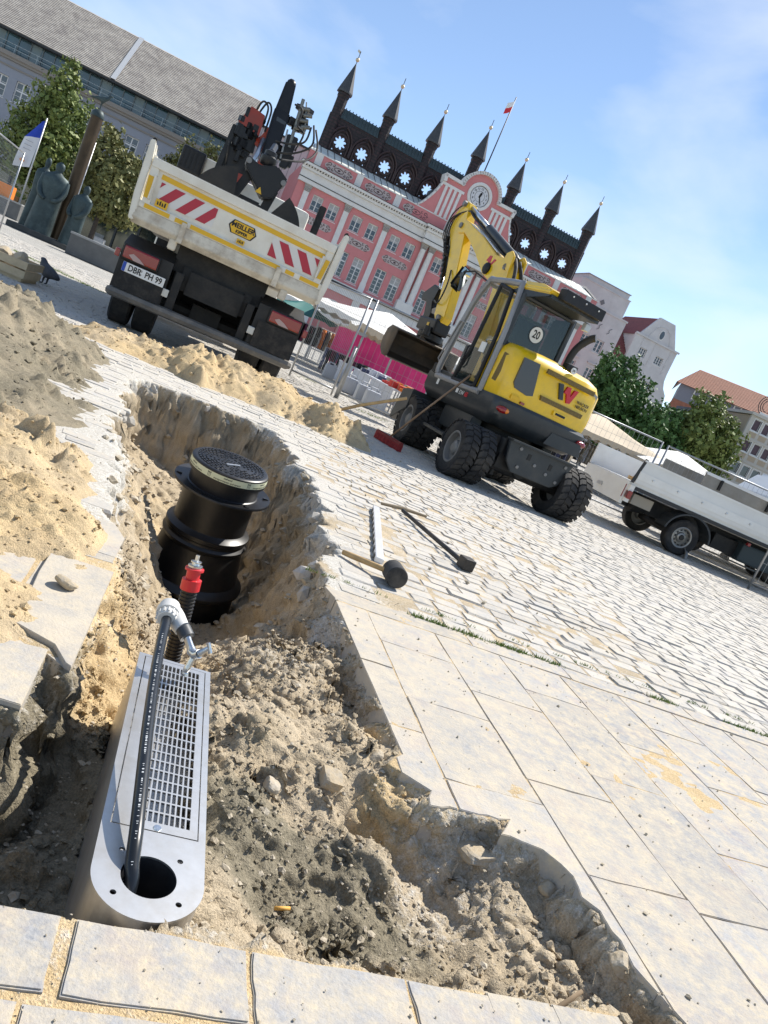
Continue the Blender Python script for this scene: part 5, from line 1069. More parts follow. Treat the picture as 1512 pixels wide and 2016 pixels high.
# linkage, tiltrotator, bucket
yzpoly([(3.05,2.55),(3.30,2.62),(3.62,2.42),(3.58,2.30),(3.35,2.30),(3.22,2.02),(3.30,1.92),(3.0,1.88),(2.98,2.1),(3.1,2.3)],bmx-.09,bmx+.09,'bucket_link',CRB,ex)
MB().cbox((bmx-.16,2.52,1.78),(bmx+.16,3.2,2.02),.04).build('coupler',CRB,ex)
MB().lathe([(.20,1.62),(.24,1.66),(.24,1.76),(.16,1.80)],20,Matrix.Translation((bmx,2.8,0))).build('rotator',CRB,ex,smooth=35); MB().tube([(bmx-.2,2.62,1.86),(bmx-.2,2.62,1.70)],.07,12).build('tilt_ram',CRB,ex,smooth=40)
MB().b2((bmx-.171,2.72,1.86),(bmx-.165,2.80,1.93)).build('yellow_label',REFY,ex)
bk=MB(); BKS=mat('bucket_steel',(.10,.085,.07),.55,.5,var=.3,scale=4,dirt=(.20,.14,.09),damt=.6)
BA=Matrix.Translation((0,2.75,0))@Matrix.Rotation(-.12,4,'Z')
prof=[(-.26,1.60),(.10,1.64),(.30,1.56),(.36,1.38),(.28,1.20),(.05,1.10),(-.20,1.09)]
X0,X1=-.62,.62
V_=[BA@Vector((x,y,z)) for x in(X0,X1) for y,z in prof]; n_=len(prof)
bk.add(V_,[(i,i+1,n_+i+1,n_+i) for i in range(n_-1)]+[tuple(range(n_)),tuple(range(2*n_-1,n_-1,-1))])
bko=bk.build('bucket',BKS,ex,smooth=30)
bm=bmesh.new(); bm.from_mesh(bko.data); bmesh.ops.solidify(bm,geom=bm.faces[:],thickness=.018); bm.to_mesh(bko.data); bm.free()
le=MB().b2((X0,-.30,1.085),(X1,-.20,1.105)); le.v=[tuple(BA@Vector(p)) for p in le.v]; le.build('cutting_edge',mat('worn_edge_steel',(.32,.30,.28),.35,.9),bko)
brk=MB().b2((-.12,-.1,1.58),(.32,.2,1.70)); brk.v=[tuple(BA@Vector(p)) for p in brk.v]; brk.build('bucket_bracket',BKS,bko,bev=.02)
# ================= town hall =================
PINK=mat('pink_plaster',(.61,.225,.225),.85,var=.05,scale=1.5,bump=.08,bscale=20)
WPL=mat('white_plaster',(.72,.70,.67),.8,var=.05,scale=2,dirt=(.52,.50,.47),dscale=1.2,damt=.35)
CAPM=mat('grey_capital',(.36,.33,.30),.85,var=.3,scale=9)
FRW=mat('window_frame_white',(.70,.69,.67),.5)
PANE=mat('window_glass',(.045,.06,.075),.06,spec=.9,var=.5,scale=.35)
CURT=mat('pale_blind',(.42,.42,.41),.8)
SLATE=mat('dark_spire_slate',(.05,.052,.055),.5,var=.25,scale=3)
LROOF=mat('pale_metal_roof',(.66,.68,.62),.5,.0,var=.08,scale=1)
GREENC=mat('dark_verdigris',(.035,.06,.07),.5,var=.3,scale=4)
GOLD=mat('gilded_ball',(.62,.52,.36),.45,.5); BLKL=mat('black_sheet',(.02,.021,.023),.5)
PLAQ=mat('plaque_plaster',(.50,.42,.40),.85); SCROLL=mat('dark_stucco_scroll',(.10,.06,.065),.8)
def brick_mat(name,c1,c2,mo,bw=.28,rh=.1,ms=.012):
    m=bpy.data.materials.new(name); m.use_nodes=True; nt=m.node_tree; P=nt.nodes['Principled BSDF']; N=nt.nodes.new; L=nt.links.new
    tc=N('ShaderNodeTexCoord'); mp=N('ShaderNodeMapping'); mp.inputs['Rotation'].default_value=(rad(90),0,0); L(tc.outputs['Object'],mp.inputs['Vector'])
    br=N('ShaderNodeTexBrick'); br.inputs['Scale'].default_value=1; br.inputs['Brick Width'].default_value=bw; br.inputs['Row Height'].default_value=rh; br.inputs['Mortar Size'].default_value=ms
    for k,c in(('Color1',c1),('Color2',c2),('Mortar',mo)): br.inputs[k].default_value=(*c,1)
    L(mp.outputs[0],br.inputs['Vector']); L(br.outputs['Color'],P.inputs['Base Color']); P.inputs['Roughness'].default_value=.6
    b=N('ShaderNodeBump'); b.inputs['Distance'].default_value=.02; b.invert=True; L(br.outputs['Fac'],b.inputs['Height']); L(b.outputs[0],P.inputs['Normal']); return m
BRICKD=brick_mat('dark_glazed_brick',(.036,.015,.016),(.018,.009,.011),(.008,.006,.006),.55,.30,.05)
def facade(par,name,mt,x0,x1,z0,z1,holes,y=0.,th=.35): # wall with real window openings
    return plate_with_holes([(x0,z0),(x1,z0),(x1,z1),(x0,z1)],[[(a,b),(c,b),(c,d),(a,d)] for a,b,c,d in holes],0,th,frame((0,y+th,0),(1,0,0),(0,0,1),(0,-1,0))).build(name,mt,par)
WIN={}
def window(par,x0,z0,x1,z1,y=0.,nx=2,nz=3,fw=.09,sill=True,transom=None,open_=0,mt=None,blind=.0,name='window'):
    key=(round(x1-x0,2),round(z1-z0,2),nx,nz,fw,sill,transom,blind)
    W_,H_=x1-x0,z1-z0
    if key not in WIN:
        mb=MB(); e=.07
        mb.b2((-e,-.05,-e),(0,.14,H_+e)).b2((W_,-.05,-e),(W_+e,.14,H_+e)).b2((0,-.05,H_),(W_,.14,H_+e)).b2((0,-.05,-e),(W_,.14,0))
        mb.b2((0,.08,0),(fw,.15,H_)).b2((W_-fw,.08,0),(W_,.15,H_)).b2((fw,.08,0),(W_-fw,.15,fw)).b2((fw,.08,H_-fw),(W_-fw,.15,H_))
        zb=[fw,H_-fw]
        if transom: mb.b2((fw,.07,transom-fw*.6),(W_-fw,.148,transom+fw*.6)); 
        for i in range(1,nx): x=W_*i/nx; mb.b2((x-fw*.55,.075,fw),(x+fw*.55,.147,H_-fw))
        for j in range(1,nz): z=H_*j/nz; mb.b2((fw,.10,z-.018),(W_-fw,.14,z+.018))
        if sill: mb.b2((-.12,-.14,-.13),(W_+.12,.02,-e))
        o=mb.build(name,mt or FRW); m1=o.data; bpy.data.objects.remove(o)
        g=MB().quad((fw,.13,fw),(W_-fw,.13,fw),(W_-fw,.13,H_-fw),(fw,.13,H_-fw)); og=g.build('pane',PANE); m2=og.data; bpy.data.objects.remove(og); m3=None
        if blind: b=MB().quad((fw,.128,H_*(1-blind)),(W_-fw,.128,H_*(1-blind)),(W_-fw,.128,H_-fw),(fw,.128,H_-fw)).build('blind',CURT); m3=b.data; bpy.data.objects.remove(b)
        WIN[key]=(m1,m2,m3)
    m1,m2,m3=WIN[key]; o=child(name,m1,par,(x0,y,z0)); child('pane',m2,o)
    if m3: child('blind',m3,o)
    return o
th_=thing('town_hall','pink baroque town hall with seven dark spires and a clock gable','building',(-19.122,75.0,0),math.atan2(.34,.94))
SC=15.97; WTOT=33.0
bays=[(.14,4.32),(4.32,8.5),(8.5,12.7)]
up=[];lo=[]
for p0_,p1_ in bays:
    w0=p0_+.76; up+=[(w0,11.48,w0+1.04,12.96),(w0+1.68,11.48,w0+2.72,12.96)]; lo+=[(w0-.02,7.05,w0+1.06,9.48),(w0+1.66,7.05,w0+2.74,9.48)]
mir=lambda L_:[(2*SC-c,b,2*SC-a,d) for a,b,c,d in L_]
cen_u=[(14.25,11.48,15.25,12.96),(15.47,11.48,16.47,12.96),(16.69,11.48,17.69,12.96)]; cen_l=[(14.25,7.05,15.25,9.48),(15.47,7.05,16.47,9.48),(16.69,7.05,17.69,9.48)]
ups=up+mir(up)+cen_u; los=lo+mir(lo)+cen_l
facade(th_,'front_wall',PINK,-.95,WTOT-.05,6.4,13.55,ups+los)
MB().b2((-.95,.36,0),(WTOT-.05,12,15.3)).b2((-.95,0.002,0),(-.6,.36,13.5)).build('body',PINK,th_)
for i,(a,b,c,d) in enumerate(ups): window(th_,a,b,c,d,.10,2,3,.085,True,None,0,None,(.36,.45,.3)[i%3])
for i,(a,b,c,d) in enumerate(los): window(th_,a,b,c,d,.10,2,6,.085,True,1.55,0,None,(0,.32,.0,.34)[i%4])
# ground floor arcade
arch=[]
for cx_ in(2.2,6.4,10.6,15.97,21.3,25.5,29.7): arch.append([(cx_-1.25,.05),(cx_+1.25,.05),(cx_+1.25,3.2)]+[(cx_+1.25*math.cos(a),3.2+1.25*math.sin(a)) for a in [math.pi*k/10 for k in range(1,10)]]+[(cx_-1.25,3.2)])
plate_with_holes([(-.95,0),(WTOT-.05,0),(WTOT-.05,5.6),(-.95,5.6)],arch,0,.9,frame((0,.4,0),(1,0,0),(0,0,1),(0,-1,0))).build('arcade_wall',PINK,th_)
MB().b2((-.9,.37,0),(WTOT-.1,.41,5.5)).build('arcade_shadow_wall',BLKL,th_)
for cx_ in(2.2,6.4,10.6,15.97,21.3,25.5,29.7):
    MB().prism([(1.62*math.cos(a),1.62*math.sin(a)) for a in [math.pi*k/12 for k in range(13)]]+[(1.25*math.cos(a),1.25*math.sin(a)) for a in [math.pi*k/12 for k in range(12,-1,-1)]],.08,frame((cx_,-.5,3.2),(1,0,0),(0,0,1),(0,-1,0))).build('arch_moulding',WPL,th_)
for cx_ in(.1,4.3,8.5,13.2,18.7,23.4,27.6,31.9): MB().b2((cx_-.4,-.62,0),(cx_+.4,-.5,5.6)).build('ground_pilaster',WPL,th_)
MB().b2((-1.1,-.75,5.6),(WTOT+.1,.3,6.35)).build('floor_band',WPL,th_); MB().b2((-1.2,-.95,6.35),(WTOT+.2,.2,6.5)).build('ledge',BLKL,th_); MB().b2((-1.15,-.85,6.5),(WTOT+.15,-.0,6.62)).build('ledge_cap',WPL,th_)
# pilasters and columns with capitals
capm=None
def capital(x,y,w_):
    mb=MB().b2((-w_*.62,-.12,.52),(w_*.62,.2,.64)); mb.add([(-w_*.42,-.08,0),(w_*.42,-.08,0),(w_*.6,-.12,.52),(-w_*.6,-.12,.52),(-w_*.42,.2,0),(w_*.42,.2,0),(w_*.6,.2,.52),(-w_*.6,.2,.52)],[(0,1,2,3),(1,5,6,2),(4,0,3,7)])
    for i in range(4):
        for j in range(3): mb.ball((-w_*.42+i*w_*.28,-.11,.08+j*.15),(.075,.06,.085),1)
    return mb
cm=capital(0,0,.62).build('capital',CAPM); cme=cm.data; bpy.data.objects.remove(cm)
for x in(.14,4.32,8.5,23.44,27.62,31.80):
    MB().b2((x-.30,-.14,6.62),(x+.30,-.001,7.5)).b2((x-.26,-.12,7.5),(x+.26,-.0015,12.87)).build('pilaster',WPL,th_); child('capital',cme,th_,(x,-.06,12.86))
    MB().b2((x-.36,-.05,6.62),(x+.36,-.0005,13.5)).build('pilaster_backing',PINK,th_)
for x in(12.72,13.58,18.36,19.22):
    MB().lathe([(.40,7.5),(.40,7.62),(.33,7.7),(.32,9.5),(.27,12.9),(.30,12.95)],18,Matrix.Translation((x,-.35,0))).build('column',WPL,th_,smooth=35); child('capital',cme,th_,(x,-.33,12.86))
for a,b in((12.25,14.05),(17.89,19.69)): MB().b2((a,-.8,6.62),(b,-.0,7.5)).build('column_pedestal',WPL,th_)
# entablature
def entab(x0,x1,dy,zo=0):
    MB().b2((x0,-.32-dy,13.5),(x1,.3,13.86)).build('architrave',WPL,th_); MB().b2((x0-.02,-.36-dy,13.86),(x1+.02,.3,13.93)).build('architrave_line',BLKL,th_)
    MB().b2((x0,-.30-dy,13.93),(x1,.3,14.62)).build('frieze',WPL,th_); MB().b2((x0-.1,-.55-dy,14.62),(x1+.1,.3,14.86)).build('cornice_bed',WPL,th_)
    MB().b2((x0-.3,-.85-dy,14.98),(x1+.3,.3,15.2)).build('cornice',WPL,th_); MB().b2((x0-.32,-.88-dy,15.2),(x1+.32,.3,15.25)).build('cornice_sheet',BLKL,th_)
    mb=MB(); x=x0
    while x<x1: mb.b2((x,-.70-dy,14.86),(x+.14,.2,14.98)); x+=.28
    o=mb.build('dentil_row',WPL,th_); o['kind']='stuff'
entab(-1.0,12.2,0); entab(12.2,19.75,.55); entab(19.75,WTOT,0)
# parapet with panels
MB().b2((-.9,.0,15.25),(WTOT-.1,.5,16.42)).build('parapet',PINK,th_); MB().b2((-1.0,-.08,16.42),(WTOT,.55,16.52)).build('parapet_cap',WPL,th_)
for x in(.14,4.32,8.5,23.44,27.62,31.80): MB().b2((x-.33,-.06,15.3),(x+.33,.001,16.42)).build('parapet_pilaster',WPL,th_)
def plaque(w_,h_,seed):
    r=random.Random(seed); n=28; P=[]
    for k in range(n):
        a=2*math.pi*k/n; c,s=math.cos(a),math.sin(a); m_=1+.06*math.cos(6*a); P.append((w_/2*math.copysign(abs(c)**.55,c)*m_,h_/2*math.copysign(abs(s)**.6,s)*m_))
    a=MB().prism(P,.03,frame((0,0,0),(1,0,0),(0,0,1),(0,-1,0))); b=MB()
    def curl(cx,cz,r0,a0,turn,n=14):
        pts=[]
        for k in range(n): t=k/(n-1); aa=a0+turn*t; rr=r0*(1-.75*t); pts.append(Vector((cx+rr*math.cos(aa),-.045,cz+rr*math.sin(aa))))
        b.tube(pts,.028,5)
    for sx in(-1,1):
        for sz in(-1,1): curl(sx*w_*.36,sz*h_*.22,h_*.24,0 if sx>0 else math.pi,sx*sz*6.5); curl(sx*w_*.22,sz*h_*.26,h_*.17,math.pi/2,sx*sz*5)
        curl(sx*w_*.44,0,h_*.14,0,6)
    E_=[Vector((w_*.17*math.cos(t),-.045,h_*.24*math.sin(t))) for t in [2*math.pi*k/20 for k in range(21)]]; b.tube(E_,.03,5); b.ball((0,-.03,0),(.16,.05,.1),1)
    oa=a.build('plaque',PLAQ); ob=b.build('scroll',SCROLL); ma,mb_=oa.data,ob.data; bpy.data.objects.remove(oa); bpy.data.objects.remove(ob); return ma,mb_
pq=[plaque(2.7,.72,1),plaque(2.75,.80,2)]
for a,b in bays+[(2*SC-b,2*SC-a) for a,b in bays]:
    m_=(a+b)/2+.02; o=child('plaque',pq[0][0],th_,(m_,-.001,10.62)); child('scroll',pq[0][1],o); o=child('plaque',pq[1][0],th_,(m_,-.001,15.84)); child('scroll',pq[1][1],o)
# pale metal lean-to roof with seams, screen wall and spires
rf=MB().add([(-1.0,.3,16.52),(WTOT,.3,16.52),(WTOT-.6,3.2,17.75),(-.4,3.2,17.75)],[(0,1,2,3)]).build('lean_to_roof',LROOF,th_)
for k in range(46):
    x=-.6+k*.72; MB().add([(x,.3,16.56),(x+.06,.3,16.56),(x+.06,3.2,17.79),(x,3.2,17.79)],[(0,1,2,3)]).build('roof_seam',BLKL,rf)
MB().add([(WTOT,.3,16.5),(WTOT,.3,16.62),(WTOT-.5,3.2,17.95),(WTOT-.5,3.2,17.7),(WTOT-.4,.3,16.6),(WTOT-1.0,3.2,17.9)],[(0,1,2,3),(1,4,5,2)]).build('roof_edge',BLKL,rf)
def star(cx,cz,R,r,n=8,k=8):
    P=[]
    for i in range(n*k): a=2*math.pi*i/(n*k); q=.5+.5*math.cos(n*a+math.pi); rr=R*(.60+.40*(q**.4)); P.append((cx+rr*math.cos(a),cz+rr*math.sin(a)))
    return P
S0=.45; DT=4.93; tow=[S0+DT*k for k in range(7)]; SY=3.3
hx=[t+d for t in tow[:-1] for d in(1.32,3.68)]
holes=[star(x,18.9,.64,.3) for x in hx]
for x in hx: holes+=[[(x-.62,17.98),(x-.38,17.98),(x-.5,18.2)],[(x+.38,17.98),(x+.62,17.98),(x+.5,18.2)]]
plate_with_holes([(S0-.6,17.0),(tow[-1]+.6,17.0),(tow[-1]+.6,21.0),(S0-.6,21.0)],holes,0,.45,frame((0,SY+.45,0),(1,0,0),(0,0,1),(0,-1,0))).build('screen_wall',BRICKD,th_)
MB().prism([(-.1,20.9),(.55,20.9),(.40,21.85),(.05,21.85)],(S0-.4,tow[-1]+.4),frame((0,SY,0),(0,1,0),(0,0,1),(1,0,0))).build('wall_coping',GREENC,th_)
mb=MB(); x=S0
while x<tow[-1]: mb.b2((x,SY-.16,20.95),(x+.05,SY-.05,21.8)); x+=.33
o=mb.build('coping_ribs',GREENC,th_); o['kind']='stuff'
mb=MB(); x=S0
while x<tow[-1]: mb.box((x,SY+.2,21.92),(.10,.1,.16)); x+=.36
o=mb.build('crest_studs',GREENC,th_); o['kind']='stuff'
BRK2=mat('dark_brick_rib',(.035,.018,.018),.5,var=.4,scale=6)
ab=MB()
for k,(R_,yy) in enumerate(((1.12,.16),(.86,.11))): # pointed arch ribs
    P=[]
    for t in range(9): a=math.pi*(1-t/8*.36); P.append((R_*.55+R_*1.55*math.cos(a),R_*1.55*math.sin(a)-.1))
    L_=[(-R_,-1.0)]+P; L_=[Vector((p[0],-yy,p[1])) for p in L_]; ab.tube(L_,.10,6).tube([Vector((-p.x,p.y,p.z)) for p in L_],.10,6)
ab.lathe([(.68,0),(.68,.1),(.80,.1),(.80,0)],24,frame((0,0,0),(1,0,0),(0,0,1),(0,-1,0)),cap=False)
oo=ab.build('arch_rib',BRK2); abm=oo.data; bpy.data.objects.remove(oo)
for x in hx: child('arch_rib',abm,th_,(x,SY,18.9))
sp=MB().lathe([(.56,16.6),(.56,22.6),(.62,22.75),(.62,23.1)],8).build('tower',BRICKD); spm=sp.data; bpy.data.objects.remove(sp)
s1=MB().lathe([(.80,23.05),(.80,23.2),(.05,25.9),(0,25.95)],8).build('spire',SLATE); s1m=s1.data; bpy.data.objects.remove(s1)
s2=MB().tube([(0,0,25.9),(0,0,27.1)],.035,6).build('finial',BLKL); s2m=s2.data; bpy.data.objects.remove(s2)
s3=MB().ball((0,0,26.3),.2,2).build('ball',GOLD,smooth=True); s3m=s3.data; bpy.data.objects.remove(s3)
for i,x in enumerate(tow):
    dz=.9 if i==3 else 0
    o=child('tower',spm,th_,(x,SY+.2,dz),(0,0,rad(22.5))); q=child('spire',s1m,o); child('finial',s2m,o); child('ball',s3m,o)
    if i==0: MB().quad((0,0,26.85),(-.35,0,26.95),(-.3,0,27.15),(0,0,27.1)).build('vane',GOLD,o)
    MB().b2((x-.7,SY-.1,20.9),(x+.7,SY-.0,21.3)).build('lead_flashing',LROOF,th_) if 0 else None
MB().b2((SC-4.3,SY-2.6,16.6),(SC+4.3,SY-.1,18.8)).build('attic_roof',BLKL,th_)
# clock gable
def gable_poly():
    L_=[(10.3,15.3),(10.3,16.5)]
    for k in range(1,9): t=k/8; a=t*math.pi/2; L_.append((10.3+1.75*math.sin(a)*(.35+.65*t),16.5+3.2*(1-math.cos(a))))
    L_+=[(11.95,20.25),(13.95,20.2)]
    for k in range(13): a=math.pi*(1-k/12*.5)-.12*(1-k/12); L_.append((SC+2.1*math.cos(a),20.05+2.1*math.sin(a)))
    R_=[(2*SC-x,z) for x,z in reversed(L_[:-1])]; return L_+R_
gp=gable_poly(); FY=frame((0,0,0),(1,0,0),(0,0,1),(0,-1,0))
gb_=MB().prism(gp,(-.9,.05),FY).build('clock_gable',PINK,th_)
# white moulding along the upper outline
ol=[p for p in gp if p[1]>=16.5]; md=MB(); n=len(ol)
for i in range(n-1):
    a,b=Vector((ol[i][0],0,ol[i][1])),Vector((ol[i+1][0],0,ol[i+1][1])); d=(b-a); 
    if d.length<.01: continue
    ang=math.atan2(d.z,d.x); mid=(a+b)/2; top=1 if mid.z>19.9 else .45
    md.box((mid.x,.25,mid.z),(d.length+.12,1.0*top+.25,.30 if top==1 else .16),M=Matrix.Rotation(-ang,3,'Y'))
md.build('gable_moulding',WPL,th_)
for sx in(-1,1):
    for k in range(4): x=SC+sx*(1.95+k*.52)-.13; MB().b2((x-.02,-.14,16.5),(x+.26,-.045,19.35)).build('gable_strip',WPL,th_)
    x=SC+sx*2.75; MB().b2((x-1.15,-.16,19.35),(x+1.15,-.046,19.6)).build('gable_band',WPL,th_)
ck=MB().lathe([(1.32,.05),(1.32,.16),(1.05,.20),(1.0,.12)],40,frame((SC,0,19.95),(1,0,0),(0,0,1),(0,-1,0)),cap=False).build('clock',WPL,th_,smooth=35)
CKM=lambda y:frame((SC,y,19.95),(1,0,0),(0,0,1),(0,-1,0))
MB().lathe([(0,.0),(1.0,.0),(1.0,.02),(0,.02)],40,CKM(-.06)).build('dial',mat('clock_dial',(.62,.62,.64),.6),ck)
MB().lathe([(.94,.0),(.98,.0),(.98,.006),(.94,.006)],40,CKM(-.082),cap=False).lathe([(.50,.0),(.53,.0),(.53,.006),(.50,.006)],40,CKM(-.082),cap=False).build('dial_ring',INK,ck)
for h in range(1,13): a=math.pi/2-h*math.pi/6; text_mb(str(h),.27,.003,frame((SC+.74*math.cos(a),-.09,19.95+.74*math.sin(a)),(1,0,0),(0,0,1),(0,-1,0)),spread=1.004).build('numeral',INK,ck)
for nm,ang,l_,w_ in(('hour_hand',13,.52,.09),('minute_hand',157,.82,.05)): a=rad(ang); MB().prism([(-w_,-.12),(w_,-.12),(w_*1.3,l_*.6),(0,l_),(-w_*1.3,l_*.6)],.01,frame((SC,-.095,19.95),(math.cos(a),0,-math.sin(a)),(math.sin(a),0,math.cos(a)),(0,-1,0))).build(nm,INK,ck)
# balcony balustrade under the clock
MB().b2((SC-2.3,-1.2,16.0),(SC+2.3,-1.0,16.15)).b2((SC-2.3,-1.2,15.25),(SC+2.3,-1.0,15.4)).b2((SC-2.35,-1.25,15.25),(SC-2.05,-.95,16.2)).b2((SC+2.05,-1.25,15.25),(SC+2.35,-.95,16.2)).build('balcony',WPL,th_)
for k in range(14): MB().lathe([(.05,15.4),(.09,15.6),(.05,15.9),(.07,16.0)],8,Matrix.Translation((SC-1.85+k*.285,-1.1,0))).build('baluster',WPL,th_)
MB().b2((SC-.75,-.05,16.3),(SC+.75,.02,18.2)).build('gable_window',FRW,th_)
fp=thing('roof_flagpole','red and white flag on a dark pole rising from the town hall roof','flagpole',tuple(Vector((-19.122,75.0,0))+Vector((.9404,.3401,0))*16.0+Vector((-.3401,.9404,0))*2.0),math.atan2(.34,.94))
MB().tube([(0,0,17),(0,0,30.4)],[.09,.05],8).build('pole',BLKL,fp,smooth=True)
fl_=lambda z0,z1:MB().add([(0,-.05,z0),(-.35,-.2,z0-.35),(-.62,-.1,z0-.5),(-.62,-.1,z1-.5),(-.35,-.2,z1-.35),(0,-.05,z1)],[(0,1,4,5),(1,2,3,4)])
fl_(28.9,29.45).build('flag_red_stripe',mat('flag_red',(.6,.03,.04),.8),fp); fl_(29.45,30.0).build('flag_white_stripe',mat('flag_white',(.75,.75,.75),.8),fp)
# ================= long grey building on the left =================
GREYP=mat('grey_blue_plaster',(.30,.315,.36),.85,var=.06,scale=.6); LEDG=mat('beige_ledge',(.27,.24,.21),.8)
lbd=thing('long_grey_building','long grey building with a broad shingled roof and a glazed top storey','building',(-38.458,82.0,0),math.atan2(.275,.961))
LX0,LX1=-24.,9.3
wins=[(x,z,x+1.35,z+2.0) for z in(9.85,6.0) for x in(-23.2,-21.1,-19,-16.9,-14.75,-12.6,-10.4,-8.2,-6,-3.8,-1.65,.45,2.6,4.75,6.9)]
facade(lbd,'front_wall',GREYP,LX0,LX1,4.4,13.3,wins); MB().b2((LX0,.36,0),(LX1,11,14)).build('body',GREYP,lbd)
for a,b,c,d in wins: window(lbd,a,b,c,d,.08,2,3,.11,True,1.15)
MB().b2((LX0,-.35,13.3),(LX1,.3,13.55)).build('ledge',LEDG,lbd); MB().b2((LX0,-.5,13.55),(LX1,.3,13.95)).build('ledge_upper',LEDG,lbd); MB().b2((LX0,-.12,12.7),(LX1,.01,12.85)).build('string_course',LEDG,lbd)
BGL=mat('blue_glazing',(.03,.075,.095),.08,spec=.8,var=.5,scale=.3)
MB().b2((LX0,.6,13.95),(LX1,.7,15.9)).build('glazed_storey',BGL,lbd)
k=0; x=LX0
while x<LX1:
    MB().b2((x,.5,13.95),(x+.08,.62,15.9)).build('glazing_post',mat('grey_metal_frame',(.14,.17,.18),.5),lbd)
    if k%3==1: MB().quad((x+.1,.59,14.0),(x+1.0,.59,14.0),(x+1.0,.59,15.8),(x+.1,.59,15.8)).build('blind',mat('pale_blue_blind',(.20,.26,.28),.7),lbd)
    x+=1.15; k+=1
for z in(14.35,14.75): MB().tube([(LX0,-.4,z),(LX1,-.4,z)],.03,6).build('balcony_rail',mat('pale_rail',(.36,.42,.45),.4,.4),lbd)
x=LX0
while x<LX1: MB().tube([(x,-.4,13.9),(x,-.4,14.8)],.025,5).build('rail_post',MATS['pale_rail'],lbd); x+=2.1
MB().b2((LX0,-.5,15.72),(LX1+.2,.8,15.92)).build('eaves',BLKL,lbd)
SHIN=mat('weathered_shingle',(.46,.42,.37),.85,var=.25,scale=2.2,dirt=(.22,.19,.18),dscale=.7,damt=.75,bump=.25,bscale=14)
NR=34; r0=Vector((0,-.5,15.92)); r1=Vector((0,6.2,22.15)); un=(r1-r0).normalized(); nrm=Vector((0,-un.z,un.y))
for i in range(NR):
    a=r0+un*((r1-r0).length*i/NR); b=r0+un*((r1-r0).length*(i+1.12)/NR)
    for xa,xb in((LX0,-4.6),(-4.2,LX1)):
        p=[Vector((xa,a.y,a.z))+nrm*.09,Vector((xb,a.y,a.z))+nrm*.09,Vector((xb,b.y,b.z))+nrm*.02,Vector((xa,b.y,b.z))+nrm*.02,Vector((xa,a.y,a.z)),Vector((xb,a.y,a.z))]
        MB().add(p,[(0,1,2,3),(4,5,1,0)]).build('shingle_course',SHIN,lbd)
MB().add([Vector((-4.65,r0.y,r0.z))+nrm*.14,Vector((-4.15,r0.y,r0.z))+nrm*.14,Vector((-4.15,r1.y,r1.z))+nrm*.14,Vector((-4.65,r1.y,r1.z))+nrm*.14],[(0,1,2,3)]).build('fire_wall_cap',mat('pale_sheet',(.48,.49,.50),.5),lbd)
MB().add([(LX0,6.2,22.1),(LX1,6.2,22.1),(LX1,12,15.9),(LX0,12,15.9),(LX1,-.5,15.92),(LX0,-.5,15.92)],[(0,1,2,3),(4,2,1)]).build('rear_roof',SHIN,lbd)
x=LX0; SHOP=mat('shop_glass',(.02,.035,.035),.08,spec=.8,var=.6,scale=.5)
facade(lbd,'shopfront',mat('shop_frame',(.05,.055,.055),.6),LX0,LX1,0,4.4,[(LX0+.3+i*2.2,.25,LX0+2.3+i*2.2,3.9) for i in range(15)],0,.3); MB().b2((LX0,.31,0),(LX1,.35,4.4)).build('shop_glazing',SHOP,lbd)
for i in range(15):
    if i%2==0: MB().b2((LX0+.6+i*2.2,.2,.3),(LX0+1.5+i*2.2,.3,1.5)).build('shop_display',mat('display_%d'%(i%3),[(.35,.16,.05),(.3,.3,.28),(.25,.05,.05)][i%3],.7),lbd)
# pale clad annex between the two
wc=thing('pale_clad_annex','pale metal clad annex seen behind the folded truck crane','building',(-31.,88.,0),.25)
MB().b2((0,0,0),(11,8,19.3)).build('wall',mat('pale_cladding',(.50,.49,.50),.6,var=.05,scale=.5),wc)
for k in range(16): MB().b2((.3+k*.68,-.03,0),(.36+k*.68,.001,19.3)).build('seam',mat('seam_grey',(.25,.25,.26),.6),wc)
MB().b2((-.2,-.2,19.3),(11.2,8.2,19.5)).build('roof_edge',BLKL,wc)
# ================= white block and gabled house to the right =================
WST=mat('white_render',(.56,.55,.55),.9,var=.10,scale=.8,dirt=(.42,.41,.41),dscale=.6,damt=.4)
wb_=thing('white_tower_house','tall white rendered house with a flat parapet beside the town hall','building',(14.,96.,0),.32)
wl=[(-.95,12.8,.25,14.25),(1.2,12.8,2.3,14.35),(-1.2,9.3,-.1,10.9),(1.5,9.3,2.6,10.9),(-1.2,6,-.1,7.6),(1.5,6,2.6,7.6)]
facade(wb_,'front_wall',WST,-4.2,3.85,0,17.5,wl); MB().b2((-4.2,.36,0),(3.85,10,17.5)).build('body',WST,wb_)
for a,b,c,d in wl: window(wb_,a,b,c,d,.06,2,3,.12,True)
MB().b2((-4.3,-.12,17.5),(3.95,10,17.7)).build('ledge',WST,wb_); MB().b2((-4.0,0,17.7),(3.05,9,19.9)).build('upper_block',WST,wb_); MB().b2((-3.7,-.1,19.9),(3.1,9,20.0)).build('parapet_line',WST,wb_); MB().b2((-3.4,.1,20.0),(2.75,8.8,20.55)).build('parapet',WST,wb_); MB().b2((-3.5,0.0,20.55),(2.85,8.9,20.65)).build('parapet_cap',mat('cap_grey',(.3,.3,.3),.7),wb_)
MB().prism([(-.35,18.35),(.0,18.0),(.35,18.35),(.0,18.7)],.05,frame((-.3,0,0),(1,0,0),(0,0,1),(0,-1,0))).build('diamond_vent',mat('vent_grey',(.16,.16,.17),.7),wb_)
for k in range(3): MB().tube(spline([Vector((-1.0+k*1.5,-.03,15.3)),Vector((-.75+k*1.5,-.06,15.55)),Vector((-.85+k*1.5,-.06,15.8)),Vector((-.55+k*1.5,-.03,16.1))],4),.035,5).build('wall_anchor',MATS['vent_grey'],wb_)
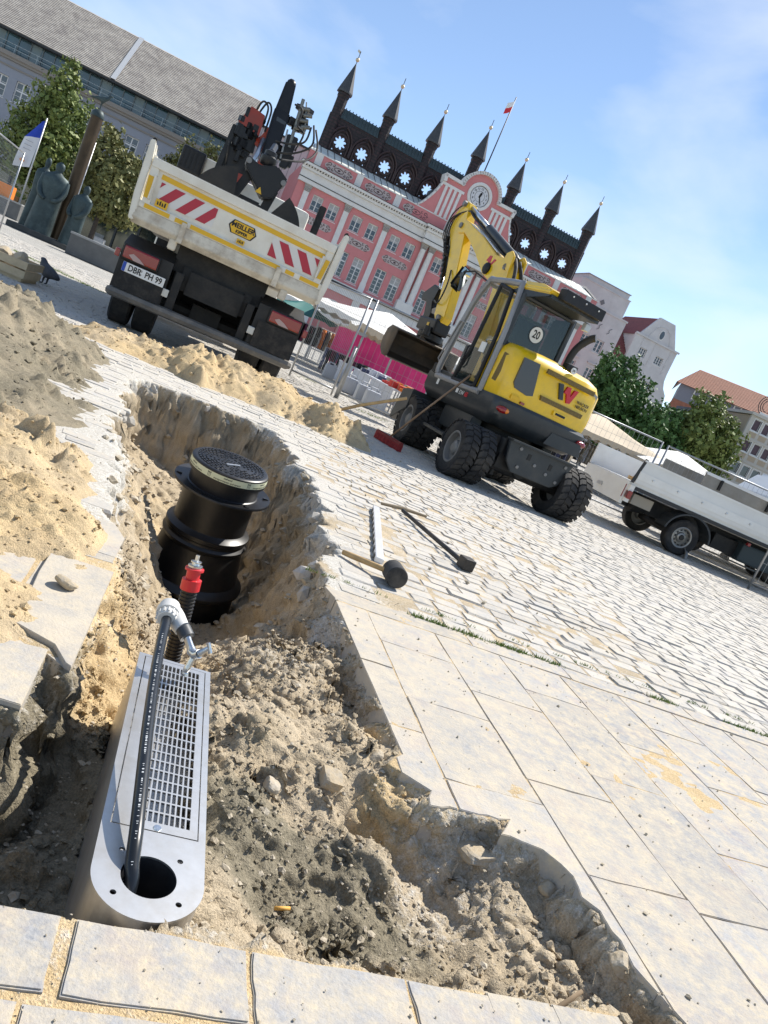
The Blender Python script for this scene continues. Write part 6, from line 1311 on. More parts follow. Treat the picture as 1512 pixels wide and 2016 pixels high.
for a in(-1.4,1.3): MB().b2((a,-.2,11.35),(a+1.5,.02,11.5)).build('window_hood',WST,wb_)
gh=thing('gabled_house','white gabled house with an oval window and curved shoulders','building',(14.+6*-.3146,96.+6*.9492,0),.32)
gx0,gx1=9.1,16.0
gp=[(gx0,0),(17.2,0),(17.4,11.8),(17.2,12.6),(16.5,13.3),(16.1,14.2),(16.0,15.2),(16.0,18.3),(15.55,18.3),(13.85,21.3),(11.4,21.3),(9.6,18.3),(gx0,18.3)]
gw=[(10.55,15.7,11.65,16.85),(13.3,15.7,14.5,16.75),(10.6,11.8,11.7,13.2),(13.3,11.8,14.5,13.2)]
plate_with_holes(gp,[[(a,b),(c,b),(c,d),(a,d)] for a,b,c,d in gw],0,.4,frame((0,.4,0),(1,0,0),(0,0,1),(0,-1,0))).build('front_wall',WST,gh); MB().prism([(gx0+.1,0),(17,0),(15.8,18.2),(13.8,21.0),(11.4,21.0),(9.6,18.2)],(-9,-.41),frame((0,0,0),(1,0,0),(0,0,1),(0,-1,0))).build('body',WST,gh)
for a,b,c,d in gw: window(gh,a,b,c,d,.1,3,3,.08,True)
MB().b2((gx0-.1,-.2,18.15),(16.2,.05,18.4)).build('cornice',WST,gh); MB().prism(circ(0,0,1,20),.06,frame((12.65,0,19.35),(.42,0,0),(0,0,.68),(0,-1,0))).build('oval_window',FRW,gh); MB().prism(circ(0,0,1,20),.03,frame((12.65,-.062,19.35),(.32,0,0),(0,0,.56),(0,-1,0))).build('oval_pane',PANE,gh)
for pts in([(10.9,18.5),(11.5,20.0),(11.9,20.0),(11.9,20.3),(13.3,20.3),(13.3,20.0),(13.7,20.0),(14.4,18.5)],): MB().tube([Vector((x,-.02,z)) for x,z in pts],.05,5).build('gable_moulding',WST,gh)
for x in(12.4,15.0,10.4): MB().b2((x,-.05,14.8),(x+.08,.001,18.1)).build('wall_strip',WST,gh)
RTL=mat('dark_red_tiles',(.20,.05,.045),.7,var=.2,scale=3,bump=.3,bscale=8)
for i in range(14): t=i/14; MB().add([(4.8+.0*t,-.0+t*6-.3,14.5+t*4.9),(9.4,-.0+t*6-.3,14.5+t*4.9),(9.4+.6*t,t*6+.2,14.5+(t+.08)*4.9-.02),(4.8,t*6+.2,14.5+(t+.08)*4.9-.02),(4.8,t*6-.3,14.35+t*4.9),(9.4,t*6-.3,14.35+t*4.9)],[(0,1,2,3),(4,5,1,0)]).build('tile_course',RTL,gh)
MB().b2((4.8,.4,0),(9.2,7,14.4)).build('link_wall',WST,gh)
MB().add([(9.45,.38,18.15),(11.32,.38,21.12),(11.32,9,21.12),(9.45,9,18.15)],[(0,1,2,3)]).build('main_roof_slope',RTL,gh); MB().add([(4.6,.2,14.4),(9.6,.2,14.4),(9.6,5.5,18.6),(4.6,5.5,18.6)],[(0,1,2,3)]).build('link_roof',RTL,gh)
# red roofed block and beige corner house at the far right
RT2=mat('orange_roof_tiles',(.30,.12,.07),.8,var=.22,scale=3,bump=.4,bscale=10); GRB=mat('grey_storey',(.17,.18,.22),.8)
rb_=thing('red_roofed_block','grey block with a long red tiled roof and dormer windows','building',(50.,110.,0),-.25)
X0,X1=-19.2,14.
MB().b2((X0,.0,0),(X1,12,12.4)).build('wall',mat('light_grey_wall',(.36,.36,.38),.9),rb_); MB().b2((X0+.4,.6,12.4),(X1,11,16.3)).build('attic_storey',GRB,rb_)
MB().add([(X0,-.4,12.4),(X1,-.4,12.4),(X1,.8,14.0),(X0+.4,.8,14.0)],[(0,1,2,3)]).build('lower_roof',RT2,rb_)
for i in range(16):
    t,t2=i/16,(i+1.15)/16; pa=lambda t_:(X0-.3+2.4*t_,.0+6*t_,16.0+3.6*t_); a,b=pa(t),pa(t2)
    MB().add([(a[0],a[1],a[2]+.08),(X1,a[1],a[2]+.08),(X1,b[1],b[2]+.01),(b[0],b[1],b[2]+.01),(a[0],a[1],a[2]-.02),(X1,a[1],a[2]-.02)],[(0,1,2,3),(4,5,1,0)]).build('tile_course',RT2,rb_)
MB().add([(X0+2.1,6,19.6),(X0-.3,0,16.0),(X0-.3,12,16.0)],[(0,1,2)]).build('hip_end',RT2,rb_)
for k in range(7): x=-16.6+k*2.9; window(rb_,x,14.6,x+1.0,16.1,.5,1,1,.12,False,name='dormer_window')
wl=[(-17+i*3.2,z,-15.6+i*3.2,z+1.8) for i in range(8) for z in(8,4)]
for a,b,c,d in wl: window(rb_,a,b,c,d,-.05,2,2,.12,True)
bg_=thing('beige_corner_house','beige corner house with purple blinds in a grid of white framed windows','building',(40.,72.,0),.1)
BEI=mat('beige_panel',(.42,.34,.25),.85,var=.06,scale=1); BLW=mat('pale_stone_frame',(.50,.47,.42),.8); BLD=mat('purple_slat_blind',(.10,.065,.08),.7,var=.2,scale=9)
wl=[(-13.08+i*1.02,z,-12.38+i*1.02,z+1.0) for z in(9.0,7.05,4.95,2.6) for i in range(14)]
facade(bg_,'front_wall',BLW,-13.55,2.,0,10.25,wl,0,.25); MB().b2((-13.5,.26,0),(2,9,10.2)).build('body',BEI,bg_)
for i,(a,b,c,d) in enumerate(wl):
    o=window(bg_,a,b,c,d,.04,1,1,.05,True)
    if b>6: MB().quad((.05,.12,.06),(.65,.12,.06),(.65,.12,.94),(.05,.12,.94)).build('blind',BLD,o)
    MB().b2((a-.02,-.01,b-.62),(c+.02,.01,b-.18)).build('panel',BEI,bg_)
for z in(8.25,6.3,4.2): MB().b2((-13.62,-.1,z-.12),(2,-.0,z+.06)).build('floor_band',BLW,bg_)
MB().b2((-13.7,-.25,10.25),(2,9,10.5)).build('cornice',BLW,bg_); MB().b2((-16.6,2.5,0),(-13.6,9,9.2)).build('side_wing',mat('slate_wing',(.12,.14,.17),.8),bg_)
ew=thing('rooftop_sign','round dark rooftop sign frame standing on the beige corner house','sign',(27.7,71.2,10.5),.1)
for r in(.55,.75,.95): MB().lathe([(r-.03,-.02),(r+.03,-.02),(r+.03,.02),(r-.03,.02),(r-.03,-.02)],24,frame((0,0,.95),(1,0,0),(0,0,1),(0,-1,0)),cap=False).build('ring',BLKL,ew)
MB().b2((-.5,-.05,0),(.5,.05,.3)).build('plinth',WPL,ew)
# ================= helpers for organic forms =================
def skin_mesh(verts,edges,radii,sub=2,root=0):
    me=bpy.data.meshes.new('s'); me.from_pydata([tuple(v) for v in verts],edges,[]); ob=bpy.data.objects.new('s',me); COL.objects.link(ob)
    md=ob.modifiers.new('k','SKIN'); sv=me.skin_vertices[0].data
    for i,r in enumerate(radii): sv[i].radius=r if isinstance(r,(tuple,list)) else (r,r); sv[i].use_root=(i==root)
    sb=ob.modifiers.new('u','SUBSURF'); sb.levels=sub; sb.render_levels=sub
    dg=bpy.context.evaluated_depsgraph_get(); dg.update(); m2=bpy.data.meshes.new_from_object(ob.evaluated_get(dg)); bpy.data.objects.remove(ob); bpy.data.meshes.remove(me); m2.shade_smooth(); return m2
# ================= trees =================
def leaf_mat(name,c1,c2):
    m=mat(name,c1,.6,var=.0,scale=.9,col2=c2,spec=.3); return m
LFA=leaf_mat('linden_leaves',(.07,.12,.03),(.27,.30,.085)); LFB=leaf_mat('dark_green_leaves',(.045,.10,.03),(.11,.20,.055)); LFC=leaf_mat('olive_leaves',(.075,.095,.03),(.26,.24,.09)); BARK=mat('bark',(.07,.055,.045),.9,var=.3,scale=6)
def tree(label,base,height,lobes,lm,n=9000,ls=.22,trunk_h=3.,seed=1,group=None):
    n=int(n*1.5); t=thing('tree',label,'tree',base,0,group); r=np.random.RandomState(seed); H=height
    mb=MB(); mb.tube([(0,0,-.1),(.05,0,trunk_h*.6),(0,.1,trunk_h*1.2),(0,0,H*.7)],[.22,.18,.14,.05],9)
    for i in range(9):
        a=r.uniform(0,6.28); z0=trunk_h*.8+i/9*(H*.55-trunk_h*.5); l_=lobes[r.randint(len(lobes))]; e=Vector((l_[0]+r.uniform(-.5,.5)*l_[3],l_[1]+r.uniform(-.5,.5)*l_[3],l_[2]+r.uniform(-.3,.5)*l_[4]))
        s_=Vector((0,.05,z0)); mb.tube([s_,s_.lerp(e,.5)+Vector((0,0,.3)),e],[.08,.05,.015],6)
    mb.build('trunk',BARK,t,smooth=40)
    vol=np.array([l[3]**2*l[4] for l in lobes]); pk=r.choice(len(lobes),n,p=vol/vol.sum()); V=np.zeros((n*4,3))
    d=r.randn(n,3); d/=np.linalg.norm(d,axis=1,keepdims=True); rad_=r.uniform(.25,1.,n)**.5
    lb=np.array(lobes)[pk]; sc=np.stack([lb[:,3],lb[:,3],lb[:,4]],1)
    # clumpy outline
    cl=1+.28*np.sin(d[:,0]*5+pk*2.1+seed)+.16*np.sin(d[:,1]*7+d[:,2]*6+pk)+.12*np.sin(d[:,2]*13+d[:,0]*9)
    c=lb[:,:3]+d*sc*(rad_*cl)[:,None]; c[:,2]=np.maximum(c[:,2],.6)
    gap=np.sin(c[:,0]*2.3+seed)*np.sin(c[:,2]*2.7+1.3)*np.sin(c[:,1]*2.1+.7*seed)+.5*np.sin(c[:,0]*5.1+c[:,2]*4.3); kp=gap>-.42; c=c[kp]; d=d[kp]; n=len(c); V=np.zeros((n*4,3))
    nrm=d+r.randn(n,3)*.9; nrm/=np.linalg.norm(nrm,axis=1,keepdims=True); a=np.cross(nrm,r.randn(n,3)); a/=np.linalg.norm(a,axis=1,keepdims=True); b=np.cross(nrm,a); s=ls*.6*np.exp(r.randn(n,1)*.35)
    V[0::4]=c-a*s; V[1::4]=c+b*s*.62; V[2::4]=c+a*s; V[3::4]=c-b*s*.62
    me=bpy.data.meshes.new('crown'); me.vertices.add(n*4); me.vertices.foreach_set('co',V.astype(np.float32).ravel()); me.loops.add(n*4); me.loops.foreach_set('vertex_index',np.arange(n*4,dtype=np.int32)); me.polygons.add(n); me.polygons.foreach_set('loop_start',(np.arange(n)*4).astype(np.int32)); me.polygons.foreach_set('loop_total',np.full(n,4,np.int32)); me.update(); me.materials.append(lm); child('crown',me,t); return t
tree('tall conical linden tree standing beside the bronze column',(-36.9,63.5,0),13.3,[(0,0,5.5,3.1,2.6),(-1.2,0,4.2,2.4,2.0),(1.3,0,5,2.2,2.2),(.2,0,8.5,2.3,2.3),(-.2,0,10.6,1.45,1.9),(-.2,0,12.1,.75,1.1),(-2.2,0,6.8,1.3,1.6),(1.9,0,7.8,1.1,1.4),(-1.6,.2,9.2,.9,1.4)],LFA,15000,.25,2.8,11)
tree('yellow green linden tree between the bronze column and the tipper truck',(-30.0,61,0),9.5,[(0,0,5,2.4,2.4),(-.9,0,7,1.6,1.8),(.9,0,6.2,1.7,1.8),(-1.0,0,8.5,.9,1.0),(1.6,0,4.2,1.2,1.4),(.4,0,3.4,2.2,1.2),(2.0,0,6.8,.8,.8)],LFC,11000,.24,2.6,12)
tree('linden tree with two pointed tops rising behind the truck bed',(-28.0,71,0),13,[(0,0,8.6,2.4,2.6),(-1.2,0,10.6,1.2,1.6),(1.1,0,11.2,1.1,1.7),(-1.9,0,9.4,1.0,1.2),(0,0,6,2.6,2)],LFC,8000,.24,3,13)
tree('dark leafy tree in front of the gabled house',(14.4,70.5,0),11,[(0,0,6,3.1,2.6),(-.6,0,8.6,2.0,1.9),(1.6,0,7.4,1.9,1.7),(-2.0,0,5,1.8,2.0),(2.4,0,4.8,1.7,1.8),(.2,0,3.4,3.2,1.5),(.5,0,10,.9,.8)],LFB,14000,.27,2.2,14)
tree('small round tree between the dark tree and the pale green linden',(18.2,66.5,0),8,[(0,0,4.8,2.3,2.0),(.3,0,6.6,1.3,1.1),(-1.2,0,4,1.6,1.6),(1.2,0,3.8,1.6,1.6)],LFB,9000,.25,2,15)
tree('pale green linden tree in front of the beige corner house',(22.6,68,0),10.4,[(0,0,6,2.7,2.5),(-.6,0,8.7,1.5,1.6),(1.5,0,7.6,1.3,1.4),(-1.5,0,6.6,1.5,1.6),(1.8,0,5,1.3,1.4),(0,0,3.5,2.5,1.4)],LFA,13000,.25,2.2,16)
# ================= construction fences =================
GALV=mat('galvanised_tube',(.36,.37,.38),.4,.7,var=.1,scale=8)
def fence(label,a,b,h=1.9,lean=0.,nw=30,foot=True):
    a=Vector((a[0],a[1],0));b=Vector((b[0],b[1],0)); L_=(b-a).length; t=thing('mesh_fence_panel',label,'fence',tuple(a),math.atan2(b.y-a.y,b.x-a.x),'construction fence panels')
    for x in(0.02,L_-.02): MB().tube([(x,0,.0),(x,lean,h)],.021,8).build('post',GALV,t,smooth=True)
    for z in(.12,h-.02): MB().tube([(0.02,lean*z/h,z),(L_-.02,lean*z/h,z)],.019,8).build('rail',GALV,t,smooth=True)
    mb=MB()
    for k in range(nw): x=.05+(L_-.1)*(k+.5)/nw; mb.tube([(x,.005+lean*.07,.13),(x,.005+lean,h-.03)],.0028,4,False)
    for z in(.5,.9,1.3,1.6): mb.tube([(.03,lean*z/h,z),(L_-.03,lean*z/h,z)],.0035,4,False)
    mb.build('wire_mesh',GALV,t); return t
fence('narrow mesh fence panel between the tipper truck and the pink stall',(-2.85,15.25),(-1.86,14.95),2.0,0,26)
f2=fence('mesh fence panel standing behind the excavator bucket',(-1.74,14.75),(1.7,15.6),2.0,0,30)
MB().box((.0,-.0,1.3),(.16,.06,.06)).build('clamp',GALV,f2); MB().tube([(-.02,0,.0),(-.02,0,1.05)],.034,8).build('bracing_tube',GALV,f2,smooth=True)
fence('mesh fence panel behind the bed of the flatbed truck',(1.5,17.0),(4.95,17.0),1.88); fence('mesh fence panel in front of the market parasols',(5.06,17.0),(8.5,17.1),1.86); fence('mesh fence panel at the front of the flatbed truck',(6.14,12.95),(9.5,12.4),1.95,0,30); fence('mesh fence panel beside the flagpoles',(-10.9,16.3),(-12.5,20.6),2.2,0,34)
# ================= market stalls =================
CANV=mat('white_canvas',(.70,.68,.63),.85,var=.05,scale=2); CANB=mat('beige_canvas',(.52,.43,.31),.85,var=.08,scale=2); PINKC=mat('pink_cloth',(.74,.05,.22),.8,var=.12,scale=2.2); GRNC=mat('green_canvas',(.01,.12,.105),.7); TCL=mat('white_tablecloth',(.55,.56,.60),.8,var=.06,scale=3)
def canopy(name,label,c,wx,wy,ez,rz_,mt,ang=0.,scall=True,pole=True,umt=None):
    t=thing(name,label,'market canopy',(c[0],c[1],0),ang,'market canopies'); n=12; P=[]; mb=MB(); rr=random.Random(int(c[0]*100))
    ring_=[]
    for (xa,ya),(xb,yb) in(((-1,-1),(1,-1)),((1,-1),(1,1)),((1,1),(-1,1)),((-1,1),(-1,-1))):
        for k in range(n): u=k/n; x=(xa+(xb-xa)*u)*wx/2; y=(ya+(yb-ya)*u)*wy/2; ring_.append(Vector((x,y,ez-.10*math.sin(math.pi*u)+rr.uniform(-.02,.02))))
    m_=[p*.5+Vector((0,0,(ez*.5+rz_*.5)-.06-ez*.5*1)) for p in ring_]
    m_=[Vector((p.x*.5,p.y*.5,(p.z+rz_)/2-.05)) for p in ring_]; N_=len(ring_)
    vs=ring_+m_+[Vector((0,0,rz_))]; fs=[(k,(k+1)%N_,N_+(k+1)%N_,N_+k) for k in range(N_)]+[(N_+k,N_+(k+1)%N_,2*N_) for k in range(N_)]
    mb.add(vs,fs).build('cover',mt,t,smooth=50)
    if scall:
        v=MB()
        for k in range(N_):
            a,b=ring_[k],ring_[(k+1)%N_]; mid=(a+b)/2; v.add([a,b,b-Vector((0,0,.13)),mid-Vector((0,0,.20)),a-Vector((0,0,.13))],[(0,1,2,3,4)])
        v.build('valance',umt or mt,t)
    if pole:
        MB().tube([(0,0,0),(0,0,rz_)],.03,8).build('pole',GALV,t); 
        for sx in(-1,1):
            for sy in(-1,1): MB().tube([(0,0,rz_-.1),(sx*wx*.49,sy*wy*.49,ez-.03)],.014,5).build('strut',GALV,t)
    return t
canopy('market_canopy','wide white canvas canopy over the pink clothing stall',(-2.4,25.2),4.6,3.2,1.95,2.55,CANV,.1)
canopy('market_canopy','white canvas canopy with scalloped edge in front of the pink cloth',(-1.55,21.6),2.6,2.0,1.72,2.15,CANV,.3,True,True,CANB)
canopy('market_canopy','pale canopy behind the excavator boom beside the town hall arcade',(.9,27.5),3.6,3.,2.0,2.5,CANV,.2)
canopy('market_canopy','white canvas canopy next to the dark green parasol',(-5.2,29.5),3.4,3.,1.9,2.4,CANV,.1)
canopy('market_parasol','dark green parasol beside the truck tail light',(-5.1,25.6),2.0,2.0,1.5,1.85,GRNC,.4,False)
canopy('market_canopy','broad beige market canopy right of the excavator counterweight',(5.2,25.5),4.2,3.4,1.75,2.35,CANB,.15,True,True,CANB); canopy('market_canopy','white market canopy in front of the dark leafy tree',(8.6,27.),3.6,3.2,1.85,2.4,CANV,.1,True,True,CANB); canopy('market_canopy','smaller white canopy with a red price card near the mesh fence',(7.6,23.6),2.2,2.,1.62,1.95,CANV,.25,True,True,CANB)
canopy('market_canopy','long white canopy behind the grey trailer side',(11.6,26.5),3.8,3.2,1.75,2.25,CANV,.05,True,True,CANB)
pcl=thing('pink_backdrop','bright pink cloth hung as the back wall of a clothing stall','cloth',(-3.65,24.3,0),-.02)
bm=bmesh.new(); bmesh.ops.create_grid(bm,x_segments=60,y_segments=14,size=.5)
for v in bm.verts: u=v.co.x+.5; w_=v.co.y+.5; v.co=Vector((u*3.3,.06*math.sin(u*21+w_*2)+.03*math.sin(u*53),.38+w_*(1.12-.03*u)+.04*u+(.05*math.sin(u*9.4) if w_>.9 else 0)))
MB().bm(bm).build('cloth',PINKC,pcl,smooth=True)
for x in(0,1.65,3.3): MB().tube([(x,.1,0),(x,.1,1.6)],.02,6).build('pole',GALV,pcl)
tdir=Vector((-.316,.949)); GOODS=[mat('goods_%d'%i,c,.8,var=.2,scale=6) for i,c in enumerate([(.02,.02,.022),(.55,.55,.58),(.5,.04,.03),(.62,.16,.02),(.05,.06,.12),(.35,.3,.22),(.12,.02,.05)])]
for i,nm in enumerate(('loaded with red and orange goods','loaded with folded white linen','hung with dark garments')):
    a=Vector((-.85,16.0))+tdir*(i*2.25); t=thing('market_table','market table with white cloth '+nm,'table',(a.x,a.y,0),math.atan2(tdir.y,tdir.x))
    bm=bmesh.new(); bmesh.ops.create_grid(bm,x_segments=36,y_segments=6,size=.5)
    for v in bm.verts: u=v.co.x+.5; w_=v.co.y+.5; v.co=Vector((u*2.15,.04*math.sin(u*34+i)*(1-w_)-.0,.03+w_*.55))
    MB().bm(bm).build('cloth_front',TCL,t,smooth=True); MB().b2((0,-.9,.55),(2.15,.02,.59)).build('table_top',TCL,t)
    for x in(.1,2.05):
        for y in(-.8,-.1): MB().tube([(x,y,0),(x,y,.56)],.02,6).build('leg',GALV,t)
    rr=random.Random(i+5)
    for k in range(26):
        x=rr.uniform(.05,2.1); y=rr.uniform(-.8,-.05); w_=rr.uniform(.08,.22); h_=rr.uniform(.05,.16); g=tag(MB().cbox((-w_/2,-.1,0),(w_/2,.1,h_),.02).build('stall_goods',GOODS[rr.choice(([2,3,2,3,0,5],[1,1,0,4,1,5],[0,0,4,6,0,5])[i])],None,smooth=40),'folded goods laid out on the market table '+nm,'goods','goods on the market tables')
        ang=math.atan2(tdir.y,tdir.x); g.location=(a.x+x*math.cos(ang)-y*math.sin(ang),a.y+x*math.sin(ang)+y*math.cos(ang),.588); g.rotation_euler[2]=ang+rr.uniform(-.4,.4)
def garment(seed,w_=.34,h_=.62):
    r=random.Random(seed); bm=bmesh.new(); bmesh.ops.create_grid(bm,x_segments=5,y_segments=7,size=.5)
    for v in bm.verts: u,q=v.co.x,v.co.y+.5; v.co=Vector((u*w_*(1-.35*max(0,q-.8)/.2)+.01*r.uniform(-1,1),.05*math.sin(u*9+seed)+.02*r.uniform(-1,1),(q-1)*h_))
    bmesh.ops.solidify(bm,geom=bm.faces[:],thickness=.03); return MB().bm(bm)
def rack(label,x,y,ang,n,h=1.25,seed=0,dark=True):
    t=thing('clothes_rack',label,'clothes rack',(x,y,0),ang); L_=n*.11
    MB().tube([(0,0,h),(L_,0,h)],.015,6).build('rail',GALV,t)
    for xx in(0,L_): MB().tube([(xx,0,0),(xx,0,h)],.018,6).tube([(xx,-.25,.03),(xx,.25,.03)],.018,6).build('stand',GALV,t)
    r=random.Random(seed)
    for k in range(n): o=garment(seed+k).build('garment',GOODS[r.choice([0,0,4,6,0,5] if dark else [1,5,3,0,1,4])],t,smooth=True,loc=(.06+k*.11,0,h-.02),rz=math.pi/2+r.uniform(-.3,.3))
    return t
rack('rack of dark clothes under the white canopy next to the green parasol',-5.6,28.,.1,16,1.2,1); rack('rack of mixed clothes beside the white plastic chair',-4.6,26.3,.5,9,1.25,40,False); rack('low rack of dark clothes at the end of the market tables',-3.6,23.2,.2,8,.75,60); rack('rack of pale garments under the beige market canopy',4.2,24.6,.15,16,1.35,80,False); rack('rack of dark garments behind the open tail of the flatbed truck',5.8,24.,.1,18,1.3,120)
rack('rack of red and dark clothes behind the excavator wheels',1.2,18.6,.05,22,1.0,160); rack('rack of clothes under the pale canopy behind the excavator boom',-.2,20.,.1,12,1.1,200)
cn=None
for i,(x,y) in enumerate(((-2.95,21.2),(-1.95,18.0),(-1.5,16.95),(-1.2,15.9))):
    if cn is None:
        cn=thing('water_canister','white plastic canister at the foot of the table with dark garments','canister',(x,y,0),.3,'white canisters by the tables'); MB().cbox((-.16,-.12,0),(.16,.12,.38),.05).build('tank',mat('canister_white',(.42,.44,.48),.5),cn,smooth=40); MB().tube([(-.08,0,.38),(-.08,0,.44),(.06,0,.44),(.06,0,.38)],.02,6).build('handle',MATS['canister_white'],cn,smooth=40); MB().lathe([(.035,.38),(.035,.42),(0,.42)],12,Matrix.Translation((.11,0,0))).build('cap',MATS['canister_white'],cn)
    else: c=copytree(cn); c.location=(x,y,0); c['label']=('','white plastic canister at the foot of the linen table','white plastic canister by the front of the table with red and orange goods','white plastic canister just behind the dozer blade of the excavator')[i]
chm=mat('chair_white',(.62,.61,.62),.5)
chr_=thing('plastic_chair','white plastic garden chair with a lattice back on the plaza','chair',(-4.95,30.5,0),2.9)
MB().cbox((-.26,-.24,.40),(.26,.26,.45),.02).build('seat',chm,chr_)
for sx in(-1,1): MB().tube([(sx*.24,.22,0),(sx*.25,.24,.42),(sx*.25,.30,1.02)],.024,6).build('back_leg',chm,chr_); MB().tube([(sx*.25,-.24,0),(sx*.25,-.22,.62),(sx*.25,.25,.64)],.024,6).build('front_leg',chm,chr_)
bk_=MB().b2((-.24,.27,.86),(.24,.31,1.04)).build('backrest',chm,chr_)
for k in range(6): MB().box((-.2+k*.08,.28,.66),(.035,.02,.44)).build('back_slat',chm,bk_)
for k in range(3): MB().box((0,.285,.52+k*.12),(.48,.018,.035)).build('back_bar',chm,bk_)
# ================= flatbed truck =================
WTR=mat('flatbed_white',(.74,.74,.72),.4,.1,dirt=(.40,.36,.30),dscale=2,damt=.25); ALU=mat('aluminium_side',(.66,.66,.65),.4,.25,var=.05,scale=3)
fb=thing('flatbed_truck','small white flatbed truck with aluminium sides and its tailgate folded down','truck',(5.1,13.4,0),.21)
bx0,bx1,by0,by1=-1.56,2.7,-.12,1.72
MB().b2((bx0,by0,.80),(bx1,by1,.86)).build('bed_floor',ALU,fb); MB().b2((bx0,by0-.02,.74),(bx1,by0+.06,.80)).b2((bx0,by1-.06,.74),(bx1,by1+.02,.80)).build('bed_edge',BLKL,fb)
sdb=MB().b2((bx0+.02,by0-.05,.86),(bx1,by0,1.245)).build('side_board',ALU,fb); MB().b2((bx0+.02,by0-.065,.93),(bx1,by0-.05,1.06)).build('board_groove',WTR,sdb); MB().b2((bx0+.02,by0-.07,1.235),(bx1,by0+.0,1.265)).build('board_cap',WTR,sdb)
for k in range(8): MB().lathe([(.022,0),(.016,.02),(0,.024)],10,RX((bx0+.3+k*.50,by0-.0655,1.0))).build('rivet',CHROME,sdb)
MB().b2((bx0,by1,.86),(bx1,by1+.05,1.26)).build('far_side_board',WTR,fb)
tgb=MB().b2((bx0-.05,by0+.02,.44),(bx0,by1-.02,.84)).build('tailgate',WTR,fb); MB().b2((bx0-.053,by0+.03,.55),(bx0-.0505,by0+.06,.78)).build('red_reflector',LRED,tgb); MB().box((bx0-.06,.85,.60),(.02,.2,.06)).build('tailgate_latch',CHROME,tgb)
MB().b2((bx0-.02,by0-.06,.5),(bx0+.06,by0+.04,.80)).build('corner_bracket',WTR,fb); MB().cbox((bx0-.02,by0-.10,.56),(bx0+.05,by0+.06,.70),.01).build('tail_light',LRED,fb)
MB().tube([(bx0-.02,by0-.03,.84),(bx0+.05,by0-.03,1.28)],.03,6).build('corner_post',BLKL,fb)
MB().b2((-1.5,.35,.42),(2.7,.55,.70)).b2((-1.5,1.1,.42),(2.7,1.3,.70)).tube([(-.2,.0,.32),(-.2,1.7,.32)],.07,8).b2((.5,.2,.35),(1.2,.5,.62)).tube([(-1.2,.3,.45),(-.9,.35,.5)],.10,10).build('chassis',DARKF,fb)
MB().b2((-1.35,.02,.5),(-.95,.3,.68)).build('step_bracket',mat('dusty_beige',(.35,.31,.25),.7),fb)
for y,o_ in((.03,-1),(1.62,1)):
    tmp=bpy.data.objects
    w_,rm_,Mo=wheel(fb,(0,0,0),.315,.2,.58,-1,0,0,mat('silver_wheel',(.30,.29,.27),.4,.6),'wheel',.05)
    R_=Matrix.Translation((-.22,y,.315))@Matrix.Rotation(math.pi/2,4,'Z')
    for q in(w_,rm_):
        for v in q.data.vertices: v.co=R_@v.co
    if o_<0:
        for k in range(12): a=2*math.pi*k/12; MB().box((-.22+.135*math.cos(a),y-.078,.315+.135*math.sin(a)),(.022,.01,.035),M=Matrix.Rotation(-a,3,'Y')).build('rim_slot',INK,rm_)
        MB().lathe([(.05,0),(.045,.012),(0,.014)],18,RX((-.22,y-.076,.315))).build('hub_cap',DARKF,rm_)
mg=MB(); n=14
for k in range(n):
    a0,a1=math.pi*(.02+.96*k/n),math.pi*(.02+.96*(k+1)/n); p=lambda a,r:(-.22+r*math.cos(a)*1.08,.36+r*math.sin(a)*.92)
    q=[p(a0,.40),p(a1,.40),p(a1,.43),p(a0,.43)]; mg.prism(q,(-.18,.16),frame((0,0,0),(1,0,0),(0,0,1),(0,-1,0)))
mg.v=[(x,y,z) for x,y,z in mg.v]; mg.build('mudguard',mat('mudguard_dark',(.025,.03,.034),.55),fb)
MB().cbox((1.0,.05,.32),(2.2,.5,.66),.04).build('side_locker',mat('dark_blue_grey',(.03,.045,.05),.6),fb); MB().cbox((.97,-.08,.64),(1.03,-.02,.70),.01).build('side_marker',LRED,fb)
MB().cbox((2.78,by0,.45),(4.9,by1,2.15),.12).build('cab',WTR,fb,smooth=40); MB().b2((3.3,by0-.01,1.35),(4.3,by0+.01,1.95)).build('cab_window',GLASS,fb)
wheel(fb,(0,0,0),.315,.2,.58,-1,0)[0].data.transform(Matrix.Translation((3.9,.03,.315))@Matrix.Rotation(math.pi/2,4,'Z'))
ld=thing('timber_bundle','bundle of wooden battens lying in the flatbed','timber',(3.95,13.9,.86),.21)
for k in range(5): MB().b2((0,k*.09,0),(1.5,k*.09+.07,.05+.02*(k%3))).build('batten',WOOD,ld)
bg=tag(MB().ball((4.25,14.25,1.03),(.22,.16,.14),3).build('sack',mat('white_sack',(.6,.6,.58),.8,var=.1,scale=4,bump=.6,bscale=6),None,smooth=True),'crumpled white sack lying in the flatbed behind the battens','sack')
tr2=thing('steel_skip_trailer','grey beige steel trailer side with latches behind the flatbed truck','trailer',(5.75,16.1,0),.18)
GBS=mat('grey_beige_steel',(.28,.265,.235),.65,.1,var=.1,scale=4,dirt=(.2,.16,.11),dscale=3,damt=.5,bump=.2,bscale=30)
MB().b2((0,0,.6),(3.4,1.8,.66)).build('floor',GBS,tr2); sb_=MB().b2((0,-.05,.66),(3.4,0,1.62)).build('side_wall',GBS,tr2); MB().b2((0,1.8,.66),(3.4,1.85,1.62)).build('rear_wall',GBS,tr2); MB().b2((0,-.07,1.59),(3.4,.02,1.65)).build('top_rail',WTR,sb_); MB().b2((0,-.08,1.20),(3.4,-.05,1.28)).build('mid_rail',GBS,sb_)
for x in(.35,1.55,2.6): MB().b2((x,-.10,1.38),(x+.05,-.05,1.60)).build('latch',DARKF,sb_)
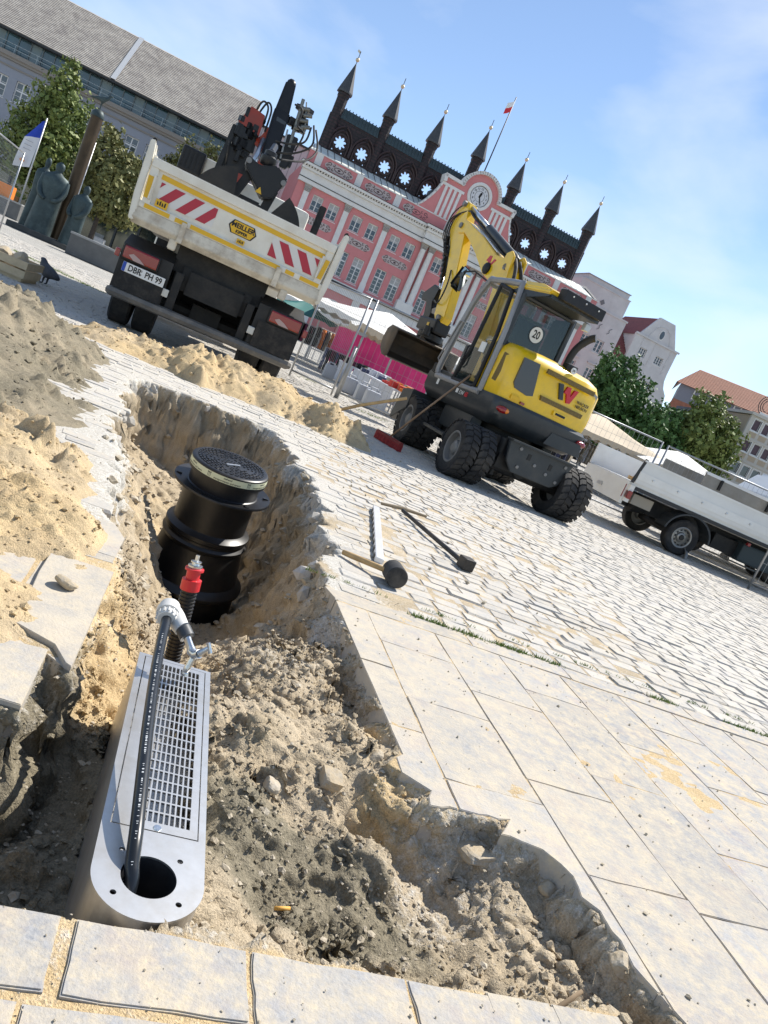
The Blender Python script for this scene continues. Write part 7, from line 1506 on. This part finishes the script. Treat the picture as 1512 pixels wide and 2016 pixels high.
for x in(.5,2.6): wheel(tr2,(0,0,0),.3,.2,.55,-1,0)[0].data.transform(Matrix.Translation((x,.2,.3))@Matrix.Rotation(math.pi/2,4,'Z'))
vn=thing('parked_van','white parked van behind the mesh fence near the beige house','van',(8.2,19.0,0),.15)
MB().prism([(-.9,.35),(-.95,1.0),(-.7,1.75),(-.3,2.25),(3.2,2.3),(3.3,.35)],1.7,frame((0,0,0),(1,0,0),(0,0,1),(0,-1,0))).build('body',WTR,vn,bev=.08); MB().prism([(-.72,1.2),(-.5,1.72),(-.2,2.05),(.5,2.05),(.5,1.2)],.01,frame((0,-1.705,0),(1,0,0),(0,0,1),(0,-1,0))).build('side_window',GLASS,vn)
for x in(-.2,2.4): wheel(vn,(0,0,0),.33,.2,.58,-1,0)[0].data.transform(Matrix.Translation((x,-1.6,.33))@Matrix.Rotation(math.pi/2,4,'Z'))
# ================= bronze group, flags, street furniture =================
BRZ=mat('green_bronze',(.035,.055,.058),.55,.35,var=.35,scale=3,dirt=(.11,.15,.145),dscale=2.5,damt=.4); BRZB=mat('brown_bronze',(.065,.042,.022),.5,.5,var=.35,scale=2)
bz=thing('bronze_fountain_group','bronze robed figures around a tall column topped by a gull','statue',(-16.75,31.,0),.25)
MB().cbox((-1.5,-.75,0),(.35,.6,.22),.03).build('plinth',mat('dark_stone',(.07,.07,.065),.8,var=.2,scale=4),bz); MB().cbox((.3,-.9,0),(1.2,.3,.2),.03).build('plinth',MATS['dark_stone'],bz)
cl=MB().tube([(.15,.2,0),(.15,.2,5.25)],[.24,.235],24).build('column',BRZB,bz,smooth=40); MB().lathe([(.25,5.22),(.255,5.26),(.24,5.38),(.15,5.5),(0,5.54)],22,Matrix.Translation((.15,.2,0))).build('column_cap',BRZ,cl,smooth=True)
gm=skin_mesh([(-.46,0,5.84),(-.22,0,5.90),(.02,0,5.94),(.18,0,6.03),(.23,0,6.17),(.34,0,6.16),(.0,0,5.74),(.0,0,5.52)],[(0,1),(1,2),(2,3),(3,4),(4,5),(2,6),(6,7)],[.025,.075,.11,.07,.06,.018,.025,.03],2,2); gm.materials.append(BRZ); child('gull',gm,cl,(.15,.2,0))
def robed(name,x,y,h,w_,lean,arms,rot,seed):
    rr=random.Random(seed); prof=[(0,1.0,.95),(.15,.96,.9),(.35,.9,.85),(.52,.86,.8),(.62,.95,.82),(.74,1.02,.80),(.80,.92,.7),(.835,.45,.45),(.86,.26,.28),(.885,.30,.34),(.93,.36,.40),(.97,.30,.34),(1.0,.08,.1)]
    n=20; R_=[]
    for i,(t,a,b) in enumerate(prof):
        fold=.05 if t<.55 else 0
        R_.append([Vector((lean*t*h+a*w_/2*math.cos(q)*(1+fold*math.sin(q*7+seed)),b*w_*.36*math.sin(q)*(1+fold*math.cos(q*6+seed)),t*h)) for q in [2*math.pi*k/n for k in range(n)]])
    mb=MB(); mb.add([p for r_ in R_ for p in r_],[(i*n+k,i*n+(k+1)%n,(i+1)*n+(k+1)%n,(i+1)*n+k) for i in range(len(R_)-1) for k in range(n)]+[tuple(range(n-1,-1,-1)),tuple((len(R_)-1)*n+k for k in range(n))])
    if arms:
        for s in(-1,1): mb.tube(spline([Vector((lean*.78*h+s*w_*.40,0,.77*h)),Vector((lean*.6*h+s*w_*.45,-.05,.62*h)),Vector((lean*.5*h+s*w_*.34,-w_*.24,.5*h)),Vector((lean*.5*h+s*w_*.12,-w_*.33,.46*h))],4),[.13,.13,.125,.12,.12,.115,.11,.105,.1,.09,.085,.08,.06],10)
    return mb.build(name,BRZ,bz,smooth=60,loc=(x,y,.2),rz=rot)
robed('robed_figure',-1.0,.1,2.85,.62,.02,False,.3,1); robed('robed_figure',-.45,-.35,2.85,.98,.03,True,.1,5); robed('robed_figure',.72,-.4,2.45,.80,.05,True,-.5,9)
FWH=mat('banner_white',(.66,.66,.68),.8,var=.06,scale=2); FBL=mat('banner_blue',(.02,.06,.42),.8); FOR=mat('banner_orange',(.7,.25,.03),.8)
for (bx,by),(tx,ty),lab,sc_ in(((30,425),(94,233),'white and blue banner flag on a pale pole left of the bronze group',1),((141,420),(187,280),'white and blue banner flag on a pole behind the bronze column',-.5)):
    b_=G(30,425) if sc_==1 else Vector(YP(141,420,57.9)); b_=Vector((b_.x,b_.y,0)); top=YP(tx,ty,b_.y).z; t=thing('banner_flag',lab,'flag',tuple(b_),.2)
    MB().tube([(0,0,0),(0,0,top)],[.07,.05],10).build('pole',mat('pale_pole',(.55,.55,.56),.4,.3),t,smooth=True)
    s=-1.; L0=top-.25
    def cl_(z0,z1,w0,w1,mt,nm,par=t):
        mb=MB(); N_=8; q=[]
        for j in range(9):
            zz=z0+(z1-z0)*j/8
            for i in range(N_+1): u=i/N_; q.append((s*(.08+(w0+(w1-w0)*j/8)*u),.12*math.sin(u*5+zz*1.3)-.1*u,zz-.35*u))
        mb.add(q,[(j*(N_+1)+i,j*(N_+1)+i+1,(j+1)*(N_+1)+i+1,(j+1)*(N_+1)+i) for j in range(8) for i in range(N_)]); return mb.build(nm,mt,par,smooth=True)
    k=1 if sc_==1 else .45
    cl_(L0-1.25,L0,.95*k,.3*k,FBL,'blue_field'); f_=cl_(L0-3.5,L0-1.25,1.15*k,.95*k,FWH,'white_field')
    MB().prism([(-.85*k,L0-3.25),(-.65*k,L0-3.0),(-.45*k,L0-3.25),(-.65*k,L0-3.4)],.02,frame((0,-.28,0),(1,0,0),(0,0,1),(0,-1,0))).build('emblem',FOR,f_)
    for q in range(3): MB().b2((-.85*k,-.27,L0-1.8-q*.3),(-.3*k,-.26,L0-1.76-q*.3)).build('print_line',mat('print_grey',(.35,.35,.38),.8),f_)
PLN=mat('planter_stone',(.13,.13,.125),.85,var=.15,scale=3)
for lab,x,y,ang,dx,dy,dz in(('dark stone block bench left of the bronze group',-26.5,43.5,.3,1.7,.8,.9),('dark stone block by the rear left wheel of the tipper truck',-13.6,28.6,.3,2.0,.8,.75),('low stone block behind the bronze column',-21.8,46.,.3,.8,.7,.7)):
    t=thing('stone_block',lab,'stone block',(x,y,0),ang); MB().cbox((-dx/2,-dy/2,0),(dx/2,dy/2,dz),.03).build('block',PLN,t); MB().cbox((-dx/2-.02,-dy/2-.02,dz-.02),(dx/2+.02,dy/2+.02,dz+.06),.02).build('cap',mat('block_cap',(.3,.3,.29),.8),t)
obx=tag(MB().cbox((-.5,-.4,.96),(.5,.4,1.65),.04).build('orange_box',mat('orange_plastic',(.70,.20,.02),.5),None,loc=(-26.9,43.6,0),rz=.3),'orange plastic box standing on the stone block bench','box')
lb2=thing('litter_bin','grey metal litter bin on thin legs','bin',(-22.6,47.2,0),.2); MB().cbox((-.3,-.2,.25),(.3,.2,.95),.04).build('bin_body',mat('bin_grey',(.38,.38,.38),.5,.4),lb2)
for x in(-.32,.32): MB().tube([(x,0,0),(x,0,1.0)],.025,6).build('leg',GALV,lb2)
MB().tube([(-.32,0,1.0),(.32,0,1.0)],.025,6).build('hood',GALV,lb2)
kb=MB().box((0,0,.08),(34,.5,.28)).build('terrace_kerb',mat('pale_kerb',(.42,.40,.37),.85,var=.1,scale=2),None,loc=(-27.5,58.5,0),rz=.28); tag(kb,kind='structure')
# person in white shirt
pm=skin_mesh([(0,0,.92),(0,0,1.1),(0,.01,1.28),(0,.01,1.42),(0,-.01,1.52),(0,-.03,1.62),(0,-.02,1.70),(.09,0,.88),(.10,-.02,.5),(.10,.04,.09),(.10,-.10,.04),(-.09,0,.88),(-.10,.06,.5),(-.10,.10,.09),(-.10,-.04,.04),(.18,.01,1.38),(.23,.0,1.12),(.19,-.16,.98),(.16,-.22,.95),(-.18,.01,1.38),(-.23,.0,1.12),(-.19,-.16,.98),(-.16,-.22,.95)],
 [(0,1),(1,2),(2,3),(3,4),(4,5),(5,6),(0,7),(7,8),(8,9),(9,10),(0,11),(11,12),(12,13),(13,14),(3,15),(15,16),(16,17),(17,18),(3,19),(19,20),(20,21),(21,22)],[.14,.13,.15,.12,.055,.085,.075,.09,.065,.045,.045,.09,.065,.045,.045,.06,.045,.035,.03,.06,.045,.035,.03])
for mm in(mat('shirt_white',(.68,.68,.70),.8),mat('trousers_dark',(.02,.022,.028),.8),mat('skin_tone',(.50,.30,.22),.6),mat('hair_dark',(.05,.035,.025),.7)): pm.materials.append(mm)
for p in pm.polygons:
    c=p.center; r_=math.hypot(c.x,c.y)
    p.material_index=1 if c.z<.94 and r_<.30 and abs(c.y)<.14 and not(abs(c.x)>.15 and c.z>.7) else (2 if (c.z>1.47 or (c.y<-.10 and c.z<1.12)) else 0)
    if c.z>1.62 and (c.z>1.72 or c.y>.0): p.material_index=3
po=bpy.data.objects.new('person',pm); COL.objects.link(po); po.location=(-29.0,50.6,0); po.rotation_euler[2]=-1.2; tag(po,'person in a white shirt and dark trousers walking behind the bronze group','person')
# pigeon
gm=skin_mesh([(.16,0,.10),(.08,0,.125),(-.02,0,.14),(-.08,0,.17),(-.10,0,.225),(-.14,0,.222),(0,.025,.07),(0,.025,.015),(-.03,.03,.008),(0,-.025,.07),(0,-.025,.015),(-.03,-.03,.008)],[(0,1),(1,2),(2,3),(3,4),(4,5),(2,6),(6,7),(7,8),(2,9),(9,10),(10,11)],[(.03,.015),.05,.065,.045,.03,.008,.012,.008,.007,.012,.008,.007],2,2); gm.materials.append(mat('pigeon_grey',(.045,.05,.06),.7,var=.3,scale=18))
pg=bpy.data.objects.new('pigeon',gm); COL.objects.link(pg); pg.location=tuple(G(86,560)); pg.rotation_euler[2]=-.35; pg.scale=(1.5,1.5,1.5); tag(pg,'dark grey pigeon standing in the shadow on the plaza','pigeon')
# wooden crate at the far left
cr_=thing('wooden_crate','pale wooden crate filled with stones at the edge of the soil heap','crate',tuple(G(2,536)),.25)
for z in(.05,.17): MB().b2((-1.0,-.3,z),(.36,-.27,z+.10)).build('board',mat('pale_wood',(.50,.41,.27),.8,var=.15,scale=8),cr_); MB().b2((.33,-.27,z),(.36,.5,z+.10)).build('end_board',MATS['pale_wood'],cr_); MB().b2((-1.0,.47,z),(.36,.5,z+.10)).build('board',MATS['pale_wood'],cr_)
MB().b2((-1.0,-.27,.0),(.33,.47,.05)).build('floor',MATS['pale_wood'],cr_)
for k in range(4): o=bpy.data.objects.new('crate_stone',rock_mesh('crate_stone',k+60,2)); COL.objects.link(o); o.location=Vector(cr_.location)+Vector((.15-.28*k,.1,.24)); o.scale=(.14,.14,.13); o.rotation_euler=(k,k*.7,k*2); tag(o,'rough dark stone lying in the wooden crate','stone','stones in the wooden crate')
# grass and weeds in the joints
GRS=mat('weed_green',(.11,.20,.03),.8,col2=(.22,.27,.07),scale=9); V=[];Fs=[]; rg=np.random.RandomState(8)
def tuft(x,y,s,n):
    for _ in range(n):
        a=rg.uniform(0,6.28); px_,py_=x+rg.randn()*s*.7,y+rg.randn()*s*.35; h_=s*rg.uniform(.4,1.1); w_=s*.13; c,sn=math.cos(a),math.sin(a); o=len(V); lx_,ly_=rg.uniform(-.6,.6)*h_,rg.uniform(-.6,.6)*h_
        V.extend([(px_-c*w_,py_-sn*w_,-.004),(px_+c*w_,py_+sn*w_,-.004),(px_+lx_,py_+ly_,h_)]); Fs.append((o,o+1,o+2))
for k in range(170):
    u_=rg.uniform(.05,2.6); 
    if vnoise(np.array([u_*4]),np.array([2.]),3)[0]>.42: x_,y_=uv2xy(u_,.13+rg.uniform(-.012,.012)); tuft(x_,y_,.021,11)
for k in range(60): x_,y_=uv2xy(rg.uniform(-.1,2.5),.272); tuft(x_,y_,.016,7)
def strip_w(p0,p1,n,s):
    a,b=G(*p0),G(*p1)
    for _ in range(n): t=rg.rand(); tuft(a.x+(b.x-a.x)*t+rg.randn()*.12,a.y+(b.y-a.y)*t+rg.randn()*.12,s,4)
strip_w((20,490),(200,575),260,.035); strip_w((40,545),(70,550),30,.03); strip_w((585,740),(640,760),60,.03); strip_w((700,805),(760,830),60,.03)
me=bpy.data.meshes.new('weeds'); me.from_pydata(V,[],Fs); me.materials.append(GRS); o=bpy.data.objects.new('weeds',me); COL.objects.link(o); tag(o,'small weeds growing in the paving joints',None,None,'stuff')
# cigarette end and red pipe end in the soil
p=G(557,1752,-.10); zc=soilz(p.x,p.y); tag(MB().tube([(0,0,0),(.03,.012,.004)],.004,8).build('cigarette_end',mat('cigarette_orange',(.7,.38,.08),.7),None,True,loc=(p.x,p.y,zc+.012)),'orange cigarette end lying on the damp soil','cigarette end')
p=G(1165,1985,-.06); zc=soilz(p.x,p.y); tag(MB().tube([(0,0,0),(.05,.01,.006)],.007,10).build('red_conduit_end',mat('pink_red_plastic',(.6,.22,.18),.5),None,True,loc=(p.x,p.y,zc+.03)),'short red plastic conduit end at the edge of the front slabs','conduit')
p=G(1090,1965,-.06); zc=soilz(p.x,p.y); tag(MB().tube([(0,0,.01),(.04,.035,.03),(.075,.06,.06)],[.005,.006,.004],7).build('root_stub',mat('root_brown',(.25,.18,.11),.9,var=.3,scale=20),None,True,loc=(p.x,p.y,zc)),'dry root stub sticking out of the soil behind the front slabs','root')
